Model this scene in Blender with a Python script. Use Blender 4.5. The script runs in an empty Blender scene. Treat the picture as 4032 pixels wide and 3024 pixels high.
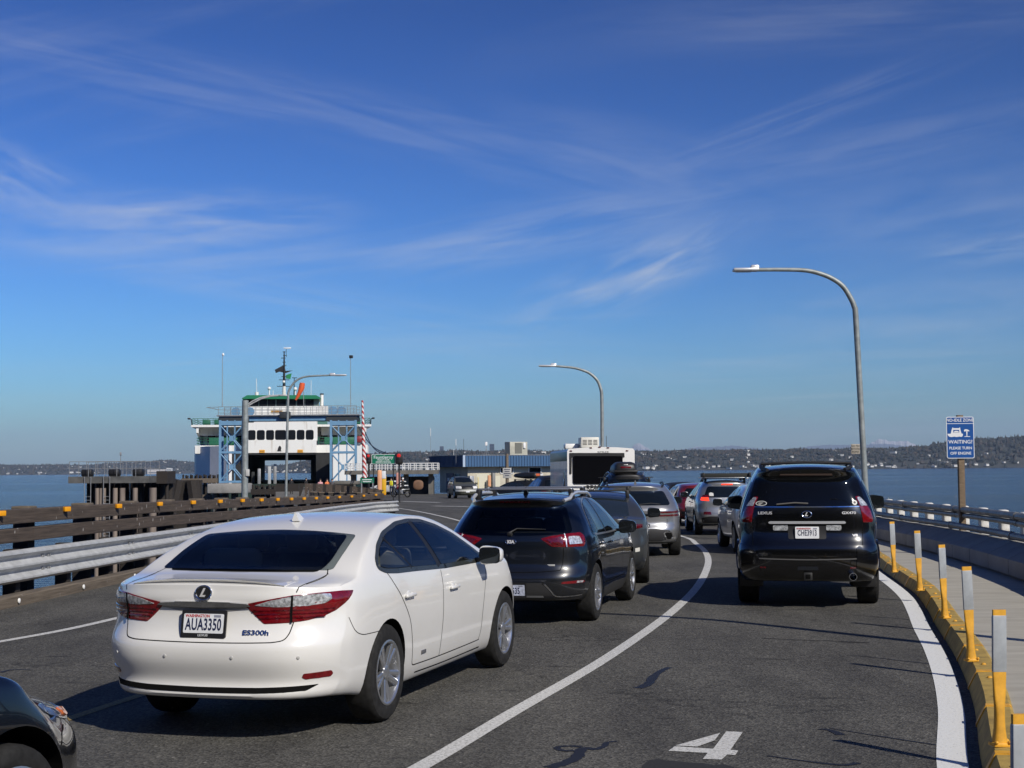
import bpy, bmesh, math, random
import numpy as np
from mathutils import Vector, Matrix
from mathutils.bvhtree import BVHTree
from mathutils.geometry import delaunay_2d_cdt
R = math.radians
SC = bpy.context.scene
COL = SC.collection
# ---------------------------------------------------------------- camera, sky, sun, exposure
EYE = 1.80
HAZE = 0.000037
F = 1420.0                      # focal length in pixels of a 1024 wide picture
cd = bpy.data.cameras.new("camera")
cd.sensor_width = 36.0; cd.lens = 36.0 * F / 1024.0
cd.clip_start = 0.1; cd.clip_end = 60000.0
cam = bpy.data.objects.new("camera", cd); COL.objects.link(cam)
cam.matrix_world = Matrix.Translation((0, 0, EYE)) @ Matrix.Rotation(R(90 + 3.45), 4, 'X') @ Matrix.Rotation(R(-0.48), 4, 'Z')
SC.camera = cam
CM = cam.matrix_world.to_3x3()
SUN_AZ, SUN_EL = R(143), R(37)
w = bpy.data.worlds.new("World"); SC.world = w; w.use_nodes = True
nt = w.node_tree; nt.nodes.clear()
def wn(t, **k):
    n = nt.nodes.new(t)
    for a, b in k.items(): setattr(n, a, b)
    return n
def wl(a, b): nt.links.new(a, b)
sky = wn('ShaderNodeTexSky', sky_type='NISHITA', sun_disc=False, sun_elevation=SUN_EL, sun_rotation=SUN_AZ,
         altitude=0.0, air_density=1.0, dust_density=0.55, ozone_density=6.0)
gm = wn('ShaderNodeGamma'); gm.inputs['Gamma'].default_value = 1.95; wl(sky.outputs[0], gm.inputs['Color'])
hs = wn('ShaderNodeMix', data_type='RGBA', blend_type='MULTIPLY'); hs.inputs['Factor'].default_value = 1.0
wl(gm.outputs[0], hs.inputs['A']); hs.inputs['B'].default_value = (0.232, 0.288, 0.325, 1)
# cirrus: the view direction met with a flat layer far overhead, noise drawn out into streaks
tc = wn('ShaderNodeTexCoord'); sx = wn('ShaderNodeSeparateXYZ'); wl(tc.outputs['Generated'], sx.inputs[0])
zm = wn('ShaderNodeMath', operation='MAXIMUM'); wl(sx.outputs['Z'], zm.inputs[0]); zm.inputs[1].default_value = 0.02
za = wn('ShaderNodeMath', operation='ADD'); wl(zm.outputs[0], za.inputs[0]); za.inputs[1].default_value = 0.05
dx = wn('ShaderNodeMath', operation='DIVIDE'); wl(sx.outputs['X'], dx.inputs[0]); wl(za.outputs[0], dx.inputs[1])
dy = wn('ShaderNodeMath', operation='DIVIDE'); wl(sx.outputs['Y'], dy.inputs[0]); wl(za.outputs[0], dy.inputs[1])
cx = wn('ShaderNodeCombineXYZ'); wl(dx.outputs[0], cx.inputs[0]); wl(dy.outputs[0], cx.inputs[1])
def cloud_layer(rot, scl, loc, nscale, detail, rough, dist, lo, hi):
    m1 = wn('ShaderNodeMapping'); m1.inputs['Rotation'].default_value = (0, 0, R(rot)); m1.inputs['Location'].default_value = loc
    m2 = wn('ShaderNodeMapping'); m2.inputs['Scale'].default_value = scl
    wl(cx.outputs[0], m1.inputs[0]); wl(m1.outputs[0], m2.inputs[0])
    n = wn('ShaderNodeTexNoise'); n.inputs['Scale'].default_value = nscale; n.inputs['Detail'].default_value = detail
    n.inputs['Roughness'].default_value = rough; n.inputs['Distortion'].default_value = dist
    wl(m2.outputs[0], n.inputs['Vector'])
    r = wn('ShaderNodeMapRange'); r.interpolation_type = 'SMOOTHSTEP'
    r.inputs['From Min'].default_value = lo; r.inputs['From Max'].default_value = hi
    wl(n.outputs[0], r.inputs['Value']); return r.outputs[0]
c1 = cloud_layer(24, (0.34, 1.5, 1), (1.3, 0.4, 0), 1.0, 8, 0.62, 0.5, 0.47, 0.80)
c1m = cloud_layer(10, (0.5, 0.5, 1), (5.0, 2.0, 0), 0.9, 2, 0.5, 0.0, 0.38, 0.66)
def wm(op, a, b=None, clamp=False):
    m = wn('ShaderNodeMath', operation=op, use_clamp=clamp)
    for i, v in enumerate((a, b)):
        if v is None: continue
        if hasattr(v, 'links'): wl(v, m.inputs[i])
        else: m.inputs[i].default_value = v
    return m.outputs[0]
tot = wm('MULTIPLY', wm('MULTIPLY', c1, c1m), 0.4)
az = wm('ARCTAN2', sx.outputs['X'], sx.outputs['Y']); el = wm('ARCSINE', sx.outputs['Z'])
ae = wn('ShaderNodeCombineXYZ'); wl(az, ae.inputs[0]); wl(el, ae.inputs[1])
# wisps of cirrus: azimuth and elevation of the middle, half length, half width (radians), slope (degrees), strength, how fibrous
WISPS = [(-.245, .267, .21, .022, -8, .22, 2.2), (-.05, .232, .16, .022, -14, .18, 2.0), (-.335, .195, .055, .020, -22, .50, 1.6), (-.225, .172, .10, .020, 3, .80, 1.6), (-.30, .165, .14, .028, -4, .30, 1.4),
         (.02, .166, .13, .018, 10, .50, 1.7), (.085, .215, .13, .03, -12, .20, 1.4), (.085, .136, .085, .022, 21, .80, 1.8), (.21, .242, .12, .012, 17, .20, 2.2), (.25, .215, .16, .022, 8, .20, 1.8), (.24, .300, .16, .018, -2, .18, 2.0),
         (.345, .147, .07, .012, 4, .40, 1.6), (.28, .105, .12, .030, 3, .36, 1.5), (-.13, .118, .19, .014, -9, .28, 2.0), (.03, .078, .20, .016, -4, .22, 1.6), (.30, .070, .16, .014, 2, .18, 1.6), (-.10, .088, .12, .010, 0, .2, 1.8), (.30, .17, .14, .03, 6, .22, 1.4)]
for i, (a0, e0, hl, hw, sl_, st, fib) in enumerate(WISPS):
    mp = wn('ShaderNodeMapping', vector_type='TEXTURE'); mp.inputs['Location'].default_value = (a0, e0, 0); mp.inputs['Rotation'].default_value = (0, 0, R(sl_)); mp.inputs['Scale'].default_value = (hl, hw, 1)
    wl(ae.outputs[0], mp.inputs[0])
    ns = wn('ShaderNodeTexNoise'); ns.inputs['Scale'].default_value = 1.0; ns.inputs['Detail'].default_value = 7; ns.inputs['Roughness'].default_value = .56; ns.inputs['Distortion'].default_value = .35
    m2 = wn('ShaderNodeMapping'); m2.inputs['Location'].default_value = (i * 7.3, i * 3.1, 0); m2.inputs['Scale'].default_value = (1.35, fib, 1); m2.inputs['Rotation'].default_value = (0, 0, R(9)); wl(mp.outputs[0], m2.inputs[0]); wl(m2.outputs[0], ns.inputs['Vector'])
    n2 = wn('ShaderNodeMapRange'); n2.interpolation_type = 'SMOOTHSTEP'; n2.inputs['From Min'].default_value = .30; n2.inputs['From Max'].default_value = .78; wl(ns.outputs[0], n2.inputs['Value'])
    ln = wn('ShaderNodeVectorMath', operation='LENGTH'); wl(mp.outputs[0], ln.inputs[0])
    ed_ = wn('ShaderNodeMapRange'); ed_.interpolation_type = 'SMOOTHSTEP'; ed_.inputs['From Min'].default_value = 1.45; ed_.inputs['From Max'].default_value = .1; wl(ln.outputs['Value'], ed_.inputs['Value'])
    tot = wm('ADD', tot, wm('MULTIPLY', wm('MULTIPLY', n2.outputs[0], ed_.outputs[0]), st))
am = wn('ShaderNodeMath', operation='MULTIPLY', use_clamp=True); wl(tot, am.inputs[0]); am.inputs[1].default_value = 0.60
mx = wn('ShaderNodeMix', data_type='RGBA'); wl(am.outputs[0], mx.inputs['Factor']); wl(hs.outputs['Result'], mx.inputs['A'])
mx.inputs['B'].default_value = (12.6, 13.0, 13.5, 1)
bg = wn('ShaderNodeBackground'); wl(mx.outputs['Result'], bg.inputs['Color']); bg.inputs['Strength'].default_value = 0.052
wo = wn('ShaderNodeOutputWorld'); wl(bg.outputs[0], wo.inputs['Surface'])
sl = bpy.data.lights.new("sun", 'SUN'); sl.energy = 4.5; sl.angle = R(0.5); sl.color = (1.0, 0.93, 0.81)
so = bpy.data.objects.new("sun", sl); COL.objects.link(so)
SUNV = Vector((math.sin(SUN_AZ) * math.cos(SUN_EL), math.cos(SUN_AZ) * math.cos(SUN_EL), math.sin(SUN_EL)))
so.rotation_euler = (-SUNV).to_track_quat('-Z', 'Y').to_euler()
SC.view_settings.view_transform = 'Standard'; SC.view_settings.look = 'None'
SC.view_settings.exposure = 0.0; SC.view_settings.gamma = 1.0
SC.cycles.volume_bounces = 0; SC.cycles.max_bounces = 8; SC.cycles.use_denoising = True
# ---------------------------------------------------------------- helpers
def zg(y):                                  # the pier falls away slightly from about 20 m on
    t = np.asarray(y, float) - 20.0
    v = -0.0055 * 0.5 * (t + np.sqrt(t * t + 36.0)) + 0.0005
    return float(v) if np.ndim(y) == 0 else v
def ray(px, py):
    return (CM @ Vector(((px - 512) / F, -(py - 384) / F, -1.0)))
def at(px, py, Y):                          # the point at depth Y seen at a place of the photograph
    d = ray(px, py); return Vector((0, 0, EYE)) + d * (Y / d.y)
def G(px, py, up=0.0):                      # where that sight line meets the pier
    d = ray(px, py); Y = 20.0
    for _ in range(40):
        Y = (zg(Y) + up - EYE) / d.z * d.y
    return (d.x / d.y * Y, Y)
def pchip(keys):
    xs = np.array([k[0] for k in keys], float); ys = np.array([k[1] for k in keys], float)
    h = np.diff(xs); dl = np.diff(ys) / h; n = len(xs); m = np.zeros(n)
    for i in range(1, n - 1):
        if dl[i - 1] * dl[i] > 0:
            w1 = 2 * h[i] + h[i - 1]; w2 = h[i] + 2 * h[i - 1]
            m[i] = (w1 + w2) / (w1 / dl[i - 1] + w2 / dl[i])
    m[0] = dl[0]; m[-1] = dl[-1]
    def f(x):
        x = np.clip(np.asarray(x, float), xs[0], xs[-1])
        i = np.clip(np.searchsorted(xs, x, side='right') - 1, 0, n - 2)
        t = (x - xs[i]) / h[i]
        return ((1 + 2 * t) * (1 - t) ** 2) * ys[i] + t * (1 - t) ** 2 * h[i] * m[i] + t * t * (3 - 2 * t) * ys[i + 1] + t * t * (t - 1) * h[i] * m[i + 1]
    return f
def spline(pts, n=8, closed=False):         # Catmull-Rom through the points
    P = [Vector(p) for p in pts]; N = len(P); out = []
    for i in range(N if closed else N - 1):
        if closed: a, b, c, d = P[i - 1], P[i], P[(i + 1) % N], P[(i + 2) % N]
        else: a, b, c, d = P[max(i - 1, 0)], P[i], P[i + 1], P[min(i + 2, N - 1)]
        for k in range(n):
            t = k / n
            out.append(0.5 * ((2 * b) + (c - a) * t + (2 * a - 5 * b + 4 * c - d) * t * t + (3 * b - a - 3 * c + d) * t ** 3))
    if not closed: out.append(P[-1].copy())
    return out
def rounded(poly, r, n=4):                  # polygon with its corners rounded off
    P = [Vector(p).to_2d() for p in poly]; out = []; N = len(P)
    for i in range(N):
        a, b, c = P[i - 1], P[i], P[(i + 1) % N]
        rr = r[i] if isinstance(r, (list, tuple)) else r
        la, lc = (a - b).length, (c - b).length
        if rr <= 0: out.append(b); continue
        q = min(rr, la * 0.48, lc * 0.48)
        s, e = b + (a - b) / la * q, b + (c - b) / lc * q
        for k in range(n + 1):
            t = k / n; out.append(s * (1 - t) ** 2 + b * 2 * t * (1 - t) + e * t * t)
    return out
class Path:                                 # a run along the pier in plan
    def __init__(s, pts, n=10):
        s.p = [Vector(q).to_2d() for q in spline([(a, b, 0) for a, b in pts], n)]
        s.l = [0.0]
        for a, b in zip(s.p, s.p[1:]): s.l.append(s.l[-1] + (b - a).length)
        s.len = s.l[-1]
    def at(s, d):
        d = min(max(d, 0), s.len - 1e-6); i = max(k for k in range(len(s.l) - 1) if s.l[k] <= d)
        t = (d - s.l[i]) / max(s.l[i + 1] - s.l[i], 1e-9)
        tn = (s.p[i + 1] - s.p[i]).normalized()
        return s.p[i].lerp(s.p[i + 1], t), tn
    def off(s, d, o):                       # point at length d, moved o to the right
        p, t = s.at(d); return Vector((p.x + t.y * o, p.y - t.x * o))
    def near_y(s, y):
        return min(range(len(s.p)), key=lambda k: abs(s.p[k].y - y))
# ---- materials
MATS = {}
def mat(name, col, rough=0.5, metal=0.0, coat=0.0, spec=0.5, var=0.0, vscale=8.0, bump=0.0, bscale=40.0, emit=None, vstretch=None, trans=0.0, col2=None, lo=0.35, hi=0.65, detail=5, coat_rough=0.03):
    if name in MATS: return MATS[name]
    m = bpy.data.materials.new(name); m.use_nodes = True; n = m.node_tree; b = n.nodes['Principled BSDF']
    b.inputs['Base Color'].default_value = (*col, 1); b.inputs['Roughness'].default_value = rough
    b.inputs['Metallic'].default_value = metal; b.inputs['Coat Weight'].default_value = coat; b.inputs['Coat Roughness'].default_value = coat_rough
    b.inputs['Specular IOR Level'].default_value = spec; b.inputs['Transmission Weight'].default_value = trans
    if emit: b.inputs['Emission Color'].default_value = (*emit[:3], 1); b.inputs['Emission Strength'].default_value = emit[3]
    tcn = None
    if var or col2 or bump:
        tcn = n.nodes.new('ShaderNodeTexCoord'); mp = n.nodes.new('ShaderNodeMapping'); n.links.new(tcn.outputs['Object'], mp.inputs[0])
        if vstretch: mp.inputs['Scale'].default_value = vstretch
    if var or col2:
        t = n.nodes.new('ShaderNodeTexNoise'); t.inputs['Scale'].default_value = vscale; t.inputs['Detail'].default_value = detail; t.inputs['Roughness'].default_value = 0.62
        n.links.new(mp.outputs[0], t.inputs['Vector'])
        r = n.nodes.new('ShaderNodeValToRGB'); n.links.new(t.outputs[0], r.inputs[0])
        r.color_ramp.elements[0].position = lo; r.color_ramp.elements[1].position = hi
        c2 = col2 if col2 else tuple(min(c * (1 + var), 1) for c in col)
        c1 = col if col2 else tuple(c * (1 - var) for c in col)
        r.color_ramp.elements[0].color = (*c1, 1); r.color_ramp.elements[1].color = (*c2, 1)
        n.links.new(r.outputs[0], b.inputs['Base Color'])
    if bump:
        t2 = n.nodes.new('ShaderNodeTexNoise'); t2.inputs['Scale'].default_value = bscale; t2.inputs['Detail'].default_value = 4
        n.links.new(mp.outputs[0], t2.inputs['Vector'])
        bp = n.nodes.new('ShaderNodeBump'); bp.inputs['Strength'].default_value = bump; bp.inputs['Distance'].default_value = 0.02
        n.links.new(t2.outputs[0], bp.inputs['Height']); n.links.new(bp.outputs[0], b.inputs['Normal'])
    MATS[name] = m; return m
# ---- mesh builder
class MB:
    def __init__(s): s.v = []; s.f = []; s.m = []
    def add(s, vs, fs, mi=0):
        o = len(s.v); s.v.extend([tuple(v) for v in vs]); s.f.extend([tuple(i + o for i in f) for f in fs]); s.m.extend([mi] * len(fs)); return s
    def box(s, c, d, rz=0.0, mi=0, rx=0.0, ry=0.0, M=None, taper=1.0):
        hx, hy, hz = d[0] / 2, d[1] / 2, d[2] / 2
        vs = [Vector((sx * hx * (taper if sz > 0 else 1), sy * hy * (taper if sz > 0 else 1), sz * hz)) for sz in (-1, 1) for sy in (-1, 1) for sx in (-1, 1)]
        if M is None: M = Matrix.Rotation(rz, 4, 'Z') @ Matrix.Rotation(ry, 4, 'Y') @ Matrix.Rotation(rx, 4, 'X')
        vs = [M @ v + Vector(c) for v in vs]
        return s.add(vs, [(0, 2, 3, 1), (4, 5, 7, 6), (0, 1, 5, 4), (2, 6, 7, 3), (0, 4, 6, 2), (1, 3, 7, 5)], mi)
    def rbox(s, c, d, b=0.01, rz=0.0, mi=0, seg=2, rx=0.0, ry=0.0):
        bm = bmesh.new(); bmesh.ops.create_cube(bm, size=1.0)
        for v in bm.verts: v.co = Vector((v.co.x * d[0], v.co.y * d[1], v.co.z * d[2]))
        bmesh.ops.bevel(bm, geom=bm.edges[:], offset=min(b, min(d) * 0.45), segments=seg, affect='EDGES', profile=0.5)
        M = Matrix.Rotation(rz, 4, 'Z') @ Matrix.Rotation(ry, 4, 'Y') @ Matrix.Rotation(rx, 4, 'X')
        bm.verts.index_update()
        s.add([M @ v.co + Vector(c) for v in bm.verts], [[v.index for v in f.verts] for f in bm.faces], mi); bm.free(); return s
    def tube(s, pts, r, n=8, mi=0, caps=True):
        P = [Vector(p) for p in pts]; N = len(P)
        rs = r if isinstance(r, (list, tuple)) else [r] * N
        vs = []; up = None
        for i, p in enumerate(P):
            t = (P[min(i + 1, N - 1)] - P[max(i - 1, 0)])
            t = t.normalized() if t.length > 1e-9 else Vector((0, 0, 1))
            if up is None:
                up = Vector((0, 0, 1)) if abs(t.z) < 0.95 else Vector((1, 0, 0))
            a = t.cross(up)
            if a.length < 1e-6: a = t.orthogonal()
            a.normalize(); b = a.cross(t).normalized(); up = b
            for k in range(n):
                q = 2 * math.pi * k / n; vs.append(p + (a * math.cos(q) + b * math.sin(q)) * rs[i])
        fs = [(i * n + k, i * n + (k + 1) % n, (i + 1) * n + (k + 1) % n, (i + 1) * n + k) for i in range(N - 1) for k in range(n)]
        if caps: fs += [tuple(range(n))[::-1], tuple((N - 1) * n + k for k in range(n))]
        return s.add(vs, fs, mi)
    def lathe(s, prof, M=None, n=24, mi=0, close=False):     # prof: (radius, height) about +Z
        M = M or Matrix.Identity(4); vs = []; N = len(prof)
        for r_, h in prof:
            for k in range(n):
                q = 2 * math.pi * k / n; vs.append(M @ Vector((r_ * math.cos(q), r_ * math.sin(q), h)))
        fs = [(i * n + k, i * n + (k + 1) % n, (i + 1) % N * n + (k + 1) % n, (i + 1) % N * n + k) for i in range(N if close else N - 1) for k in range(n)]
        if not close: fs += [tuple(range(n))[::-1], tuple((N - 1) * n + k for k in range(n))]
        return s.add(vs, fs, mi)
    def prism(s, poly, h0, h1, M=None, mi=0):                 # poly in local XY, extruded along Z
        M = M or Matrix.Identity(4); n = len(poly)
        vs = [M @ Vector((p[0], p[1], h0)) for p in poly] + [M @ Vector((p[0], p[1], h1)) for p in poly]
        return s.add(vs, [tuple(range(n))[::-1], tuple(range(n, 2 * n))] + [(i, (i + 1) % n, (i + 1) % n + n, i + n) for i in range(n)], mi)
    def blob(s, c, rad, e1=1.0, e2=1.0, n=16, m=10, mi=0, M=None, squash=None):   # superellipsoid
        vs = []; M = M or Matrix.Identity(3)
        pw = lambda x, e: math.copysign(abs(x) ** e, x)
        for i in range(1, m):
            a = -math.pi / 2 + math.pi * i / m
            for k in range(n):
                b = 2 * math.pi * k / n
                q = Vector((rad[0] * pw(math.cos(a), e1) * pw(math.cos(b), e2), rad[1] * pw(math.cos(a), e1) * pw(math.sin(b), e2), rad[2] * pw(math.sin(a), e1)))
                if squash: q = squash(q)
                vs.append(M @ q + Vector(c))
        lo = Vector((0, 0, -rad[2])); hi = Vector((0, 0, rad[2]))
        if squash: lo, hi = squash(lo), squash(hi)
        vs += [M @ lo + Vector(c), M @ hi + Vector(c)]
        fs = [(i * n + k, i * n + (k + 1) % n, (i + 1) * n + (k + 1) % n, (i + 1) * n + k) for i in range(m - 2) for k in range(n)]
        L = len(vs); fs += [(L - 2, (k + 1) % n, k) for k in range(n)] + [(L - 1, (m - 2) * n + k, (m - 2) * n + (k + 1) % n) for k in range(n)]
        return s.add(vs, fs, mi)
    def sweep(s, pts, prof, mi=0, closed=True, up=0.0, caps=True, zf=None):   # prof (to the right, up) carried along plan points
        P = [Vector(p).to_2d() for p in pts]; N = len(P); n = len(prof); vs = []
        for i, p in enumerate(P):
            t = (P[min(i + 1, N - 1)] - P[max(i - 1, 0)]).normalized(); z0 = zg(p.y) + up + (zf(p.y) if zf else 0)
            for o, z in prof: vs.append((p.x + t.y * o, p.y - t.x * o, z0 + z))
        K = n if closed else n - 1
        fs = [(i * n + k, i * n + (k + 1) % n, (i + 1) * n + (k + 1) % n, (i + 1) * n + k) for i in range(N - 1) for k in range(K)]
        if closed and caps: fs += [tuple(range(n))[::-1], tuple((N - 1) * n + k for k in range(n))]
        return s.add(vs, fs, mi)
    def quad(s, a, b, c, d, mi=0): return s.add([a, b, c, d], [(0, 1, 2, 3)], mi)
    def build(s, name, mats, parent=None, smooth=35, loc=None, rz=0.0, fixn=True):
        me = bpy.data.meshes.new(name); me.from_pydata(s.v, [], s.f)
        for x in (mats if isinstance(mats, (list, tuple)) else [mats]): me.materials.append(x)
        me.polygons.foreach_set('material_index', s.m)
        if fixn:
            bm = bmesh.new(); bm.from_mesh(me); bmesh.ops.recalc_face_normals(bm, faces=bm.faces[:]); bm.to_mesh(me); bm.free()
        if smooth: me.polygons.foreach_set('use_smooth', [True] * len(me.polygons)); me.set_sharp_from_angle(angle=R(smooth))
        me.update()
        return link(name, me, parent, loc, rz)
def link(name, me, parent=None, loc=None, rz=0.0):
    o = bpy.data.objects.new(name, me); COL.objects.link(o)
    if parent: o.parent = parent
    if loc is not None: o.location = loc
    if rz: o.rotation_euler = (0, 0, rz)
    return o
def tag(o, label=None, cat=None, group=None, kind=None):
    if label: o['label'] = label
    if cat: o['category'] = cat
    if group: o['group'] = group
    if kind: o['kind'] = kind
    return o
def thing(name, label, cat, loc=(0, 0, 0), rz=0.0, group=None, rx=0.0):
    o = bpy.data.objects.new(name, None); COL.objects.link(o); o.location = loc; o.rotation_euler = (rx, 0, rz); o.empty_display_size = 0.2
    return tag(o, label, cat, group)
def dup(o, parent=None, loc=None, rz=None, label=None):
    c = o.copy(); COL.objects.link(c)
    if parent: c.parent = parent
    if loc is not None: c.location = loc
    if rz is not None: c.rotation_euler = (c.rotation_euler[0], c.rotation_euler[1], rz)
    if label: c['label'] = label
    for ch in list(o.children): dup(ch, c)
    return c
def text(s, size, m, M, name='lettering', parent=None, depth=0.002, bold=0.0, sx=1.0, align='CENTER', space=1.0, res=3):
    cu = bpy.data.curves.new(name, 'FONT'); cu.body = s; cu.size = size; cu.align_x = align; cu.align_y = 'CENTER'
    cu.extrude = depth; cu.offset = bold; cu.space_character = space; cu.resolution_u = res
    o = bpy.data.objects.new(name, cu); COL.objects.link(o)
    dg = bpy.context.evaluated_depsgraph_get()
    me = bpy.data.meshes.new_from_object(o.evaluated_get(dg)); bpy.data.objects.remove(o); bpy.data.curves.remove(cu)
    me.transform(M @ Matrix.Diagonal((sx, 1, 1, 1))); me.materials.clear(); me.materials.append(m)
    me.name = name
    return link(name, me, parent)
def face_M(c, right, up):                   # matrix whose XY plane is a face seen from the front
    r_ = Vector(right).normalized(); u = Vector(up); u = (u - r_ * u.dot(r_)).normalized(); n = r_.cross(u)
    M = Matrix((r_, u, n)).transposed().to_4x4(); M.translation = Vector(c); return M
# ---- common materials
M_GALV = mat('galvanised_steel', (0.50, 0.51, 0.51), 0.5, 0.2, var=0.14, vscale=6, bump=0.05, bscale=60)
M_LAMPP = mat('lamp_pole_steel', (0.27, 0.30, 0.30), 0.5, 0.25, var=0.2, vscale=5)
M_STEEL = mat('dull_steel', (0.30, 0.31, 0.32), 0.5, 0.4, var=0.2, vscale=5)
M_BLACK = mat('black_plastic', (0.012, 0.012, 0.013), 0.5)
M_RUBBER = mat('tyre_rubber', (0.018, 0.018, 0.018), 0.85, spec=0.25, var=0.35, vscale=20)
M_CHROME = mat('chrome', (0.75, 0.76, 0.78), 0.08, 1.0)
M_BRIGHT = mat('bright_trim', (0.62, 0.64, 0.66), 0.22, 0.45)
M_BADGE = mat('bright_badge', (0.70, 0.70, 0.70), 0.3, 0.35)
M_ALLOY = mat('alloy_wheel', (0.52, 0.53, 0.55), 0.28, 0.85)
M_GLASS = mat('tinted_car_glass', (0.006, 0.009, 0.013), 0.04, spec=0.6)
M_GLASS2 = mat('clearer_car_glass', (0.018, 0.026, 0.034), 0.04, spec=0.8)
M_RED = mat('red_lamp_lens', (0.15, 0.004, 0.007), 0.12, coat=1.0, var=0.25, vscale=30)
M_REDD = mat('dark_red_lamp_lens', (0.09, 0.004, 0.008), 0.12, coat=1.0, var=0.4, vscale=30)
M_CLEAR = mat('clear_lamp_lens', (0.50, 0.52, 0.54), 0.12, 0.35, coat=1.0, var=0.55, vscale=45)
M_BRAKE = mat('lit_brake_lamp', (0.5, 0.02, 0.01), 0.2, emit=(1.0, 0.05, 0.02, 1.6))
M_PLATE = mat('licence_plate', (0.72, 0.74, 0.76), 0.35, var=0.06, vscale=14)
M_INK = mat('plate_ink', (0.012, 0.018, 0.06), 0.5)
M_REDINK = mat('red_ink', (0.45, 0.03, 0.03), 0.5)
M_WHITE = mat('white_paint', (0.78, 0.78, 0.76), 0.45, var=0.05, vscale=3)
# ---------------------------------------------------------------- the pier, water and what is painted or fixed on the pier
def asphalt():
    m = bpy.data.materials.new('asphalt'); m.use_nodes = True; n = m.node_tree; b = n.nodes['Principled BSDF']
    N = lambda t: n.nodes.new(t); Lk = n.links.new
    tc = N('ShaderNodeTexCoord')
    def noise(s, d, r=0.6, vec=None):
        t = N('ShaderNodeTexNoise'); t.inputs['Scale'].default_value = s; t.inputs['Detail'].default_value = d; t.inputs['Roughness'].default_value = r
        Lk(vec or tc.outputs['Object'], t.inputs['Vector']); return t
    def ramp(src, p0, c0, p1, c1):
        r = N('ShaderNodeValToRGB'); r.color_ramp.elements[0].position = p0; r.color_ramp.elements[1].position = p1
        r.color_ramp.elements[0].color = (*c0, 1); r.color_ramp.elements[1].color = (*c1, 1); Lk(src, r.inputs[0]); return r
    def mix(f, a, c, mode='MIX'):
        q = N('ShaderNodeMix'); q.data_type = 'RGBA'; q.blend_type = mode
        if hasattr(f, 'links'): Lk(f, q.inputs['Factor'])
        else: q.inputs['Factor'].default_value = f
        for k, s in (('A', a), ('B', c)):
            if hasattr(s, 'links'): Lk(s, q.inputs[k])
            else: q.inputs[k].default_value = (*s, 1)
        return q.outputs['Result']
    base = ramp(noise(0.35, 5).outputs[0], 0.3, (0.080, 0.078, 0.072), 0.7, (0.102, 0.099, 0.092))
    v = N('ShaderNodeTexVoronoi'); v.inputs['Scale'].default_value = 62; Lk(tc.outputs['Object'], v.inputs['Vector'])
    st = ramp(v.outputs['Color'], 0.2, (0.5, 0.5, 0.5), 0.95, (1.65, 1.64, 1.60))
    c = mix(1.0, base.outputs[0], st.outputs[0], 'MULTIPLY')
    v2 = N('ShaderNodeTexVoronoi'); v2.inputs['Scale'].default_value = 30; v2.inputs['Randomness'].default_value = 1; Lk(tc.outputs['Object'], v2.inputs['Vector'])
    gl = ramp(v2.outputs['Color'], 0.89, (0, 0, 0), 0.95, (1, 1, 1)); near = ramp(v2.outputs['Distance'], 0.25, (1, 1, 1), 0.42, (0, 0, 0))
    ml = N('ShaderNodeMath'); ml.operation = 'MULTIPLY'; Lk(gl.outputs[0], ml.inputs[0]); Lk(near.outputs[0], ml.inputs[1])
    c = mix(ml.outputs[0], c, (0.27, 0.26, 0.235))
    # wheel tracks and oil drips drawn out along the road
    mp = N('ShaderNodeMapping'); mp.inputs['Scale'].default_value = (1.3, 0.35, 1); mp.inputs['Rotation'].default_value = (0, 0, R(-16)); Lk(tc.outputs['Object'], mp.inputs[0])
    tr = ramp(noise(1.1, 6, 0.65, mp.outputs[0]).outputs[0], 0.36, (0.72, 0.72, 0.73), 0.60, (1.06, 1.06, 1.05))
    c = mix(1.0, c, tr.outputs[0], 'MULTIPLY')
    mp2 = N('ShaderNodeMapping'); mp2.inputs['Scale'].default_value = (1, 3.2, 1); mp2.inputs['Location'].default_value = (3, 7, 0); Lk(tc.outputs['Object'], mp2.inputs[0])
    oil = ramp(noise(1.6, 3, 0.5, mp2.outputs[0]).outputs[0], 0.27, (0.45, 0.45, 0.46), 0.35, (1, 1, 1))
    c = mix(1.0, c, oil.outputs[0], 'MULTIPLY')
    # hairline cracks: edges of large distorted cells, broken up by a slow noise
    wob = N('ShaderNodeVectorMath'); wob.operation = 'MULTIPLY_ADD'; nz = noise(2.2, 5, 0.7); Lk(nz.outputs['Color'], wob.inputs[0]); wob.inputs[1].default_value = (.9, .9, 0); Lk(tc.outputs['Object'], wob.inputs[2])
    ce = N('ShaderNodeTexVoronoi'); ce.feature = 'DISTANCE_TO_EDGE'; ce.inputs['Scale'].default_value = 0.42; Lk(wob.outputs[0], ce.inputs['Vector'])
    cl = ramp(ce.outputs['Distance'], 0.003, (1, 1, 1), 0.0075, (0, 0, 0)); cm = ramp(noise(0.5, 2, 0.5).outputs[0], 0.5, (0, 0, 0), 0.58, (.75, .75, .75))
    cf = N('ShaderNodeMath'); cf.operation = 'MULTIPLY'; Lk(cl.outputs[0], cf.inputs[0]); Lk(cm.outputs[0], cf.inputs[1]); c = mix(cf.outputs[0], c, (0.016, 0.016, 0.016))
    rust = ramp(noise(0.7, 4, 0.7).outputs[0], 0.70, (0, 0, 0), 0.78, (0.35, 0.35, 0.35))
    c = mix(rust.outputs[0], c, (0.085, 0.050, 0.030))
    Lk(c, b.inputs['Base Color']); b.inputs['Roughness'].default_value = 0.82; b.inputs['Specular IOR Level'].default_value = 0.3
    bp = N('ShaderNodeBump'); bp.inputs['Strength'].default_value = 0.55; bp.inputs['Distance'].default_value = 0.012
    Lk(v.outputs['Distance'], bp.inputs['Height']); Lk(bp.outputs[0], b.inputs['Normal'])
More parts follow.
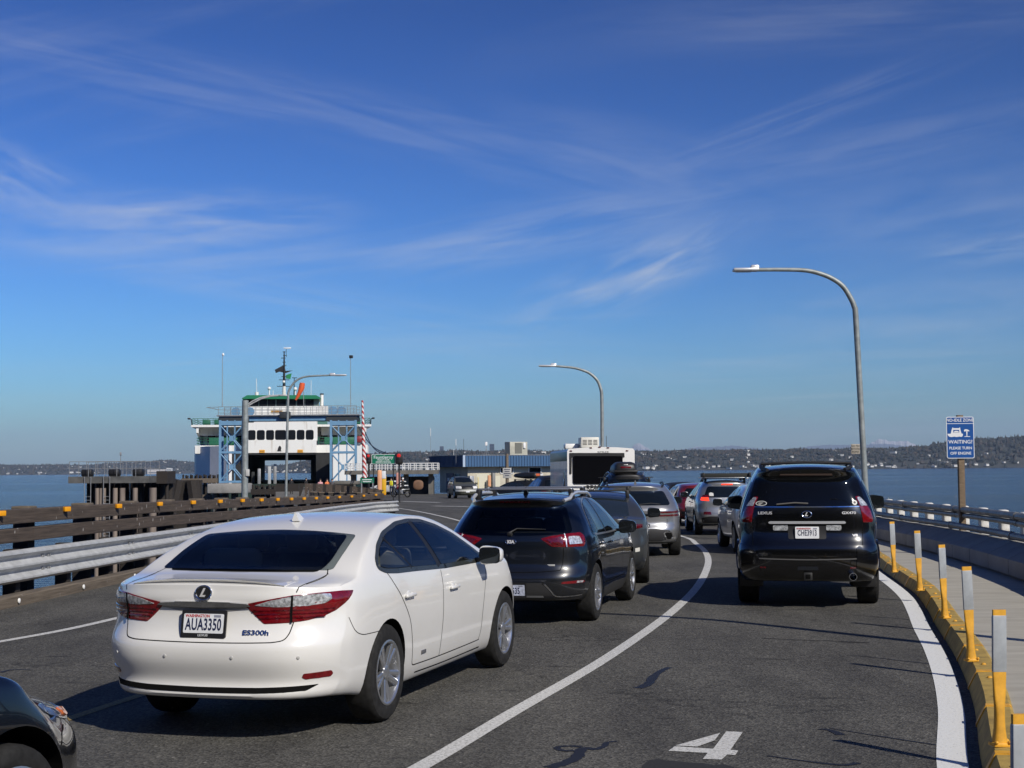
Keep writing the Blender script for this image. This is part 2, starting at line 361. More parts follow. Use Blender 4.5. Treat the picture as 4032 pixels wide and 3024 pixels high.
    return m
def road_paint(name, col, wear=0.42):
    m = bpy.data.materials.new(name); m.use_nodes = True; n = m.node_tree; b = n.nodes['Principled BSDF']
    tc = n.nodes.new('ShaderNodeTexCoord')
    t = n.nodes.new('ShaderNodeTexNoise'); t.inputs['Scale'].default_value = 42; t.inputs['Detail'].default_value = 6; t.inputs['Roughness'].default_value = 0.7
    n.links.new(tc.outputs['Object'], t.inputs['Vector'])
    r = n.nodes.new('ShaderNodeValToRGB'); r.color_ramp.elements[0].position = wear - 0.07; r.color_ramp.elements[1].position = wear + 0.08
    r.color_ramp.elements[0].color = (*(c * 0.42 for c in col), 1); r.color_ramp.elements[1].color = (*col, 1)
    n.links.new(t.outputs[0], r.inputs[0]); n.links.new(r.outputs[0], b.inputs['Base Color']); b.inputs['Roughness'].default_value = 0.75
    bp = n.nodes.new('ShaderNodeBump'); bp.inputs['Strength'].default_value = 0.35; bp.inputs['Distance'].default_value = 0.01
    n.links.new(t.outputs[0], bp.inputs['Height']); n.links.new(bp.outputs[0], b.inputs['Normal'])
    return m
def weathered_wood(name, dark, light, splash=0.0):
    m = bpy.data.materials.new(name); m.use_nodes = True; n = m.node_tree; b = n.nodes['Principled BSDF']
    N = lambda t: n.nodes.new(t); Lk = n.links.new
    tc = N('ShaderNodeTexCoord'); mp = N('ShaderNodeMapping'); mp.inputs['Scale'].default_value = (3, 0.5, 14); Lk(tc.outputs['Object'], mp.inputs[0])
    t = N('ShaderNodeTexNoise'); t.inputs['Scale'].default_value = 2.6; t.inputs['Detail'].default_value = 8; t.inputs['Roughness'].default_value = 0.68; Lk(mp.outputs[0], t.inputs['Vector'])
    r = N('ShaderNodeValToRGB'); r.color_ramp.elements[0].position = 0.32; r.color_ramp.elements[1].position = 0.72
    r.color_ramp.elements[0].color = (*dark, 1); r.color_ramp.elements[1].color = (*light, 1); Lk(t.outputs[0], r.inputs[0])
    out = r.outputs[0]
    if splash:
        mp2 = N('ShaderNodeMapping'); mp2.inputs['Scale'].default_value = (1, 1, 0.55); Lk(tc.outputs['Object'], mp2.inputs[0])
        v = N('ShaderNodeTexVoronoi'); v.inputs['Scale'].default_value = 7.0; Lk(mp2.outputs[0], v.inputs['Vector'])
        d = N('ShaderNodeTexNoise'); d.inputs['Scale'].default_value = 26; d.inputs['Detail'].default_value = 3; Lk(mp2.outputs[0], d.inputs['Vector'])
        ad = N('ShaderNodeMath'); ad.operation = 'MULTIPLY_ADD'; Lk(d.outputs[0], ad.inputs[0]); ad.inputs[1].default_value = 0.30; Lk(v.outputs['Distance'], ad.inputs[2])
        rr = N('ShaderNodeValToRGB'); rr.color_ramp.elements[0].position = 0.235; rr.color_ramp.elements[1].position = 0.28
        rr.color_ramp.elements[0].color = (splash, splash, splash, 1); rr.color_ramp.elements[1].color = (0, 0, 0, 1); Lk(ad.outputs[0], rr.inputs[0])
        q = N('ShaderNodeMix'); q.data_type = 'RGBA'; Lk(rr.outputs[0], q.inputs['Factor']); Lk(out, q.inputs['A']); q.inputs['B'].default_value = (0.55, 0.53, 0.50, 1); out = q.outputs['Result']
    Lk(out, b.inputs['Base Color']); b.inputs['Roughness'].default_value = 0.85
    bp = N('ShaderNodeBump'); bp.inputs['Strength'].default_value = 0.4; bp.inputs['Distance'].default_value = 0.02; Lk(t.outputs[0], bp.inputs['Height']); Lk(bp.outputs[0], b.inputs['Normal'])
    return m
def concrete(name, a, b_, scale=1.5):
    return mat(name, a, 0.85, col2=b_, vscale=scale, bump=0.15, bscale=30, detail=8, lo=0.3, hi=0.7)
M_ASPH = asphalt()
M_LINE = road_paint('white_road_paint', (0.60, 0.60, 0.58), .44); M_EDGE = road_paint('white_edge_paint', (0.70, 0.71, 0.70), 0.36)
M_YLINE = road_paint('faded_yellow_paint', (0.36, 0.26, 0.09), 0.5)
M_TAR_SHADOW = mat('tar_and_shadow_black', (0.014, 0.014, 0.016), 0.55, spec=0.4)
M_WALK = mat('walkway_concrete', (0.30, 0.285, 0.245), 0.85, col2=(0.42, 0.40, 0.35), vscale=1.2, bump=0.1, bscale=90, vstretch=(1, 4, 1), detail=8, lo=0.3, hi=0.7)
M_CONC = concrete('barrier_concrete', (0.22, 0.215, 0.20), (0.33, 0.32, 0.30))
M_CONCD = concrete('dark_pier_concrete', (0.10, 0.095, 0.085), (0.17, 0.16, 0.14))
M_YKERB = mat('yellow_kerb_paint', (0.22, 0.15, 0.042), 0.75, col2=(0.42, 0.29, 0.075), vscale=6, detail=9, bump=0.25, lo=0.28, hi=0.55)
M_YEL = mat('yellow_plastic', (0.62, 0.32, 0.03), 0.5, var=0.22, vscale=7, bump=.05, bscale=40)
M_YREF = mat('amber_reflector', (0.70, 0.30, 0.008), 0.35)
M_WRAP = mat('grey_reflective_wrap', (0.31, 0.335, 0.36), 0.4, var=0.10, vscale=14, coat=0.2)
M_WOOD = weathered_wood('weathered_rail_timber', (0.036, 0.027, 0.021), (0.115, 0.086, 0.066), 0.6)
M_WOOD2 = weathered_wood('weathered_kerb_timber', (0.075, 0.058, 0.042), (0.19, 0.155, 0.115), 0.12)
M_WOODD = weathered_wood('dark_pile_timber', (0.012, 0.010, 0.009), (0.040, 0.032, 0.026))
M_WPOST = mat('flaking_white_post_paint', (0.66, 0.65, 0.62), 0.7, col2=(0.36, 0.34, 0.30), vscale=11, lo=0.46, hi=0.70, detail=8)
pxA = lambda cx, cy: (761.9 + cx * .14146, 533.3 + cy * .14146)
# water far below, reaching past the horizon
def water():
    m = bpy.data.materials.new('sea_water'); m.use_nodes = True; n = m.node_tree; b = n.nodes['Principled BSDF']
    N = lambda t: n.nodes.new(t); Lk = n.links.new
    tc = N('ShaderNodeTexCoord')
    def wave(sx, sy, s, d, rot=0):
        mp = N('ShaderNodeMapping'); mp.inputs['Scale'].default_value = (sx, sy, 1); mp.inputs['Rotation'].default_value = (0, 0, R(rot)); Lk(tc.outputs['Object'], mp.inputs[0])
        t = N('ShaderNodeTexNoise'); t.inputs['Scale'].default_value = s; t.inputs['Detail'].default_value = d; t.inputs['Roughness'].default_value = 0.6; Lk(mp.outputs[0], t.inputs['Vector']); return t
    a = wave(0.45, 1.0, 0.7, 6, 12); a2 = wave(0.30, 1.0, 0.085, 7, -8)
    sm = N('ShaderNodeMath'); sm.operation = 'MULTIPLY_ADD'; Lk(a2.outputs[0], sm.inputs[0]); sm.inputs[1].default_value = 4.0; Lk(a.outputs[0], sm.inputs[2])
    # calm streaks and gusts
    g = wave(0.10, 1.0, 0.0055, 4, 3); gr = N('ShaderNodeValToRGB'); gr.color_ramp.elements[0].position = 0.40; gr.color_ramp.elements[1].position = 0.60
    gr.color_ramp.elements[0].color = (0.30, 0.30, 0.30, 1); gr.color_ramp.elements[1].color = (1, 1, 1, 1); Lk(g.outputs[0], gr.inputs[0])
    bp = N('ShaderNodeBump'); bp.inputs['Distance'].default_value = 3.2; Lk(sm.outputs[0], bp.inputs['Height']); Lk(gr.outputs[0], bp.inputs['Strength'])
    Lk(bp.outputs[0], b.inputs['Normal'])
    b.inputs['Base Color'].default_value = (0.003, 0.026, 0.085, 1); b.inputs['Roughness'].default_value = 0.12; b.inputs['IOR'].default_value = 1.33
    return m
wb = MB(); ys = [-60, 20, 120, 400, 1200, 4000, 12000, 26000]; xs_ = [-16000, -3000, -600, -100, 100, 600, 3000, 16000]
wb.add([(x, y, -5.6) for y in ys for x in xs_], [(j * 8 + i, j * 8 + i + 1, (j + 1) * 8 + i + 1, (j + 1) * 8 + i) for j in range(7) for i in range(7)])
tag(wb.build('sea_water', water(), smooth=0), kind='structure')
# wooded hillside of the island behind the camera, where the pier comes ashore (mirrored in the cars)
hb_ = MB(); rr_ = random.Random(5)
for i in range(61):
    x = -420 + 14 * i
    for k, (y, z) in enumerate(((-46, -6), (-52, 8), (-58, 22), (-80, 38), (-120, 60), (-190, 85), (-300, 100))): hb_.v.append((x + rr_.uniform(-4, 4), y - abs(x) * .04 + rr_.uniform(-4, 4), z + (rr_.uniform(-5, 6) if k else 0)))
for i in range(60):
    for k in range(6): hb_.f.append((i * 7 + k, i * 7 + k + 1, (i + 1) * 7 + k + 1, (i + 1) * 7 + k)); hb_.m.append(0)
tag(hb_.build('hillside_behind', mat('island_woods', (.010, .018, .010), .95, col2=(.040, .048, .022), vscale=.22, detail=8), smooth=0), kind='structure')
# kerb and edge line followed in plan
kerb_pts = [G(*pxA(*p)) for p in ((1543, 1640), (1492, 1230), (1402, 960), (1318, 800), (1222, 650), (1165, 540), (1085, 432), (990, 362), (850, 262))]
_a, _b = Vector(kerb_pts[0]), Vector(kerb_pts[1]); _d = (_b - _a).normalized(); _d.rotate(Matrix.Rotation(R(2.5), 2)); kerb_pts = [tuple(_a - _d * 5.4 + Vector((-.30, 0))), tuple(_a - _d * 2.7 + Vector((-.07, 0)))] + kerb_pts
ky = kerb_pts[-1]
kerb_pts += [(ky[0] + 0.62, ky[1] + 3.6), (ky[0] + 0.95, ky[1] + 8), (ky[0] + 1.0, ky[1] + 14), (ky[0] + 0.6, ky[1] + 24), (ky[0] - 0.9, ky[1] + 40), (ky[0] - 3, ky[1] + 60)]
KERB = Path(kerb_pts)
rail_pts = [(-8.35, 2), (-7.75, 10), (-7.35, 15), (-7.05, 19.5), (-6.75, 24), (-6.55, 28), (-6.42, 32), (-6.33, 38), (-6.3, 44), (-6.15, 50), (-5.8, 55), (-5.45, 58.5)]
RAIL = Path(rail_pts)
tip_pts = [(-5.45, 58.5), (-5.3, 60), (-5.42, 61.2), (-6.0, 62.2), (-7.2, 63.4), (-8.6, 66), (-9.4, 70)]
# pier deck of asphalt: left edge follows the timber rail, right edge runs under the walkway
def left_x(y):
    if y <= 58.5:
        i = RAIL.near_y(y); return RAIL.p[i].x - 0.62
    for (x0, y0), (x1, y1) in zip([(-5.8, 58.5), (-6.6, 64), (-9.6, 72), (-15, 95), (-17, 120), (-17, 160)], [(-6.6, 64), (-9.6, 72), (-15, 95), (-17, 120), (-17, 160), (-17, 400)]):
        if y <= y1: return x0 + (x1 - x0) * (y - y0) / (y1 - y0)
def right_x(y):
    if y < 4: return KERB.p[0].x + (y - 4) * 0.17 + 0.2
    if y < 80:
        return KERB.p[KERB.near_y(y)].x + 0.2
    return max(KERB.p[-1].x + 0.2, 5.6)
ds = MB(); Y = [-12, -6, 0, 4] + [4 + 1.0 * i for i in range(1, 77)] + [80 + 5 * i for i in range(1, 16)]
K = 10
for y in Y:
    a, b_ = left_x(y), right_x(y)
    for k in range(K + 1): ds.v.append((a + (b_ - a) * k / K, y, zg(y)))
for j in range(len(Y) - 1):
    for k in range(K): ds.f.append((j * (K + 1) + k, j * (K + 1) + k + 1, (j + 1) * (K + 1) + k + 1, (j + 1) * (K + 1) + k)); ds.m.append(0)
tag(ds.build('road', M_ASPH, smooth=0), kind='structure')
sb = MB()       # thickness of the deck under the asphalt
for i in range(len(Y) - 1):
    for s_, fx in ((-1, left_x), (1, right_x)):
        x0, x1 = fx(Y[i]), fx(Y[i + 1]); z0, z1 = zg(Y[i]) - 0.01, zg(Y[i + 1]) - 0.01
        sb.quad((x0, Y[i], z0), (x1, Y[i + 1], z1), (x1, Y[i + 1], z1 - 0.9), (x0, Y[i], z0 - 0.9))
y1 = Y[-1]; sb.quad((left_x(y1), y1, zg(y1) - 0.01), (right_x(y1), y1, zg(y1) - 0.01), (right_x(y1), y1, zg(y1) - 1), (left_x(y1), y1, zg(y1) - 1))
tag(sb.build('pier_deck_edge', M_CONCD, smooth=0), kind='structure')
# markings
def stripe(name, pts, wd, m, up=0.004):
    b_ = MB(); P = [Vector(p[:2]) for p in spline([(p[0], p[1], 0) for p in pts], 6)]; n = len(P)
    for i, p in enumerate(P):
        t = (P[min(i + 1, n - 1)] - P[max(i - 1, 0)]).normalized(); z = zg(p.y) + up
        b_.v += [(p.x - t.y * wd / 2, p.y + t.x * wd / 2, z), (p.x + t.y * wd / 2, p.y - t.x * wd / 2, z)]
    for i in range(n - 1): b_.f.append((2 * i, 2 * i + 1, 2 * i + 3, 2 * i + 2)); b_.m.append(0)
    return tag(b_.build(name, m, smooth=0), kind='structure')
d2p = lambda x, y: (x * 0.46293, y * 0.46293)
lane = [G(*d2p(*p)) for p in ((905, 1659), (1110, 1538), (1313, 1420), (1450, 1323), (1510, 1262), (1530, 1215), (1522, 1190), (1503, 1174), (1478, 1160))]
lane = [(lane[0][0] - 1.1, lane[0][1] - 3.0), (lane[0][0] - 0.5, lane[0][1] - 1.4)] + lane + [(lane[-1][0] - .4, lane[-1][1] + 9)]
stripe('road_marking_lane', lane, 0.13, M_LINE)
edge = []
for d in np.linspace(0, KERB.len - 0.1, 90):
    p = KERB.off(d, -0.16); edge.append((p.x, p.y))
stripe('road_marking_edge', edge[::2], 0.185, M_EDGE)
far = [G(385, 506.5), G(413, 510.5), G(440, 516), G(463, 522), G(500, 536), G(560, 566)]
stripe('road_marking_far_lane', far, 0.14, M_LINE)
lft = [G(-10, 643.5), G(60, 631), G(118, 618), G(190, 600), G(260, 580), G(330, 556), G(380, 540)]
stripe('road_marking_left_lane', lft, 0.12, M_LINE)
for a, b_ in (((433, 506.0), (470, 506.6)), ((536 * .463 + 154, 501.5), (622 * .463 + 152, 502.5))):
    stripe('road_marking_dash', [G(*a), G(*b_)], 0.5, M_LINE)
stripe('road_marking_yellow', [G(60, 722), G(120, 702), G(200, 676)], 0.10, M_YLINE)
pxE = lambda cx, cy: (507.9 + cx * .13778, 685.7 + cy * .13778)
def flat_poly(name, polys, m, up=0.004):
    b_ = MB()
    for pl in polys:
        pts = [(*G(*q), 0) for q in pl]; o = len(b_.v)
        b_.v += [(x, y, zg(y) + up) for x, y, _ in pts]; b_.f.append(tuple(range(o, o + len(pts)))); b_.m.append(0)
    return tag(b_.build(name, m, smooth=0), kind='structure')
flat_poly('road_marking_number', [[pxE(*q) for q in pl] for pl in (
    [(1585, 335), (1705, 340), (1615, 470), (1490, 462)], [(1212, 443), (1490, 462), (1615, 470), (1672, 474), (1650, 508), (1592, 503), (1450, 492), (1165, 477)],
    [(1450, 492), (1592, 503), (1550, 540), (1415, 535)], [(1216, 438), (1540, 347), (1500, 400), (1375, 446)])], M_LINE)
flat_poly('tar_patch', [[pxE(*q) for q in [(980, 580), (1020, 545), (1090, 535), (1150, 548), (1190, 545), (1290, 560), (1420, 565), (1500, 580), (1560, 572), (1640, 590), (1660, 640), (960, 640)]]],
          mat('old_tar_patch', (0.022, 0.021, 0.020), 0.8, var=0.3, vscale=40), 0.003)
def tar_shadow_line(pix, w0):  # tar seals, and thin dark strips that paint cast shadows
    P = [Vector((*G(*q), 0)) for q in pix]; S = spline(P, 5); b_ = MB(); n = len(S); rnd = random.Random(int(pix[0][0]))
    for i, p in enumerate(S):
        t = (S[min(i + 1, n - 1)] - S[max(i - 1, 0)]); t.z = 0; t.normalize(); wv = w0[0] + (w0[1] - w0[0]) * i / (n - 1); wv *= rnd.uniform(.8, 1.2)
        b_.v += [(p.x - t.y * wv / 2, p.y + t.x * wv / 2, zg(p.y) + .003), (p.x + t.y * wv / 2, p.y - t.x * wv / 2, zg(p.y) + .003)]
    for i in range(n - 1): b_.f.append((2 * i, 2 * i + 1, 2 * i + 3, 2 * i + 2)); b_.m.append(0)
    tag(b_.build('tar_and_shadow', M_TAR_SHADOW, smooth=0), kind='structure')
d2 = d2p
tar_shadow_line([d2(*p) for p in ((1378, 1487), (1400, 1478), (1412, 1462), (1428, 1450), (1446, 1442))], (.10, .05))
tar_shadow_line([pxE(*p) for p in ((300, 597), (420, 560), (500, 520), (530, 470), (560, 455), (640, 462), (700, 440), (720, 415), (790, 405))], (.10, .03))
tar_shadow_line([pxE(*p) for p in ((540, 445), (450, 440), (370, 445), (360, 462), (420, 475), (480, 472))], (.04, .05))
tar_shadow_line([pxA(*p) for p in ((395, 1387), (450, 1388), (500, 1400), (560, 1428))], (.03, .07))
tar_shadow_line([pxA(*p) for p in ((480, 1380), (760, 1425), (1100, 1478), (1380, 1520), (1530, 1545))], (.012, .035))  # dark strip paints the shadow cast by the near delineator post
tar_shadow_line([pxA(*p) for p in ((595, 862), (800, 880), (1100, 915), (1390, 943))], (.010, .028))  # painted shadow of the next delineator post up the kerb
tar_shadow_line([pxA(*p) for p in ((630, 577), (880, 597), (1060, 612), (1215, 636))], (.012, .03))  # painted shadow of the third delineator post from the black car
tar_shadow_line([pxA(*p) for p in ((0, 742), (300, 757), (500, 762), (760, 775))], (.02, .03))  # dark strip paints the shadow of the street lamp's arm
tar_shadow_line([pxA(*p) for p in ((40, 1575), (250, 1605), (500, 1635), (600, 1640), (680, 1625))], (.02, .05))
tar_shadow_line([d2(*p) for p in ((0, 1453), (30, 1447), (70, 1448))], (.05, .02))
tar_shadow_line([(126, 578), (150, 580.5), (168, 581)], (.02, .02))
# ---- left side: steel beam rail, timber fence, timber kerb
def fdrop(y): t = min(max((y - 22) / 34.0, 0), 1); return -.24 * t * t * (3 - 2 * t)
def corr():                                    # three-wave beam profile (to the right of the run, up)
    hz = [(0.00, 0.82), (0.035, .815), (0.085, .79), (0.09, .765), (0.03, .725), (0.012, .70), (0.012, .675), (0.03, .655), (0.09, .61), (0.09, .585), (0.03, .545), (0.012, .52), (0.012, .495), (0.03, .475), (0.09, .43), (0.09, .405), (0.05, .375), (0.0, .36)]
    return hz + [(o - 0.006, z) for o, z in hz[::-1]]
bp_ = Path(rail_pts[:-1] + [(-5.62, 57.6), (-5.05, 59.6), (-4.95, 60.4), (-5.15, 61.2), (-5.9, 61.9)])
gt = thing('steel_guardrail', 'galvanised three-wave steel beam barrier along the left edge of the road', 'guardrail', (0, 0, 0))
L0 = 0.0; seg = 3.81
while L0 < bp_.len - 0.3:
    L1 = min(L0 + seg, bp_.len - 0.01); b_ = MB()
    pts = [bp_.off(d, 0.03 - (0.004 if int(L0 / seg) % 2 else 0)) for d in np.linspace(L0, L1 + 0.06, 9)]
    b_.sweep(pts, corr(), up=-.07); b_.build('beam', M_GALV, gt, smooth=40)
    e = MB()
    for q in (-0.09, -0.03, 0.12, 0.2):
        for z in (.688, .507):
            p = bp_.off(max(L1 + q, 0), 0.056); e.rbox((p.x, p.y, zg(p.y) + z - .07), (.02, .03, .03), .005)
    e.build('bolts', M_STEEL, gt); L0 = L1
d = 1.2; post = None
while d < bp_.len - 1:
    p, t = bp_.at(d); a = math.atan2(t.y, t.x) - math.pi / 2
    q = bp_.off(d, -0.12)
    if post is None:
        b_ = MB(); b_.rbox((0, 0, .26), (.20, .17, .98), .015); post = b_.build('beam_post', M_WOODD, gt); o = post
    else: o = post.copy(); COL.objects.link(o)
    o.location = (q.x, q.y, zg(q.y)); o.rotation_euler = (0, 0, a); d += 1.9
ft = thing('timber_fence', 'weathered brown two-rail timber fence with amber reflectors along the pier edge', 'fence', (0, 0, 0))
full = Path(rail_pts + tip_pts[1:])
L0 = 0.0; k = 0
while L0 < full.len - 0.5:
    step = 4.8 if L0 < 55 else 1.2
    L1 = min(L0 + step, full.len)
    for zc, h in ((1.20, .205), (.93, .20)):
        b_ = MB(); pts = [full.off(dd, -0.26 + 0.003 * (k % 2)) for dd in np.linspace(L0, L1 - 0.015, 5)]
        b_.sweep(pts, [(-.08, zc - h / 2), (.07, zc - h / 2), (.075, zc - h / 2 + .01), (.075, zc + h / 2 - .012), (.06, zc + h / 2), (-.08, zc + h / 2)], zf=fdrop)
        b_.build('rail', M_WOOD, ft, smooth=0)
    L0 = L1; k += 1
post = None; ref = None; d = 0.3
while d < full.len - 0.2:
    p, t = full.at(d); a = math.atan2(t.y, t.x) - math.pi / 2; q = full.off(d, -0.455)
    if post is None:
        b_ = MB(); b_.rbox((0, 0, .56), (.25, .27, 1.50), .03); post = b_.build('fence_post', M_WOODD, ft); o = post
        b_ = MB(); b_.rbox((0, 0, 1.33), (.29, .30, .05), .02); capo = b_.build('post_cap', M_WOOD2, ft); c = capo
    else: o = post.copy(); COL.objects.link(o); c = capo.copy(); COL.objects.link(c)
    for x in (o, c): x.location = (q.x, q.y, zg(q.y) - .02 + fdrop(q.y)); x.rotation_euler = (0, 0, a)
    q2 = full.off(d + 0.9, -0.165)
    if ref is None:
        b_ = MB(); b_.rbox((0.03, 0, 1.265), (.06, .115, .075), .008); ref = b_.build('reflector', M_YREF, ft); r_ = ref
    else: r_ = ref.copy(); COL.objects.link(r_)
    _, t2 = full.at(d + 0.9); r_.location = (q2.x, q2.y, zg(q2.y) + fdrop(q2.y)); r_.rotation_euler = (0, 0, math.atan2(t2.y, t2.x) - math.pi / 2 - R(30)); d += 2.4 if d < 57 else 1.1
tk = thing('timber_kerb', 'low weathered timber kerb with round white reflectors below the steel barrier', 'kerb', (0, 0, 0))
L0 = 0.0; k = 0
while L0 < RAIL.len - 1:
    L1 = min(L0 + 5.5, RAIL.len); b_ = MB(); j = 0.006 * (k % 2)
    pts = [RAIL.off(dd, .13 + j) for dd in np.linspace(L0, L1 - 0.02, 6)]
    b_.sweep(pts, [(-.12, -.1), (.10, -.1), (.10, .13), (.08, .15), (-.12, .15)]); b_.build('kerb_beam', M_WOOD2, tk, smooth=0)
    L0 = L1; k += 1
wd = None; d = 0.9
while d < RAIL.len - 3:
    p = RAIL.off(d, .245); _, t = RAIL.at(d)
    if wd is None:
        b_ = MB(); b_.lathe([(.036, 0), (.036, .012), (.02, .02)], Matrix.Rotation(R(90), 4, 'Y'), 14); wd = b_.build('kerb_reflector', M_WHITE, tk); o = wd
    else: o = wd.copy(); COL.objects.link(o)
    o.location = (p.x, p.y, zg(p.y) + .075); o.rotation_euler = (0, 0, math.atan2(t.y, t.x) - math.pi / 2); d += 2.4
# ---- right side: yellow kerb, walkway, barrier, pipe railing
kt = thing('yellow_kerb', 'yellow painted kerb in short blocks between the road and the walkway', 'kerb', (0, 0, 0))
L0 = 0.0
while L0 < KERB.len - 40:
    L1 = L0 + 1.72; b_ = MB()
    pts = [KERB.off(dd, 0) for dd in np.linspace(L0, L1 - 0.05, 4)]
    b_.sweep(pts, [(0, -.1), (0.01, .015), (.075, .145), (.225, .150), (.245, .14), (.25, -.1)]); b_.build('kerb_block', M_YKERB, kt, smooth=0)
    e = MB(); pts = [KERB.off(dd, 0) for dd in (L1 - 0.085, L1)]
    e.sweep(pts, [(-0.006, -.1), (0.002, .02), (.069, .153), (.225, .157), (.24, .147), (.252, -.1)], up=0.0); e.build('kerb_joint', M_YEL, kt, smooth=0)
    s_ = MB()
    for dd in (L0 + .35, L0 + 1.3):
        p = KERB.off(dd, .15); s_.blob((p.x, p.y, zg(p.y) + .15), (.022, .022, .014), n=8, m=6)
    s_.build('kerb_bolts', M_YEL, kt); L0 = L1
wk = MB(); prof = [(.25, -.12), (.25, .125), (2.75, .125), (2.75, -.12)]
WALKW = 2.5
walk_pts = [KERB.off(dd, 0) for dd in np.linspace(0, KERB.len - 0.2, 120)]
walk_pts = [Vector((KERB.p[0].x - 0.17 * k, KERB.p[0].y - k)) for k in (14, 9, 5, 2)] + walk_pts
# outer line of the walkway read from the foot of the concrete barrier
o1 = G(1024, 583, .125); o2 = G(940, 556, .125); o3 = G(881, 541, .125)
dxo = o1[0] - 7.2
OUT = Path([(o1[0] - 4.2, 4), (o1[0] - 2.35, 10), (o1[0] - .9, o1[1] - 5)] + [o1, o2, o3] + [(o3[0] + .45, o3[1] + 6), (o3[0] + .4, o3[1] + 14), (o3[0] - 0.6, o3[1] + 26), (o3[0] - 3, o3[1] + 46)])
wb = MB(); nW = 90
for i in range(nW + 1):
    a = KERB.off(KERB.len * i / nW, .248); b_ = OUT.off(OUT.len * i / nW, .9)
    for k in range(5):
        p = a.lerp(b_, k / 4); wb.v.append((p.x, p.y, zg(p.y) + .125))
for i in range(nW):
    for k in range(4): wb.f.append((i * 5 + k, i * 5 + k + 1, i * 5 + k + 6, i * 5 + k + 5)); wb.m.append(0)
tag(wb.build('walkway_pavement', M_WALK, smooth=0), kind='structure')
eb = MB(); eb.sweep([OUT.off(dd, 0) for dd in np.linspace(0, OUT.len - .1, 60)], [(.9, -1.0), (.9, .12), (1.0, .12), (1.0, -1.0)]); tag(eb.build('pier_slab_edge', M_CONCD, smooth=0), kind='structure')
bt = thing('concrete_barrier', 'grey precast concrete barrier with sloping top along the right edge of the walkway', 'barrier', (0, 0, 0))
L0 = 0; k = 0
while L0 < OUT.len - 22:
    L1 = L0 + 0.76; b_ = MB(); j = 0.004 * (k % 2)
    pts = [OUT.off(dd, 0) for dd in (L0, L1 - .012)]
    b_.sweep(pts, [(0 + j, .17), (0 + j, .40), (.05 + j, .43), (.40, .60), (.52, .60), (.52, .17)]); b_.build('barrier_block', M_CONC, bt, smooth=0)
    L0 = L1; k += 1
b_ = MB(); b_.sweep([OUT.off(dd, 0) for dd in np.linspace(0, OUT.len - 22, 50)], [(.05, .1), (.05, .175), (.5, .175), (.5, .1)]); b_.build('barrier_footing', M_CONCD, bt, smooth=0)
pt = thing('pipe_railing', 'grey pipe handrail on short white posts above the concrete barrier', 'railing', (0, 0, 0))
for zz, oo, rr in ((1.00, .50, .060), (.885, .52, .050), (.685, .42, .060)):
    L0 = 0
    while L0 < OUT.len - 23:
        L1 = min(L0 + 5.0, OUT.len - 22); b_ = MB()
        P = [OUT.off(dd, oo) for dd in np.linspace(L0, L1 + .03, 9)]
        b_.tube([(p.x, p.y, zg(p.y) + zz + 0.004 * math.sin(L0 * 7)) for p in P], rr, 10); p = OUT.off(L1, oo)
        b_.tube([(P[-2].x + (P[-1].x - P[-2].x) * .7, P[-2].y + (P[-1].y - P[-2].y) * .7, zg(P[-1].y) + zz), (P[-1].x, P[-1].y, zg(P[-1].y) + zz)], rr * 1.18, 10)
        b_.build('handrail', mat('weathered_pipe_steel', (0.12, 0.125, 0.125), 0.5, 0.35, col2=(0.25, 0.25, 0.24), vscale=4), pt); L0 = L1
post = None; d = 0.6
while d < OUT.len - 23:
    p, t = OUT.at(d); q = OUT.off(d, .68)
    if post is None:
        b_ = MB(); b_.rbox((0, 0, .585), (.15, .26, .95), .03); post = b_.build('railing_post', M_WPOST, pt); o = post
    else: o = post.copy(); COL.objects.link(o)
    o.location = (q.x, q.y, zg(q.y)); o.rotation_euler = (0, 0, math.atan2(t.y, t.x) - math.pi / 2); d += 1.62
# ---- flexible delineator posts on the yellow kerb
def delineator(loc, rz, label):
    t = thing('delineator_post', label, 'road post', loc, rz, 'flexible yellow posts on the kerb')
    b_ = MB(); b_.rbox((0, 0, .012), (.105, .085, .024), .006)
    for sx in (-1, 1): b_.blob((sx * .042, -.045, .028), (.012, .012, .010), n=8, m=6)
    b_.build('base', M_YEL, t)
    b_ = MB(); Z = [0.02, .05, .10, .16, .22, .30, .38, .42, .80]; W = [.046, .040, .033, .030, .031, .037, .041, .0425, .0425]; D = [.036, .034, .030, .027, .022, .014, .011, .010, .010]; n = 16; vs = []
    for z, w_, d_ in zip(Z, W, D):
        for q in range(n):
            a = 2 * math.pi * q / n; e = 0.75 if z < .3 else .45
            vs.append((w_ * math.copysign(abs(math.cos(a)) ** e, math.cos(a)), d_ * math.copysign(abs(math.sin(a)) ** e, math.sin(a)), z))
    N = len(Z); b_.add(vs, [(i * n + k, i * n + (k + 1) % n, (i + 1) * n + (k + 1) % n, (i + 1) * n + k) for i in range(N - 1) for k in range(n)] + [tuple(range(n))[::-1], tuple((N - 1) * n + k for k in range(n))])
    b_.build('post', M_YEL, t, smooth=50)
    b_ = MB(); b_.rbox((0, 0, .60), (.0885, .0235, .335), .006, seg=2); b_.build('reflective_wrap', M_WRAP, t)
    return t
dl = [((894.2, 572.2), 'yellow delineator post with grey wrap, the one partly behind the black car corner'), ((920, 590.6), 'yellow delineator post with grey wrap, second in line from the black car'),
      ((945, 618.2), 'yellow delineator post with grey wrap, third in line from the black car'), ((971.3, 661.2), 'yellow delineator post where the dark pole shadow crosses the kerb'),
      ((999.6, 746), 'yellow delineator post close to the camera, seen whole down to its bolts'), (None, 'large yellow delineator post cut off by the lower right corner of the photograph')]
d0 = None
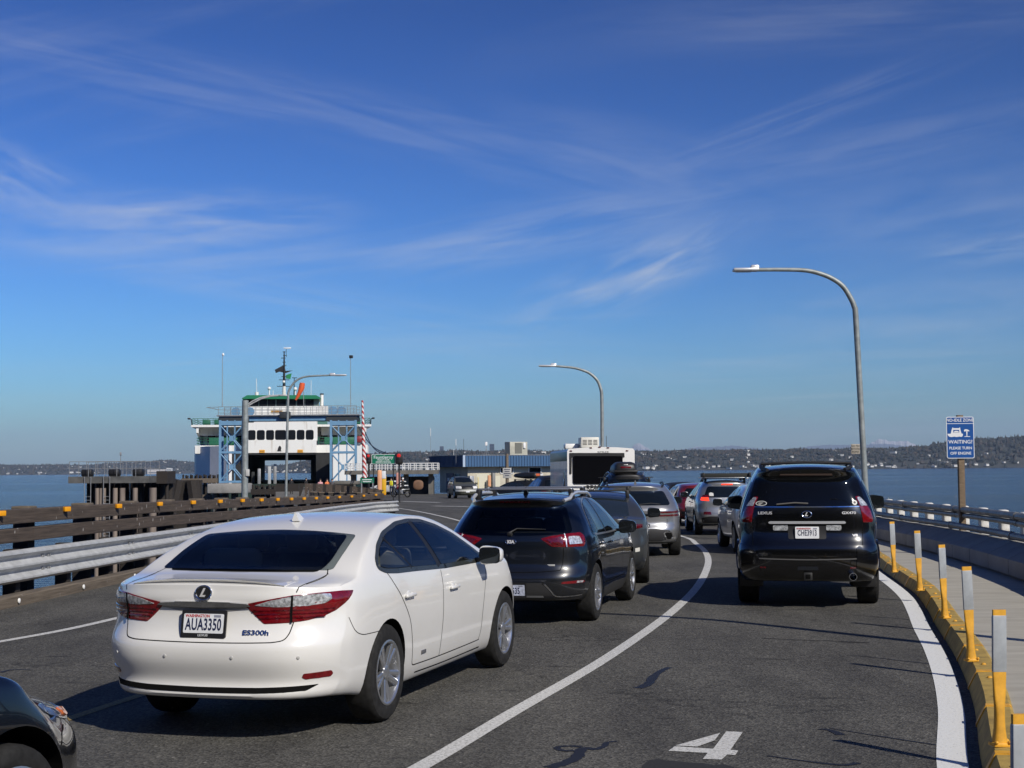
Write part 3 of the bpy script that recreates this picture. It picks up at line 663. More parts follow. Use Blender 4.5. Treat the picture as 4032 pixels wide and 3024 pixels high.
for pxy, lab in dl:
    x, y = G(*pxy, up=.148) if pxy else (1.73, 4.95)
    if d0 is None: o = d0 = delineator((x, y, zg(y) + .148), 0, lab)
    else: o = dup(d0, None, (x, y, zg(y) + .148), 0, lab)
    o.rotation_euler = (0, R(-1.5 if pxy and pxy[0] < 980 else 1.5), R({894.2: 12, 920: 4, 945: 18, 971.3: 6, 999.6: 10}.get(pxy[0] if pxy else 0, 14)))
# ---- lamps
def street_lamp(name, label, base, pts, r0, r1, head_dir, head_len=1.0, sign=False, plate=True):
    t = thing(name, label, 'street lamp', base, 0, 'curved arm street lamps on the pier')
    B = Vector(base); P = [Vector(p) - B for p in pts]; n = len(P)
    S = spline(P, 8); m_ = len(S); k = int(m_ * 0.0)
    b_ = MB(); b_.tube(S, [r0 + (r1 - r0) * i / (m_ - 1) for i in range(m_)], 14); b_.build('pole', M_LAMPP, t, smooth=60)
    e = S[-1]; dr = Vector(head_dir).normalized(); side = Vector((0, 0, 1)).cross(dr); M = Matrix((dr, side, Vector((0, 0, 1)))).transposed().to_4x4()
    h = MB(); h.rbox((0, 0, 0), (head_len, .30, .075), .03); h.rbox((-head_len * .36, 0, .05), (head_len * .35, .20, .14), .05)
    ho = h.build('lamp_head', mat('lamp_housing', (0.60, 0.61, 0.62), 0.35, 0.3), t); ho.matrix_local = Matrix.Translation(e + dr * head_len * .45) @ M
    g = MB(); g.rbox((head_len * .08, 0, -.042), (head_len * .6, .24, .012), .004); go = g.build('lamp_lens', mat('lamp_lens_off', (0.5, .5, .48), .2), ho)
    return t
def lamp_points(pix, Y0, Ys=None): return [at(px, py, Y0) for px, py in pix]
Y0 = 34.5
p = at(866.5, 505, Y0); pz = zg(Y0) - .3
pix = [(855.8, 318.3), (854.3, 307), (850.5, 298), (843, 286.5), (832, 278.5), (818, 273), (803, 270.2), (780, 269.6), (757, 269.8)]
b0 = Vector((p.x + .04, Y0, pz)); pp = [b0, at(865.9, 497.6, Y0), at(861, 410, Y0)] + lamp_points(pix, Y0)
L1_ = street_lamp('street_lamp', 'tall grey curved street lamp with a small notice, behind the black off-roader', tuple(b0), pp, .078, .046, (-1, 0, 0), .62)
sg = MB(); sp_ = at(855.6, 449, Y0 - .12); sg.rbox(tuple(sp_ - b0), (.21, .012, .24), .004); s1 = sg.build('notice_plate', mat('weathered_notice', (0.34, 0.31, 0.26), .7, var=.15, vscale=20), L1_)
for i, ln in enumerate(('NO PED', 'BEYOND', 'POINT')): text(ln, .06, M_BLACK, face_M(sp_ - b0 + Vector((0, -.008, .07 - i * .07)), (1, 0, 0), (0, 0, 1)), parent=s1, depth=.001)
Y0 = 66; b0 = at(602, 512, Y0); b0.z = zg(Y0)
pix = [(602.2, 440), (601.8, 398), (600.5, 388), (597, 380), (590, 373.5), (582, 370), (572, 367.6), (555, 366)]
street_lamp('street_lamp', 'curved street lamp rising behind the travel trailer', tuple(b0), [b0] + lamp_points(pix, Y0), .09, .05, (-1, 0, 0.02), .8)
Y0 = 78; q4 = lambda cx, cy: (177.8 + cx * .10717, 330.2 + cy * .10716)
b0 = at(*q4(1008, 1500), Y0); b0.z = -2.0
pix = [q4(*c) for c in ((1012, 1400), (1020, 1000), (1029, 640), (1036, 570), (1055, 530), (1085, 490), (1130, 455), (1190, 435), (1270, 427), (1430, 420))]
street_lamp('street_lamp', 'curved street lamp standing before the ferry windows, arm reaching right', tuple(b0), [b0] + lamp_points(pix, Y0), .075, .045, (1, 0, 0.0), .9)
Y0 = 62; b0 = at(*q4(622, 1600), Y0); b0.z = -3
tp = at(*q4(630, 655), Y0); mid = at(*q4(626, 1200), Y0)
t = street_lamp('street_lamp', 'thick grey mast with two low lamp arms in front of the left blue tower', tuple(b0), [b0, mid, tp], .145, .14, (0, 0, 1), .1)
for ch in list(t.children):
    if ch.name.startswith('lamp_head'):
        for g in list(ch.children): bpy.data.objects.remove(g)
        bpy.data.objects.remove(ch)
for pts_ in (((650, 695), (700, 660), (770, 630), (860, 610), (955, 606)), ((650, 712), (700, 680), (780, 640), (870, 616), (960, 610))):
    b_ = MB(); b_.tube([at(*q4(*c), Y0) - b0 for c in pts_], .03, 8); e = at(*q4(*pts_[-1]), Y0) - b0
    b_.rbox((e.x + .12, 0, e.z), (.34, .12, .05), .02); b_.build('lamp_arm', M_GALV, t)
b_ = MB(); e = at(*q4(655, 1330), Y0) - b0; b_.rbox((e.x, -.1, e.z), (.16, .14, .3), .02); b_.build('control_box', mat('pale_grey_box', (.5, .5, .48), .6), t)
# a lamp standing just outside the frame, whose shadow crosses the road
bx_, by_ = 6.75, 11.35; bz = zg(by_) - .2
street_lamp('street_lamp', 'street lamp outside the frame whose long shadow crosses the lane', (bx_, by_, bz),
            [(bx_, by_, bz), (bx_, by_, 3), (bx_, by_, 5.0), (bx_ - .15, by_, 5.6), (bx_ - .6, by_, 6.15), (bx_ - 1.2, by_, 6.4), (bx_ - 2.4, by_, 6.5)], .09, .05, (-1, 0, 0), .62)
# ---- no-idle sign
Ys = 27.5; c_ = at(960.3, 437.3, Ys); foot = at(960.8, 535, Ys)
t = thing('no_idle_sign', 'blue and white notice about turning engines off, on a brown timber post', 'sign', (c_.x + .02, Ys, zg(Ys) + .1))
B = Vector(t.location); topz = at(960, 415, Ys).z - B.z
b_ = MB(); b_.rbox((0, .07, topz / 2 - .6), (.115, .10, topz + 1.2), .008); b_.build('post', weathered_wood('sign_post_timber', (.10, .07, .045), (.23, .17, .11)), t)
tl, br = at(945.9, 416.9, Ys), at(974.6, 458.3, Ys); W_, H_ = (br.x - tl.x), (tl.z - br.z); cz = (tl.z + br.z) / 2 - B.z; cx_ = (tl.x + br.x) / 2 - B.x
rr = rounded([(-W_ / 2, -H_ / 2), (W_ / 2, -H_ / 2), (W_ / 2, H_ / 2), (-W_ / 2, H_ / 2)], .04)
Mf = face_M((cx_, 0, cz), (1, 0, 0), (0, 0, 1))
b_ = MB(); b_.prism(rr, 0, .006, Mf); pl = b_.build('sign_panel', mat('sign_white', (.72, .74, .76), .4), t, smooth=0)
M_SBLUE = mat('sign_blue', (0.004, 0.072, 0.29), .4)
k = .013; yb = H_ / 2 - .125
b_ = MB(); b_.prism(rounded([(-W_ / 2 + k, yb), (W_ / 2 - k, yb), (W_ / 2 - k, H_ / 2 - k), (-W_ / 2 + k, H_ / 2 - k)], [0, 0, .03, .03]), .006, .008, Mf)
b_.prism(rounded([(-W_ / 2 + k, -H_ / 2 + k), (W_ / 2 - k, -H_ / 2 + k), (W_ / 2 - k, yb - .012), (-W_ / 2 + k, yb - .012)], [.03, .03, 0, 0]), .006, .008, Mf); b_.build('blue_field', M_SBLUE, pl, smooth=0)
M_SW = MATS['sign_white']
for s, sz, yy, sx_ in (('NO-IDLE ZONE', .082, H_ / 2 - .068, .93), ('WAITING?', .098, -.085, 1.02), ('PLEASE TURN', .074, -.205, .98), ('OFF ENGINE', .074, -.305, .98)):
    text(s, sz, M_SW, Mf @ Matrix.Translation((0, yy, .009)), parent=pl, depth=.001, bold=.0012, sx=sx_)
b_ = MB(); Mi = Mf @ Matrix.Translation((-.05, .075, .008))
b_.prism([(-.20, .0), (.10, .0), (.10, -.02), (.095, -.045), (.07, -.062), (.03, -.055), (-.02, -.064), (-.07, -.055), (-.12, -.064), (-.165, -.056), (-.19, -.03)], 0, .0015, Mi)
b_.prism([(-.135, 0), (-.115, .075), (-.105, .105), (-.10, .12), (-.085, .12), (-.08, .108), (.03, .108), (.035, .12), (.05, .12), (.055, .075), (.075, 0)], 0, .0013, Mi)
b_.prism([(.12, .06), (.14, .085), (.18, .085), (.21, .07), (.235, .05), (.20, .045), (.17, .05), (.13, .04)], 0, .0015, Mi); b_.prism([(.165, .045), (.19, .045), (.185, -.05), (.17, -.05)], 0, .0014, Mi); b_.prism([(.13, -.05), (.24, -.05), (.24, -.062), (.13, -.062)], 0, .0015, Mi)
b_.build('ferry_symbol', M_SW, pl, smooth=0)
b_ = MB(); b_.prism([(-.085, .02), (.03, .02), (.03, .075), (-.085, .075)], .0013, .0022, Mi); b_.build('symbol_opening', M_SBLUE, pl, smooth=0)
b_ = MB(); b_.prism([(-.08, .025), (.025, .025), (.02, .04), (0, .055), (-.05, .055), (-.07, .042)], .0022, .003, Mi); b_.build('symbol_car', M_SW, pl, smooth=0)
# ---------------------------------------------------------------- cars: a body drawn as one continuous surface, everything else laid on it
def paint(name, col, metal=0.0, rough=0.35, coat=1.0, flake=0.0, dirt=0.0):
    m = bpy.data.materials.new(name); m.use_nodes = True; n = m.node_tree; b = n.nodes['Principled BSDF']
    b.inputs['Base Color'].default_value = (*col, 1); b.inputs['Metallic'].default_value = metal; b.inputs['Roughness'].default_value = rough
    b.inputs['Coat Weight'].default_value = coat; b.inputs['Coat Roughness'].default_value = 0.03
    if dirt:
        tc = n.nodes.new('ShaderNodeTexCoord'); t = n.nodes.new('ShaderNodeTexNoise'); t.inputs['Scale'].default_value = 3.5; t.inputs['Detail'].default_value = 7; t.inputs['Roughness'].default_value = .65
        n.links.new(tc.outputs['Object'], t.inputs['Vector'])
        sp = n.nodes.new('ShaderNodeSeparateXYZ'); n.links.new(tc.outputs['Object'], sp.inputs[0])
        mr = n.nodes.new('ShaderNodeMapRange'); mr.inputs['From Min'].default_value = .95; mr.inputs['From Max'].default_value = .2; n.links.new(sp.outputs['Z'], mr.inputs['Value'])
        ml = n.nodes.new('ShaderNodeMath'); ml.operation = 'MULTIPLY'; n.links.new(t.outputs[0], ml.inputs[0]); n.links.new(mr.outputs[0], ml.inputs[1])
        m2 = n.nodes.new('ShaderNodeMath'); m2.operation = 'MULTIPLY'; m2.use_clamp = True; n.links.new(ml.outputs[0], m2.inputs[0]); m2.inputs[1].default_value = dirt
        q = n.nodes.new('ShaderNodeMix'); q.data_type = 'RGBA'; q.inputs['A'].default_value = (*col, 1); q.inputs['B'].default_value = (.22, .20, .17, 1)
        n.links.new(m2.outputs[0], q.inputs['Factor']); n.links.new(q.outputs['Result'], b.inputs['Base Color'])
        r2 = n.nodes.new('ShaderNodeMath'); r2.operation = 'MULTIPLY_ADD'; n.links.new(m2.outputs[0], r2.inputs[0]); r2.inputs[1].default_value = .35; r2.inputs[2].default_value = .03; n.links.new(r2.outputs[0], b.inputs['Coat Roughness'])
    return m
M_GAP = mat('panel_gap', (0.004, 0.004, 0.004), 0.9, spec=0.1)
M_UNDER = mat('underbody_black', (0.006, 0.006, 0.006), 0.9, spec=0.1)
def grid_s(n, a=0.9):                        # stations, closer together at the two ends
    u = np.linspace(0, 1, n + 1); return u - a * np.sin(2 * np.pi * u) / (2 * np.pi)
M_CABIN = mat('cabin_lining', (.030, .029, .027), .9)
def tint(name, through, refl=.9):           # tinted glazing: some light goes through, the sky is mirrored at a grazing view
    m = bpy.data.materials.new(name); m.use_nodes = True; n = m.node_tree; n.nodes.remove(n.nodes['Principled BSDF'])
    tr = n.nodes.new('ShaderNodeBsdfTransparent'); tr.inputs[0].default_value = (*through, 1); gl = n.nodes.new('ShaderNodeBsdfGlossy'); gl.inputs['Roughness'].default_value = .02; gl.inputs[0].default_value = (refl, refl, refl, 1)
    fr = n.nodes.new('ShaderNodeFresnel'); fr.inputs[0].default_value = 1.5; mx_ = n.nodes.new('ShaderNodeMixShader'); n.links.new(fr.outputs[0], mx_.inputs[0]); n.links.new(tr.outputs[0], mx_.inputs[1]); n.links.new(gl.outputs[0], mx_.inputs[2]); n.links.new(mx_.outputs[0], n.nodes['Material Output'].inputs[0]); return m
G_REAR = tint('dark_privacy_glass', (.42, .46, .48)); G_SIDE = tint('lightly_tinted_glass', (.45, .50, .52)); G_CLEAR = tint('windscreen_glass', (.55, .62, .60))
def seats(c, xf, xr, z, m, w_=.36, top=.52, head=True):
    for x, us, nm in ((xf, (-w_, w_), 'front_seat'), (xr, (-w_ - .05, 0, w_ + .05), 'rear_seat')):
        for u in us:
            b_ = MB(); b_.rbox((x + c.ox, -u, z), (.13, .46 if nm == 'front_seat' else .42, top), .05, ry=-.22, seg=3); o = b_.build(nm, m, c.t, smooth=50)
            e = MB(); e.rbox((x + c.ox - .085, -u, z + top * .5 + .10), (.09, .25, .17), .045, ry=-.15, seg=3); e.build('headrest', m, o, smooth=50)
class Car:
    def __init__(s, name, label, sp, pm, axle, yaw, nx=90, ny=32, nz=34, group=None, cat='car', tilt=0.0):
        s.sp = sp; s.pm = pm
        s.t = thing(name, label, cat, (axle[0], axle[1], zg(axle[1])), R(90) - yaw, group)
        s.t.rotation_euler = (0, tilt, R(90) - yaw)
        s.ox = -sp['ax'][0]                  # the empty stands under the rear axle
        s.make_body(nx, ny, nz)
    def make_body(s, nx, ny, nz):
        sp = s.sp; L = sp['L']
        f = {k: pchip(sp[k]) for k in ('top', 'bot', 'W', 'belt', 'sec', 'rear', 'front')}
        s.f = f
        Fr, Ff = sp.get('Fr', .8), sp.get('Ff', .9); rb = sp.get('rb', .66); t1, t2 = sp.get('tum', (.5, .45)); cr = sp.get('crown', .05)
        S = grid_s(nx, sp.get('ga', .72)) * L; T = np.sin(np.linspace(-1, 1, ny + 1) * math.pi / 2 * .86) / math.sin(math.pi / 2 * .86)
        Q = np.linspace(0, 1, nz + 1); b0, b1 = sp.get('bow', (.10, .28)); bp = sp.get('bowp', 6)
        idx = {}; V = []
        def vid(i, j, k):
            if (i, j, k) in idx: return idx[i, j, k]
            xs, t, r = S[i], T[j], Q[k]
            top, bot, belt = float(f['top'](xs)), float(f['bot'](xs)), float(f['belt'](xs)); belt = min(belt, top - .015)
            z = bot + (belt - bot) * r / rb if r < rb else belt + (top - belt) * (r - rb) / (1 - rb)
            w0 = float(f['W'](xs))
            if z <= belt: w_ = w0 * float(f['sec']((z - bot) / (belt - bot)))
            else:
                dz = z - belt; w_ = w0 * float(f['sec'](1.0)) - t1 * dz - t2 * dz * dz
            z -= cr * t * t * max(0, (r - rb) / (1 - rb)) ** 2
            fr = max(0.0, 1 - xs / Fr) ** 1.35; ff = max(0.0, 1 - (L - xs) / Ff) ** 1.35
            bz = sp['bowz'](z) if 'bowz' in sp else 1.0
            bow = (b0 * t * t + b1 * abs(t) ** bp) * bz
            x = xs + fr * (float(f['rear'](z)) + bow) - ff * (float(f['front'](z)) + .16 * t * t + .30 * abs(t) ** 5)
            idx[i, j, k] = len(V); V.append((x + s.ox, t * w_, z)); return idx[i, j, k]
        Fc = []
        for i in range(nx):
            for j in range(ny):
                Fc.append((vid(i, j, nz), vid(i + 1, j, nz), vid(i + 1, j + 1, nz), vid(i, j + 1, nz)))
                Fc.append((vid(i, j, 0), vid(i, j + 1, 0), vid(i + 1, j + 1, 0), vid(i + 1, j, 0)))
            for k in range(nz):
                Fc.append((vid(i, 0, k), vid(i + 1, 0, k), vid(i + 1, 0, k + 1), vid(i, 0, k + 1)))
                Fc.append((vid(i, ny, k), vid(i, ny, k + 1), vid(i + 1, ny, k + 1), vid(i + 1, ny, k)))
        for j in range(ny):
            for k in range(nz):
                Fc.append((vid(0, j, k), vid(0, j, k + 1), vid(0, j + 1, k + 1), vid(0, j + 1, k)))
                Fc.append((vid(nx, j, k), vid(nx, j + 1, k), vid(nx, j + 1, k + 1), vid(nx, j, k + 1)))
        P = np.array(V); E = set()
        for q in Fc:
            for a, b in zip(q, q[1:] + q[:1]): E.add((min(a, b), max(a, b)))
        E = np.array(list(E)); deg = np.bincount(E.ravel(), minlength=len(P))[:, None]
        for it in range(sp.get('smooth', 5)):
            A = np.zeros_like(P)
            np.add.at(A, E[:, 0], P[E[:, 1]]); np.add.at(A, E[:, 1], P[E[:, 0]])
            P = P + .5 * (A / deg - P)
        me = bpy.data.meshes.new('body'); me.from_pydata([tuple(p) for p in P], [], Fc); me.materials.append(s.pm); me.materials.append(M_UNDER)
        bm = bmesh.new(); bm.from_mesh(me); bmesh.ops.recalc_face_normals(bm, faces=bm.faces[:]); bm.to_mesh(me)
        s.bvh = BVHTree.FromBMesh(bm); bm.free()
        ar = sp['ar']; cut = MB()
        for ax in sp['ax']:
            for sd in (-1, 1):
                W_ = float(f['W'](ax)); M = Matrix.Translation((ax + s.ox, sd * (W_ + .10), sp['wr'] + sp.get('az', .0))) @ Matrix.Rotation(R(90) * sd, 4, 'X')
                cut.lathe([(ar, -.1), (ar, .42)], M, 40)
        co = cut.build('cutter', [s.pm, M_UNDER], smooth=0); co.data.polygons.foreach_set('material_index', [1] * len(co.data.polygons))
        bo = link('body', me); md = bo.modifiers.new('cut', 'BOOLEAN'); md.operation = 'DIFFERENCE'; md.object = co; md.solver = 'EXACT'
        cabs = []
        for kind, poly, d0, d1 in sp.get('cabin', []):     # the hollow of the cabin, seen through the windows
            k_ = MB(); pl = rounded(poly, .04, 3)
            if kind == 'side': k_.prism([(p.x + s.ox, p.y) for p in pl], d0, d1, Matrix(((1, 0, 0, 0), (0, 0, -1, 0), (0, 1, 0, 0), (0, 0, 0, 1))))
            else: k_.prism([(p.x, p.y) for p in pl], d0 + s.ox, d1 + s.ox, Matrix(((0, 0, 1, 0), (1, 0, 0, 0), (0, 1, 0, 0), (0, 0, 0, 1))))
            ko = k_.build('cutter', [s.pm, M_UNDER, M_CABIN], smooth=0); ko.data.polygons.foreach_set('material_index', [2] * len(ko.data.polygons)); cabs.append(ko)
            m3 = bo.modifiers.new('cabin', 'BOOLEAN'); m3.operation = 'DIFFERENCE'; m3.object = ko; m3.solver = 'EXACT'
        if cabs: me.materials.append(M_CABIN)
        dg = bpy.context.evaluated_depsgraph_get(); me2 = bpy.data.meshes.new_from_object(bo.evaluated_get(dg))
        for ko in cabs: bpy.data.objects.remove(ko)
        if len(me2.polygons) < len(me.polygons) * .5: me2 = me.copy()
        bpy.data.objects.remove(bo); bpy.data.objects.remove(co)
        me2.polygons.foreach_set('use_smooth', [True] * len(me2.polygons)); me2.set_sharp_from_angle(angle=R(42)); me2.name = 'body'
        s.body = link('body', me2, s.t)
    # ---- rays on to the body
    def hit(s, side, a, b):
        if side == 'R': o, d = Vector((a + s.ox, -3, b)), Vector((0, 1, 0))
        elif side == 'L': o, d = Vector((a + s.ox, 3, b)), Vector((0, -1, 0))
        elif side == 'rear': o, d = Vector((-6, -a, b)), Vector((1, 0, 0))
        elif side == 'front': o, d = Vector((9, -a, b)), Vector((-1, 0, 0))
        elif side == 'top': o, d = Vector((a + s.ox, -b, 4)), Vector((0, 0, -1))
        elif side == 'cyl':                  # angle round the tail (to the right seen from behind), height
            x0 = s.sp.get('cx', .9) + s.ox; d = Vector((math.cos(R(a)), math.sin(R(a)), 0)); o = Vector((x0, 0, b)) - d * 4
        elif side == 'cylf':
            x0 = s.sp['L'] - .9 + s.ox; d = Vector((-math.cos(R(a)), math.sin(R(a)), 0)); o = Vector((x0, 0, b)) - d * 4
        h = s.bvh.ray_cast(o, d, 9)
        if h[0] is None:
            h = s.bvh.find_nearest(o + d * (o.length - .9 if side not in ('R', 'L') else 2.1))
        n = h[1] if h[1].dot(d) < 0 else -h[1]
        return h[0], n
    def patch(s, name, side, poly, m, off=.004, thick=.02, rnd=.02, res=.05, parent=None, mirror=False, sc=None, bulge=0.0, two=False):
        if sc is None: sc = 64.0 if side.startswith('cyl') else 1.0     # degrees made comparable with metres
        pl = [Vector((p[0] / sc, p[1])) for p in poly]
        if rnd: pl = rounded(pl, rnd, 4)
        out = []
        for a, b in zip(pl, pl[1:] + pl[:1]):
            k = max(1, int((b - a).length / res)); out += [a.lerp(b, i / k) for i in range(k)]
        n0 = len(out); xs = [p.x for p in out]; ys = [p.y for p in out]; pts = list(out)
        y = min(ys) + res * .5
        while y < max(ys):
            x = min(xs) + res * .5
            while x < max(xs): pts.append(Vector((x, y))); x += res
            y += res
        vv, ee, ff, *_ = delaunay_2d_cdt(pts, [(i, (i + 1) % n0) for i in range(n0)], [], 1, 1e-5)
        b_ = MB(); loc = []
        for p in vv:
            h, n = s.hit(side, (-1 if mirror else 1) * p.x * sc if side in ('rear', 'front', 'cyl', 'cylf') else p.x * sc, (-1 if mirror and side == 'top' else 1) * p.y)
            loc.append((h, n))
        V = [h + n * off for h, n in loc]
        if bulge:
            B = [min((q - p).length for q in out) for p in vv]; mxb = max(B) or 1
            V = [v + n * bulge * (min(q / mxb, 1) ** .5) for v, (h, n), q in zip(V, loc, B)]
        b_.add(V, ff); ec = {}
        for f_ in ff:
            for a, b in zip(f_, f_[1:] + f_[:1]): ec[a, b] = 1
        bd = [(a, b) for a, b in ec if (b, a) not in ec]; vm = {}
        for a, b in bd:
            for q in (a, b):
                if q not in vm: vm[q] = len(b_.v); b_.v.append(tuple(V[q] - loc[q][1] * thick)); 
            b_.f.append((a, vm[a], vm[b], b)); b_.m.append(0)
        o = b_.build(name, m, parent or s.t, smooth=40); return o
    def both(s, name, side, poly, m, **k):
        if side in ('R', 'L'): return [s.patch(name, 'R', poly, m, **k), s.patch(name, 'L', poly, m, **k)]
        return [s.patch(name, side, poly, m, **k), s.patch(name, side, poly, m, mirror=True, **k)]
    def lines(s, L, name='panel_gaps', m=None, wd=.007, off=.0015):
        b_ = MB()
        for side, pts, *o in L:
            w_ = o[0] if o else wd; sm = spline([(p[0], p[1], 0) for p in pts], 10) if len(pts) > 2 else [Vector((*pts[0], 0)).lerp(Vector((*pts[1], 0)), i / 14) for i in range(15)]
            H = [s.hit(side, p.x, p.y) for p in sm]; n = len(H); o0 = len(b_.v)
            for i in range(n):
                t = (H[min(i + 1, n - 1)][0] - H[max(i - 1, 0)][0]).normalized(); c = t.cross(H[i][1]).normalized() * w_ / 2; p = H[i][0] + H[i][1] * off
                b_.v += [tuple(p - c), tuple(p + c)]
            for i in range(n - 1):
                if (H[i + 1][0] - H[i][0]).length < .15: b_.f.append((o0 + 2 * i, o0 + 2 * i + 1, o0 + 2 * i + 3, o0 + 2 * i + 2)); b_.m.append(0)
        return b_.build(name, m or M_GAP, s.t, smooth=0)
    def sym(s, L):                            # the same lines on both flanks / mirrored behind
        out = []
        for side, pts, *o in L:
            out.append((side, pts, *o))
            if side == 'R': out.append(('L', pts, *o))
            elif side == 'top': out.append((side, [(a, -b) for a, b in pts], *o))
            else: out.append((side, [(-a, b) for a, b in pts], *o))
        return out
    def wheels(s, spokes=5, double=False, rim_m=None, rim=.218, wide=.215, dark=None):
        r_ = s.sp['wr']; proto = None; rm = rim_m or M_ALLOY
        for ax in s.sp['ax']:
            for sd in (-1, 1):
                y = sd * (float(s.f['W'](ax)) - .012)
                if proto is None:
                    M = Matrix.Rotation(R(90), 4, 'X')           # outside faces -y
                    b_ = MB(); w_ = wide
                    b_.lathe([(rim + .005, .005), (rim + .02, -.002), (r_ - .05, -.004), (r_ - .02, .006), (r_ - .006, .022), (r_, .045), (r_, w_ - .045), (r_ - .006, w_ - .02), (r_ - .03, w_), (rim, w_ - .01)], M @ Matrix.Translation((0, 0, -w_)) @ Matrix.Rotation(math.pi, 4, 'X') @ Matrix.Translation((0, 0, -w_)) , 40, close=True)
                    for g in range(3):
                        pass
                    proto = b_.build('wheel', M_RUBBER, s.t, smooth=30); o = proto
                    e = MB(); Z = .018
                    A = Matrix.Rotation(R(90), 4, 'X')
                    e.lathe([(rim + .006, -.012), (rim + .008, .0), (rim - .004, .003), (rim - .014, -.004), (rim - .022, -.03), (rim - .035, -.16)], A, 40, close=False)
                    e.f = e.f[:-2]; e.m = e.m[:-2]
                    for k in range(spokes):
                        for q in ((-.17, .17) if double else (0,)):
                            a = 2 * math.pi * k / spokes + q * (6.28 / spokes) * (.9) * .9
                            pw = .022 if double else .04
                            ca, sa = math.cos(a), math.sin(a); p0 = .035; p1 = rim - .006
                            for (ra, rb_, wa, wb_, za, zb_) in ((p0, p1, pw * .8, pw, -.022, -.004),):
                                vs = []
                                for rr, ww, zz in ((ra, wa, za), (rb_, wb_, zb_)):
                                    for dw, dz in ((-1, -.03), (-1, -.004), (-.5, 0.002), (.5, .002), (1, -.004), (1, -.03)):
                                        vs.append(A @ Vector((rr * ca - dw * ww * sa, rr * sa + dw * ww * ca, zz + dz)))
                                e.add(vs, [(i, (i + 1) % 6, (i + 1) % 6 + 6, i + 6) for i in range(6)] + [tuple(range(6))[::-1], tuple(range(6, 12))])
                    e.lathe([(.052, -.03), (.05, -.014), (.03, -.008), (.001, -.006)], A, 16)
                    e.build('rim', rm, proto, smooth=35)
                    k = MB(); k.lathe([(rim - .03, -.09), (.001, -.085)], A, 32); k.build('brake_disc', mat('brake_dark', (.02, .02, .021), .6, .3), proto)
                else: o = dup(proto, s.t)
                o.location = (ax + s.ox, y, r_); o.rotation_euler = (0, 0.3 * ax, 0 if sd < 0 else math.pi)
    def mirrors(s, x, z, m, size=(.09, .115, .085), y=None, dark=None):
        for sd in (-1, 1):
            h, n = s.hit('R' if sd < 0 else 'L', x, z - .03); c = Vector((x + s.ox - .02, h.y + sd * (.10 + size[1] * .5), z))
            b_ = MB(); b_.blob(c, size, .55, .55, 18, 12, squash=lambda q: Vector((max(q.x, -size[0] * .55) * (1 + .0 * q.y), q.y, q.z * (1 - .18 * (q.y * sd / size[1]))))); mo = b_.build('wing_mirror', m, s.t, smooth=50)
            a = MB(); a.rbox((c.x + .03, (c.y + h.y) / 2 - sd * .03, z - size[2] * .55), (.07, abs(c.y - h.y) + .02, .035), .012); a.build('mirror_arm', dark or M_BLACK, mo)
            g = MB(); g.blob((c.x - size[0] * .57, c.y, c.z), (.008, size[1] * .95, size[2] * .93), .45, .45, 16, 8); g.build('mirror_glass', mat('mirror_glass', (.05, .06, .07), .03, .8), mo)
    def plate(s, u, z, txt, off=.012, size=(.305, .152), frame=True, sub=None, size_t=.105, top='WASHINGTON', ink=None, m=None):
        h, n = s.hit('rear', u, z); h2, _ = s.hit('rear', u, z + .06); up = Vector((h2.x - h.x, 0, .06)); up.normalize()
        xm = min(s.hit('rear', u + a, z + b)[0].x for a in (-.14, 0, .14) for b in (-.07, .07))
        c = Vector((min(xm, h.x) - off, -u, z)); M = face_M(c, (0, -1, 0), up)
        w_, h_ = size
        fr = MB(); 
        if frame: fr.prism(rounded([(-w_ / 2 - .012, -h_ / 2 - .014), (w_ / 2 + .012, -h_ / 2 - .014), (w_ / 2 + .012, h_ / 2 + .012), (-w_ / 2 - .012, h_ / 2 + .012)], .014), -.012, 0, M)
        else: fr.prism(rounded([(-w_ / 2, -h_ / 2), (w_ / 2, -h_ / 2), (w_ / 2, h_ / 2), (-w_ / 2, h_ / 2)], .012), -.006, 0, M)
        po = fr.build('licence_plate', M_BLACK if frame else M_PLATE, s.t, smooth=0)
        if frame:
            b_ = MB(); b_.prism(rounded([(-w_ / 2 + .006, -h_ / 2 + .016), (w_ / 2 - .006, -h_ / 2 + .016), (w_ / 2 - .006, h_ / 2 - .012), (-w_ / 2 + .006, h_ / 2 - .012)], .01), 0, .002, M); b_.build('plate_face', m or M_PLATE, po, smooth=0)
        T = M @ Matrix.Translation((0, -.008, .0028 if frame else .0006))
        text(txt, size_t, ink or M_INK, T, parent=po, depth=.0006, bold=.0022, sx=.60, space=1.05)
        if top: text(top, .026, M_REDINK, M @ Matrix.Translation((-.045, h_ / 2 - .027, .003)), parent=po, depth=.0005, bold=.0006)
        b_ = MB(); b_.prism([(.075, .042), (.125, .042), (.125, .057), (.075, .057)], .0022, .003, M); b_.build('registration_tab', mat('tab_grey', (.25, .26, .32), .5), po, smooth=0)
        if sub: text(sub, .02, M_PLATE, M @ Matrix.Translation((0, -h_ / 2 + .002, .001)), parent=po, depth=.0006, sx=1.3)
        return po
    def badge(s, txt, u, z, size, m=None, side='rear', sx=1.0, bold=.001, off=.004, name='badge'):
        h, n = s.hit(side, u, z); h2, _ = s.hit(side, u, z + .03) if side != 'top' else (None, None)
        r_, _ = s.hit(side, u + .03, z)
        M = face_M(h + n * off, r_ - h, h2 - h); return text(txt, size, m or M_BADGE, M, name, s.t, depth=.002, bold=bold, sx=sx)
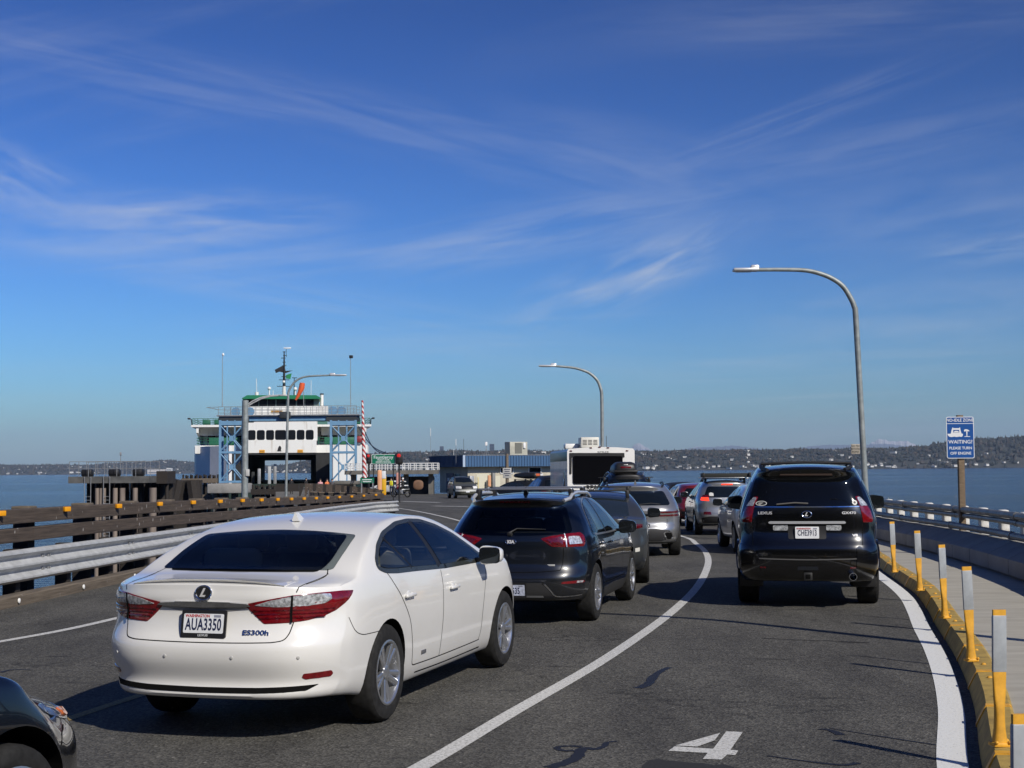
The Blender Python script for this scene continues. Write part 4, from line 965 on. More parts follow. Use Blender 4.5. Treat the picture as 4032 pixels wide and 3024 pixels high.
    def oval(s, u, z, a, b, fill, letter=None, ring=M_CHROME, name='emblem', lsize=.08, lw=1.0, rr=.006, parent=None, side='rear', off=.006, shear=0):
        h, n = s.hit(side, u, z); h2, _ = s.hit(side, u, z + .03); r_, _ = s.hit(side, u + .03, z); M = face_M(h + n * off, r_ - h, h2 - h)
        o = None
        el = [(a * math.cos(q), b * math.sin(q)) for q in np.linspace(0, 2 * math.pi, 28, endpoint=False)]
        if fill: f_ = MB(); f_.prism(el, -.012, .002, M); o = f_.build(name, fill, parent or s.t, smooth=30)
        g = MB(); g.tube([M @ Vector((p[0], p[1], .002)) for p in el + el[:2]], rr, 8); q = g.build('emblem_ring' if o else name, ring, o or parent or s.t)
        if letter: 
            Sh = Matrix.Identity(4); Sh[0][1] = shear
            text(letter, lsize, M_BADGE, M @ Matrix.Translation((0, 0, .003)) @ Sh, parent=o or q, depth=.002, bold=.003, sx=lw)
        return o or q
    def disc(s, side, a, b, r, name, m, off=.003, ring=None):
        h, n = s.hit(side, a, b); q = Vector((0, 0, 1)).rotation_difference(n).to_matrix().to_4x4(); q.translation = h + n * off
        b_ = MB(); b_.lathe([(r, -.01), (r, .001), (r * .8, .002)], q, 16); return b_.build(name, m, s.t)
    def fin(s, x, m, h=.065, l=.15):
        p, n = s.hit('top', x, 0); b_ = MB(); vs = []
        prof = [(-l * .25, 0, .028), (l * .75, 0, .004)]
        b_.add([(p.x - l * .35, -.03, p.z - .004), (p.x - l * .35, .03, p.z - .004), (p.x + l * .65, .006, p.z - .004), (p.x + l * .65, -.006, p.z - .004), (p.x - l * .36, -.006, p.z + h), (p.x - l * .36, .006, p.z + h), (p.x - l * .08, .004, p.z + h), (p.x - l * .08, -.004, p.z + h), ],
               [(0, 3, 2, 1), (4, 5, 6, 7), (0, 1, 5, 4), (1, 2, 6, 5), (2, 3, 7, 6), (3, 0, 4, 7)]); b_.build('antenna_fin', m, s.t, smooth=60)
    def handle(s, x, z, m, l=.17, sides=('R', 'L')):
        for sd in sides:
            h, n = s.hit(sd, x, z); g = -1 if sd == 'R' else 1
            b_ = MB(); b_.rbox((h.x, h.y + g * .022, z), (l, .022, .026), .01, seg=3); b_.rbox((h.x - l * .38, h.y + g * .006, z), (.03, .04, .024), .006); b_.rbox((h.x + l * .38, h.y + g * .006, z), (.03, .04, .024), .006)
            o = b_.build('door_handle', m, s.t); c = MB(); c.blob((h.x, h.y - g * .004, z + .002), (l * .27, .008, .034), n=14, m=8); c.build('handle_recess', mat('recess_shadowed', (.12, .12, .12), .5) if m is M_BLACK else m, o)
SEC = [(0, .91), (.12, .955), (.35, .985), (.6, 1.0), (.82, .995), (1, .968)]
# ======================================================== white sedan
def white_sedan():
    M_P = paint('pearl_white_paint', (0.74, 0.735, 0.71), rough=.32, dirt=.22)
    sp = dict(L=4.90, ax=(1.10, 3.92), wr=.335, ar=.372, crown=.032, tum=(.44, .36), bow=(.08, .27), bowp=6, Fr=.85, cx=.9,
        top=[(0, 1.015), (.12, 1.027), (.32, 1.04), (.56, 1.066), (.72, 1.116), (.95, 1.21), (1.22, 1.305), (1.5, 1.373), (1.8, 1.407), (2.15, 1.42), (2.5, 1.408), (2.8, 1.36), (3.1, 1.265), (3.45, 1.112), (3.68, 1.04), (4.1, .99), (4.5, .90), (4.75, .80), (4.9, .70)],
        bot=[(0, .285), (.5, .25), (1.2, .19), (3.8, .19), (4.5, .22), (4.9, .26)],
        W=[(0, .87), (.35, .90), (.8, .914), (1.15, .916), (1.6, .905), (2.5, .905), (3.4, .903), (3.92, .908), (4.5, .87), (4.9, .80)],
        belt=[(0, .975), (.6, .99), (1.2, 1.0), (2.0, .985), (3.3, .945), (4.2, .90), (4.9, .62)], sec=SEC, cabin=[('side', [(1.05, 1.07), (1.09, 1.115), (1.24, 1.20), (1.48, 1.272), (1.85, 1.33), (2.15, 1.342), (2.42, 1.33), (2.70, 1.278), (2.98, 1.195), (3.26, 1.067), (3.38, 1.0), (3.36, .985), (2.4, .995), (1.75, 1.018), (1.36, 1.03), (1.14, 1.045)], -1.2, 1.2), ('rear', [(-.58, 1.06), (.58, 1.06), (.60, 1.13), (.55, 1.285), (-.55, 1.285), (-.60, 1.13)], .45, 3.9)],
        rear=[(.25, .11), (.285, .045), (.312, .012), (.335, .02), (.35, .06), (.40, .055), (.46, .03), (.55, .002), (.62, .002), (.65, .015), (.675, .045), (.74, .075), (.84, .092), (.875, .088), (.90, .062), (.97, .074), (1.03, .075), (1.06, .085), (1.10, .10)],
        front=[(.2, .10), (.4, 0), (.6, .02), (.75, .10), (.9, .3)])
    a0, a1 = G(389, 721.5), G(505, 667.5); yaw = math.atan2(a1[0] - a0[0], a1[1] - a0[1]) 
    c = Car('white_sedan', 'pearl white sedan, nearest whole car, stopped at the front left of the queue', sp, M_P, (0, 0), yaw, nx=110, ny=44, nz=44)
    ca, sa = math.cos(yaw), math.sin(yaw); off = .905
    c.t.location = (a0[0] - off * ca, a0[1] + off * sa, 0)
    c.wheels(5, True, wide=.215)
    c.patch('rear_window', 'top', [(.60, 0), (.615, .35), (.66, .625), (.69, .66), (.95, .64), (1.19, .61), (1.22, .595), (1.245, .28), (1.255, 0), (1.245, -.28), (1.22, -.595), (1.19, -.61), (.95, -.64), (.69, -.66), (.66, -.625), (.615, -.35)], G_REAR, off=.003, rnd=.02, res=.045)
    # dark window surround, then each pane
    dlo = [(1.02, 1.065), (1.06, 1.115), (1.22, 1.205), (1.46, 1.28), (1.85, 1.34), (2.15, 1.352), (2.42, 1.34), (2.70, 1.288), (2.98, 1.205), (3.26, 1.077), (3.42, .998), (3.40, .975), (2.4, .985), (1.75, 1.008), (1.35, 1.02), (1.12, 1.035)]
    M_TRIM = mat('dark_window_trim', (.045, .05, .045), .25, .3)
    for sd in ('R', 'L'):
        c.lines([(sd, [tuple(p) for p in rounded(dlo, .05)] + [tuple(rounded(dlo, .05)[0])], .036)], name='window_surround', m=M_TRIM, off=.003)
        for L_ in ((sd, [(1.40, 1.255), (1.53, 1.14), (1.66, 1.02)], .026), (sd, [(2.145, 1.343), (2.20, 1.18), (2.26, .995)], .075)): c.lines([L_], name='window_pillar', m=M_BLACK, off=.004)
    c.both('quarter_window', 'R', [(1.06, 1.075), (1.22, 1.188), (1.38, 1.236), (1.645, 1.032), (1.36, 1.04), (1.14, 1.053)], G_SIDE, off=.006, rnd=.03)
    c.both('rear_side_window', 'R', [(1.42, 1.249), (1.56, 1.286), (1.86, 1.323), (2.10, 1.333), (2.21, 1.006), (1.78, 1.024), (1.675, 1.03)], G_SIDE, off=.006, rnd=.02)
    c.both('front_side_window', 'R', [(2.19, 1.334), (2.40, 1.323), (2.68, 1.273), (2.95, 1.193), (3.22, 1.068), (3.35, 1.006), (3.33, .992), (2.31, 1.004)], G_SIDE, off=.006, rnd=.02)
    c.patch('windscreen', 'top', [(2.72, 0), (2.70, -.52), (3.40, -.64), (3.56, -.3), (3.6, 0), (3.56, .3), (3.40, .64), (2.70, .52)], G_CLEAR, rnd=.03)
    c.lines([('rear', [(.50, .651), (.3, .647), (0, .645), (-.3, .647), (-.50, .651)])] + c.sym([
        ('rear', [(.50, .651), (.57, .663), (.597, .695), (.61, .745), (.617, .775)]), ('rear', [(.632, .962), (.648, 1.01), (.66, 1.05)]),
        ('top', [(.27, .655), (.36, .662), (.45, .665), (.58, .66), (.68, .625)]), ('R', [(.46, .78), (.52, .69), (.62, .652), (.76, .645), (.92, .643)], .005),
        ('R', [(1.13, 1.03), (1.24, .93), (1.38, .81), (1.52, .66), (1.60, .48), (1.635, .335), (1.68, .31)]), ('R', [(1.68, .31), (2.2, .305), (2.9, .31), (3.24, .315)], .008),
        ('R', [(2.265, .965), (2.262, .8), (2.25, .55), (2.235, .31)]), ('R', [(3.41, .95), (3.36, .82), (3.28, .60), (3.26, .40), (3.22, .315)]), ('R', [(1.75, .245), (2.4, .238), (3.3, .245)], .012)]))
    red = [(20, .888), (31, .923), (39, .944), (50, .955), (60, .958), (67.5, .952), (66, .925), (62, .882), (57, .835), (52, .806), (45, .782), (38, .770), (28.5, .763)]
    cl = [(24.5, .885), (31, .915), (39, .937), (49, .948), (54.5, .944), (55, .912), (52, .890), (45, .877), (33, .874)]
    for mir in (False, True):
        l = c.patch('tail_lamp', 'cyl', red, M_RED, off=.004, thick=.03, rnd=.012, mirror=mir, bulge=.010, res=.03)
        c.patch('clear_lens', 'cyl', cl, M_CLEAR, off=.012, thick=.006, rnd=.012, mirror=mir, parent=l, res=.03)
        for z0 in (.795, .82, .845): c.patch('light_strip', 'cyl', [(27 - (z0 - .795) * 60, z0), (52 + (z0 - .795) * 90, z0 + .004), (52 + (z0 - .795) * 90, z0 + .012), (27 - (z0 - .795) * 60, z0 + .008)], M_REDD, off=.0145, thick=.003, rnd=0, mirror=mir, parent=l, res=.05)
        c.patch('lens_split', 'cyl', [(38.6, .768), (39.4, .768), (39.6, .945), (38.8, .943)], M_GAP, off=.0165, thick=.004, rnd=0, mirror=mir, parent=l)
        c.patch('rear_reflector', 'cyl', [(42.5, .425), (43, .447), (54.5, .455), (55.5, .432), (54.5, .415), (44, .410)], M_RED, off=.004, rnd=.008, mirror=mir)
    c.patch('chrome_strip', 'rear', [(-.345, .880), (-.27, .874), (0, .868), (.27, .874), (.345, .880), (.32, .896), (.2, .903), (0, .905), (-.2, .903), (-.32, .896)], M_CHROME, off=.016, thick=.03, rnd=.005, res=.04)
    c.patch('plate_recess', 'rear', [(-.36, .872), (.36, .872), (.22, .845), (.15, .84), (-.15, .84), (-.22, .845)], mat('under_strip_shade', (.30, .30, .30), .4), off=.003, thick=.01, rnd=.02)  # grey patch paints the shade below the chrome strip
    c.plate(0.02, .762, 'AUA3350', sub='LEXUS', off=.004)
    c.oval(.01, .957, .058, .046, M_BLACK, 'L', lsize=.075, lw=1.05, shear=.5)
    c.badge('ES300h', .385, .706, .046, m=M_CHROME, sx=1.35, bold=.0014)
    c.badge('HYBRID', 1.80, .335, .001) if False else None
    h, n = c.hit('R', 1.86, .385); b_ = MB(); b_.rbox((h.x, h.y - .003, .385), (.10, .006, .028), .003); b_.build('side_badge', mat('grey_badge', (.16, .16, .17), .35, .4), c.t)
    c.patch('diffuser_slot', 'rear', [(-.75, .372), (-.4, .362), (0, .359), (.4, .362), (.75, .372), (.69, .336), (.4, .328), (0, .325), (-.4, .328), (-.69, .336)], M_GAP, off=.003, thick=.01, rnd=.008)
    for mir in (-1, 1):
        for u in (.245, .67): c.disc('rear', mir * u, .555, .0105, 'parking_sensor', mat('sensor_ring', (.42, .42, .41), .5))
    # boot-lip spoiler
    b_ = MB(); vs = []; U = np.linspace(-.56, .56, 25)
    for u in U:
        p, n = c.hit('top', .17, u); q, _ = c.hit('top', .30, u); e = 1 - (abs(u) / .56) ** 4
        r_, _ = c.hit('rear', u, 1.035)
        vs += [(p.x - .035 - .03 * e, -u, p.z + .002 + .016 * e), (q.x, -u, q.z + .0015), (q.x, -u, q.z - .02), (p.x - .02, -u, p.z - .012)]
    b_.add(vs, [(i * 4 + k, i * 4 + (k + 1) % 4, i * 4 + 4 + (k + 1) % 4, i * 4 + 4 + k) for i in range(24) for k in range(4)] + [(0, 1, 2, 3), (99, 98, 97, 96)]); b_.build('boot_spoiler', M_P, c.t, smooth=50)
    c.fin(1.52, M_P, .06, .16)
    c.mirrors(3.22, 1.025, M_P, (.09, .10, .074))
    c.handle(1.50, .835, M_P, .19); c.handle(2.50, .815, M_P, .19)
    c.t.scale = (1.035, 1.012, 1.035); c.t.location = (a0[0] - off * 1.012 * ca, a0[1] + off * 1.012 * sa, 0)
    M_BEI = mat('beige_seat_leather', (.34, .31, .26), .6); seats(c, 2.38, 1.66, .88, M_BEI, top=.50)
    b_ = MB(); b_.rbox((1.16 + c.ox, .36, 1.10), (.16, .44, .17), .06, seg=3); b_.build('pale_towel', mat('pale_towel', (.55, .55, .50), .9), c.t, smooth=50)
    b_ = MB(); b_.rbox((3.25 + c.ox, 0, 1.0), (.5, 1.3, .12), .05); b_.build('dashboard', M_BLACK, c.t)
    b_ = MB(); b_.tube([(3.0 + c.ox + .05 * math.cos(q), .36 + .18 * math.cos(q), 1.0 + .18 * math.sin(q)) for q in np.linspace(0, 6.3, 20)], .014, 6); b_.build('steering_wheel', M_BLACK, c.t)
    b_ = MB(); b_.blob((2.50 + c.ox, .37, 1.02), (.13, .22, .22)); b_.blob((2.52 + c.ox, .37, 1.20), (.10, .085, .12)); b_.build('driver_silhouette', mat('dark_cloth', (.012, .012, .013), .8), c.t)
    # lights in front, seen only from the side
    c.both('head_lamp', 'cylf', [(30, .62), (60, .74), (72, .78), (70, .70), (50, .60)], M_CLEAR, off=.004)
    return c
WS = white_sedan()
# ======================================================== the other cars of the queue
def place(c, pr, off, yaw):                  # rear wheel on the right stands where it does in the photograph
    x, y = pr; c.t.location = (x - off * math.cos(yaw), y + off * math.sin(yaw), zg(y))
def roof_rails(c, u, x0, x1, m, r=.017, up=.05):
    for sd in (-1, 1):
        P = []
        for k in range(13):
            x = x0 + (x1 - x0) * k / 12; uu = u; zc = c.hit('top', x, 0)[0].z
            while uu > .3 and c.hit('top', x, uu)[0].z < zc - .085: uu -= .01
            P.append(c.hit('top', x, sd * uu)[0] + Vector((0, 0, max(.012, up * min(1, min(k, 12 - k) / 1.5)))))
        b_ = MB(); b_.tube(P, r, 8); b_.build('roof_rail', m, c.t)
def cross_bar(c, x, w_, m, foot, up=.10, u=.58, wide=.075, parent=None):
    p, _ = c.hit('top', x, u); z = p.z + up
    b_ = MB(); b_.rbox((x + c.ox, 0, z), (wide, w_, .026), .012, seg=3); o = b_.build('roof_bar', m, c.t)
    for sd in (-1, 1):
        e = MB(); e.rbox((x + c.ox, sd * u, (p.z + z) / 2 - .01), (.11, .06, up + .02), .015, rx=sd * .12); e.build('bar_foot', foot, o)
    return z
def crossover():
    M_P = paint('midnight_blue_paint', (0.002, 0.0035, 0.0065), rough=.3, dirt=.07)
    M_CL = mat('grey_cladding', (.022, .022, .023), .65)
    sp = dict(L=4.36, ax=(.84, 3.54), wr=.345, ar=.385, crown=.045, tum=(.34, .30), bow=(.07, .25), bowp=6, Fr=1.35, cx=.9, rb=.60,
        top=[(0, 1.465), (.25, 1.48), (.6, 1.503), (1.2, 1.525), (1.55, 1.527), (1.85, 1.51), (2.2, 1.43), (2.6, 1.245), (2.92, 1.09), (3.3, 1.03), (3.9, .96), (4.36, .80)],
        bot=[(0, .30), (.4, .25), (1, .20), (3.5, .20), (4.36, .26)],
        W=[(0, .855), (.3, .89), (.84, .905), (1.5, .893), (2.8, .895), (3.54, .905), (4.0, .88), (4.36, .80)],
        belt=[(0, 1.0), (.6, 1.0), (1.2, .99), (3.2, .955), (4.36, .68)], sec=SEC, cabin=[('side', [(0.763, 1.07), (0.815, 1.21), (0.892, 1.32), (1.038, 1.385), (1.382, 1.425), (1.683, 1.415), (1.967, 1.342), (2.259, 1.192), (2.457, 1.06), (2.431, 1.04), (1.124, 1.05)], -1.2, 1.2), ('rear', [(-.60, 1.07), (.60, 1.07), (.62, 1.10), (.53, 1.33), (-.53, 1.33), (-.62, 1.10)], -.1, 3.4)],
        rear=[(.26, .10), (.32, .03), (.42, .01), (.52, 0), (.60, .02), (.64, .06), (.72, .085), (.90, .10), (1.03, .125), (1.08, .16), (1.2, .25), (1.32, .34), (1.375, .39), (1.405, .34), (1.45, .30), (1.50, .36)],
        front=[(.2, .1), (.4, 0), (.7, .03), (.85, .1), (1., .3)])
    a0, a1 = G(598.5, 620.2), G(632, 600.6); yaw = math.atan2(a1[0] - a0[0], a1[1] - a0[1])
    c = Car('crossover', 'midnight blue crossover with silver roof bar, right behind the white sedan nose', sp, M_P, (0, 0), yaw, nx=90, ny=40, nz=44)
    place(c, a0, .895, yaw); c.wheels(5, True, wide=.215, rim=.222)
    c.patch('rear_window', 'rear', [(-.66, 1.05), (0, 1.035), (.66, 1.05), (.69, 1.09), (.58, 1.35), (.52, 1.385), (0, 1.40), (-.52, 1.385), (-.58, 1.35), (-.69, 1.09)], G_REAR, off=.003, rnd=.04)
    c.patch('high_brake_lamp', 'rear', [(-.19, 1.418), (.19, 1.418), (.18, 1.436), (-.18, 1.436)], M_REDD, off=.006, rnd=.004)
    dlo = [(0.72, 1.055), (0.78, 1.22), (0.866, 1.34), (1.021, 1.415), (1.382, 1.458), (1.683, 1.448), (1.984, 1.37), (2.285, 1.215), (2.517, 1.045), (2.5, 1.01), (1.812, 1.01), (1.124, 1.02), (0.78, 1.03)]
    for sd in ('R', 'L'):
        c.lines([(sd, [tuple(p) for p in rounded(dlo, .04)] + [tuple(rounded(dlo, .04)[0])], .022)], name='window_trim', m=mat('satin_trim', (.30, .31, .32), .3, .7), off=.003)
        for L_ in ((sd, [(0.965, 1.385), (1.021, 1.22), (1.081, 1.04)], .04), (sd, [(1.524, 1.445), (1.58, 1.24), (1.653, 1.02)], .07)): c.lines([L_], name='window_pillar', m=M_BLACK, off=.004)
    seats(c, 1.75, 1.0, .96, mat('black_seat', (.02, .02, .02), .7), top=.52)
    c.both('quarter_window', 'R', [(0.75, 1.065), (0.815, 1.22), (0.883, 1.325), (0.952, 1.37), (1.064, 1.045), (0.797, 1.05)], G_SIDE, off=.006, rnd=.02)
    c.both('rear_side_window', 'R', [(0.982, 1.378), (1.047, 1.40), (1.365, 1.44), (1.494, 1.44), (1.623, 1.028), (1.141, 1.04), (1.094, 1.045)], G_SIDE, off=.006, rnd=.02)
    c.both('front_side_window', 'R', [(1.554, 1.437), (1.683, 1.43), (1.967, 1.352), (2.259, 1.20), (2.457, 1.055), (2.449, 1.028), (1.683, 1.028)], G_SIDE, off=.006, rnd=.02)
    c.patch('windscreen', 'top', [(1.98, 0), (1.98, -.56), (2.66, -.66), (2.82, 0), (2.66, .66), (1.98, .56)], G_CLEAR, rnd=.03)
    lamp = [(24.5, 1.005), (33, 1.035), (46, 1.06), (57, 1.068), (60, 1.03), (59, .95), (57, .908), (45, .905), (32, .912)]
    for mir in (False, True):
        l = c.patch('tail_lamp', 'cyl', lamp, M_RED, off=.004, thick=.03, rnd=.02, mirror=mir, bulge=.012, res=.03)
        c.patch('inner_lens', 'cyl', [(29, .995), (40, 1.025), (40, .928), (33, .93)], M_REDD, off=.0165, thick=.006, rnd=.01, mirror=mir, parent=l, res=.03)
        c.patch('clear_lens', 'cyl', [(44.5, 1.02), (49, 1.025), (54, 1.02), (55.5, .94), (44.5, .935)], M_CLEAR, off=.0165, thick=.006, rnd=.01, mirror=mir, parent=l, res=.03)
        c.patch('lens_split', 'cyl', [(42, .905), (42.7, .905), (42.7, 1.055), (42, 1.053)], M_CLEAR, off=.018, thick=.004, rnd=0, mirror=mir, parent=l)
        c.patch('rear_reflector', 'cyl', [(36, .488), (36.5, .512), (47, .522), (54, .52), (55, .505), (53, .492)], M_RED, off=.004, rnd=.006, mirror=mir)
        c.patch('reverse_lens', 'cyl', [(47, .496), (47.5, .518), (53.5, .517), (52.5, .497)], M_CLEAR, off=.007, rnd=.004, mirror=mir)
        c.lines([('cyl', [((-1 if mir else 1) * a, b) for a, b in ((24, .50), (26, .475), (30, .40), (32, .36), (36, .343), (45, .345), (54, .352))], .016)], name='bumper_trim', m=M_CHROME, off=.006)
    c.patch('bumper_insert', 'rear', [(-.42, .50), (.42, .50), (.47, .42), (.54, .34), (.50, .28), (-.50, .28), (-.54, .34), (-.47, .42)], M_CL, off=.002, rnd=.03)
    c.patch('skid_trim', 'rear', [(-.40, .335), (.40, .335), (.39, .352), (-.39, .352)], mat('satin_trim', (.30, .31, .32), .3, .7), off=.008, rnd=.004)
    c.lines([('rear', [(-.58, .64), (-.3, .622), (0, .618), (.3, .622), (.58, .64)], .009)] + c.sym([('rear', [(.58, .64), (.60, .70), (.61, .80), (.615, .90)]),
        ('R', [(.85, 1.02), (.98, .92), (1.16, .82), (1.28, .62), (1.34, .42)]), ('R', [(1.68, 1.0), (1.72, .8), (1.74, .42)]), ('R', [(2.62, 1.0), (2.72, .7), (2.76, .42)]), ('R', [(1.34, .41), (2.2, .40), (2.98, .41)], .01)]))
    for sd in ('R', 'L'): c.patch('sill_cladding', sd, [(1.28, .205), (3.10, .205), (3.13, .34), (2.2, .36), (1.25, .34)], M_CL, off=.004, rnd=.02)
    c.oval(0, .965, .062, .033, None, 'KIA', lsize=.05, lw=1.05, rr=.0045)
    h, n = c.hit('rear', .475, .70); b_ = MB(); b_.rbox((h.x - .003, -.475, .70), (.006, .095, .02), .003); b_.build('tailgate_badge', mat('pale_badge', (.6, .6, .58), .3, .3), c.t)
    c.plate(.04, .415, '   3535', off=.008, frame=True, top=None, m=mat('bluish_plate', (.50, .54, .66), .35, var=.35, vscale=22), size_t=.10)
    h, n = c.hit('rear', -.02, 1.065); b_ = MB(); b_.tube([(h.x - .03, .02, 1.07), (h.x + .02, -.06, 1.12), (h.x + .035, -.40, 1.11)], [.012, .009, .006], 6); b_.rbox((h.x - .015, .02, 1.06), (.05, .06, .05), .015); b_.build('rear_wiper', M_BLACK, c.t)
    c.fin(.95, M_BLACK, .075, .17); c.mirrors(2.50, 1.055, M_P, (.09, .115, .085)); c.handle(1.16, .90, M_P, .17); c.handle(1.85, .89, M_P, .17)
    M_RAIL = M_BRIGHT
    roof_rails(c, .60, .52, 1.95, M_RAIL, .022, .05)
    M_BAR = mat('silver_roof_bar', (.50, .51, .52), .3, .8); cross_bar(c, .85, 1.18, M_BAR, M_BLACK, .105); cross_bar(c, 1.6, 1.18, M_BAR, M_BLACK, .10)
    return c
def fastback():
    M_P = paint('graphite_paint', (0.085, 0.092, 0.096), metal=.6, rough=.38)
    sp = dict(L=4.85, ax=(.95, 3.90), wr=.36, ar=.395, crown=.04, tum=(.46, .35), bow=(.08, .28), Fr=.9, cx=.9,
        top=[(0, 1.06), (.12, 1.075), (.3, 1.085), (.6, 1.17), (1.1, 1.33), (1.6, 1.43), (2.1, 1.47), (2.5, 1.46), (2.9, 1.38), (3.3, 1.22), (3.8, 1.0), (4.4, .86), (4.85, .68)],
        bot=[(0, .30), (.5, .22), (4, .2), (4.85, .26)], W=[(0, .86), (.4, .91), (.95, .93), (2, .92), (3.9, .925), (4.5, .88), (4.85, .8)],
        belt=[(0, 1.02), (.8, 1.02), (2, .99), (3.4, .94), (4.85, .6)], sec=SEC,
        rear=[(.28, .1), (.36, .02), (.5, 0), (.62, .01), (.75, .05), (.9, .06), (1.0, .05), (1.08, .06)], front=[(.2, .1), (.4, 0), (.6, .03), (.8, .2)])
    a0, a1 = G(649, 582.5), G(657, 571.3); yaw = R(5.5)
    c = Car('fastback_car', 'graphite fastback with black roof bars between the blue crossover and the silver car', sp, M_P, (0, 0), yaw, nx=70, ny=28, nz=30)
    place(c, a0, .915, yaw); c.wheels(5, False, wide=.22)
    c.patch('rear_window', 'top', [(.36, 0), (.40, .55), (.48, .62), (1.28, .56), (1.33, 0), (1.28, -.56), (.48, -.62), (.40, -.55)], M_GLASS2, rnd=.03)
    c.both('side_window', 'R', [(1.15, 1.06), (1.35, 1.24), (1.7, 1.36), (2.2, 1.41), (2.6, 1.38), (3.0, 1.24), (3.35, 1.02), (2.4, 1.0), (1.5, 1.02)], M_GLASS2, off=.004, rnd=.05)
    c.patch('windscreen', 'top', [(2.65, -.55), (3.45, -.65), (3.6, 0), (3.45, .65), (2.65, .55)], M_GLASS2, rnd=.03)
    for mir in (False, True):
        c.patch('tail_lamp', 'cyl', [(0.0, .895), (0.0, .95), (30, .955), (50, .965), (58, .96), (57, .90), (40, .885)], M_REDD, off=.004, rnd=.01, mirror=mir, bulge=.006)
        c.patch('lamp_line', 'cyl', [(2, .917), (2, .928), (54, .935), (54, .925)], M_RED, off=.012, rnd=0, mirror=mir)
    c.patch('spoiler_panel', 'rear', [(-.58, .975), (.58, .975), (.60, 1.045), (-.60, 1.045)], M_BLACK, off=.004, rnd=.02)
    c.patch('bumper_insert', 'rear', [(-.62, .30), (.62, .30), (.66, .42), (.5, .47), (-.5, .47), (-.66, .42)], M_BLACK, off=.003, rnd=.02)
    h, n = c.hit('cyl', 47, .56)
    c.patch('window_sticker', 'cyl', [(31, .545), (31, .58), (38, .585), (38, .55)], mat('pale_green_sticker', (.30, .50, .42), .5), off=.004, rnd=0); c.patch('charge_sticker', 'cyl', [(44, .53), (44, .59), (50, .60), (50, .54)], mat('pale_sticker', (.6, .6, .57), .5), off=.004, rnd=.01)
    c.lines(c.sym([('rear', [(.60, .85), (.60, .55)]), ('R', [(1.30, 1.0), (1.45, .8), (1.5, .4)]), ('R', [(2.35, 1.0), (2.33, .7), (2.3, .35)]), ('R', [(3.4, 1.0), (3.3, .7), (3.28, .35)])]))
    c.mirrors(3.2, 1.05, M_P); c.handle(1.75, .86, M_P); c.handle(2.55, .86, M_P)
    cross_bar(c, 1.35, 1.28, M_BLACK, M_BLACK, .11, .58); cross_bar(c, 2.15, 1.28, M_BLACK, M_BLACK, .10, .58)
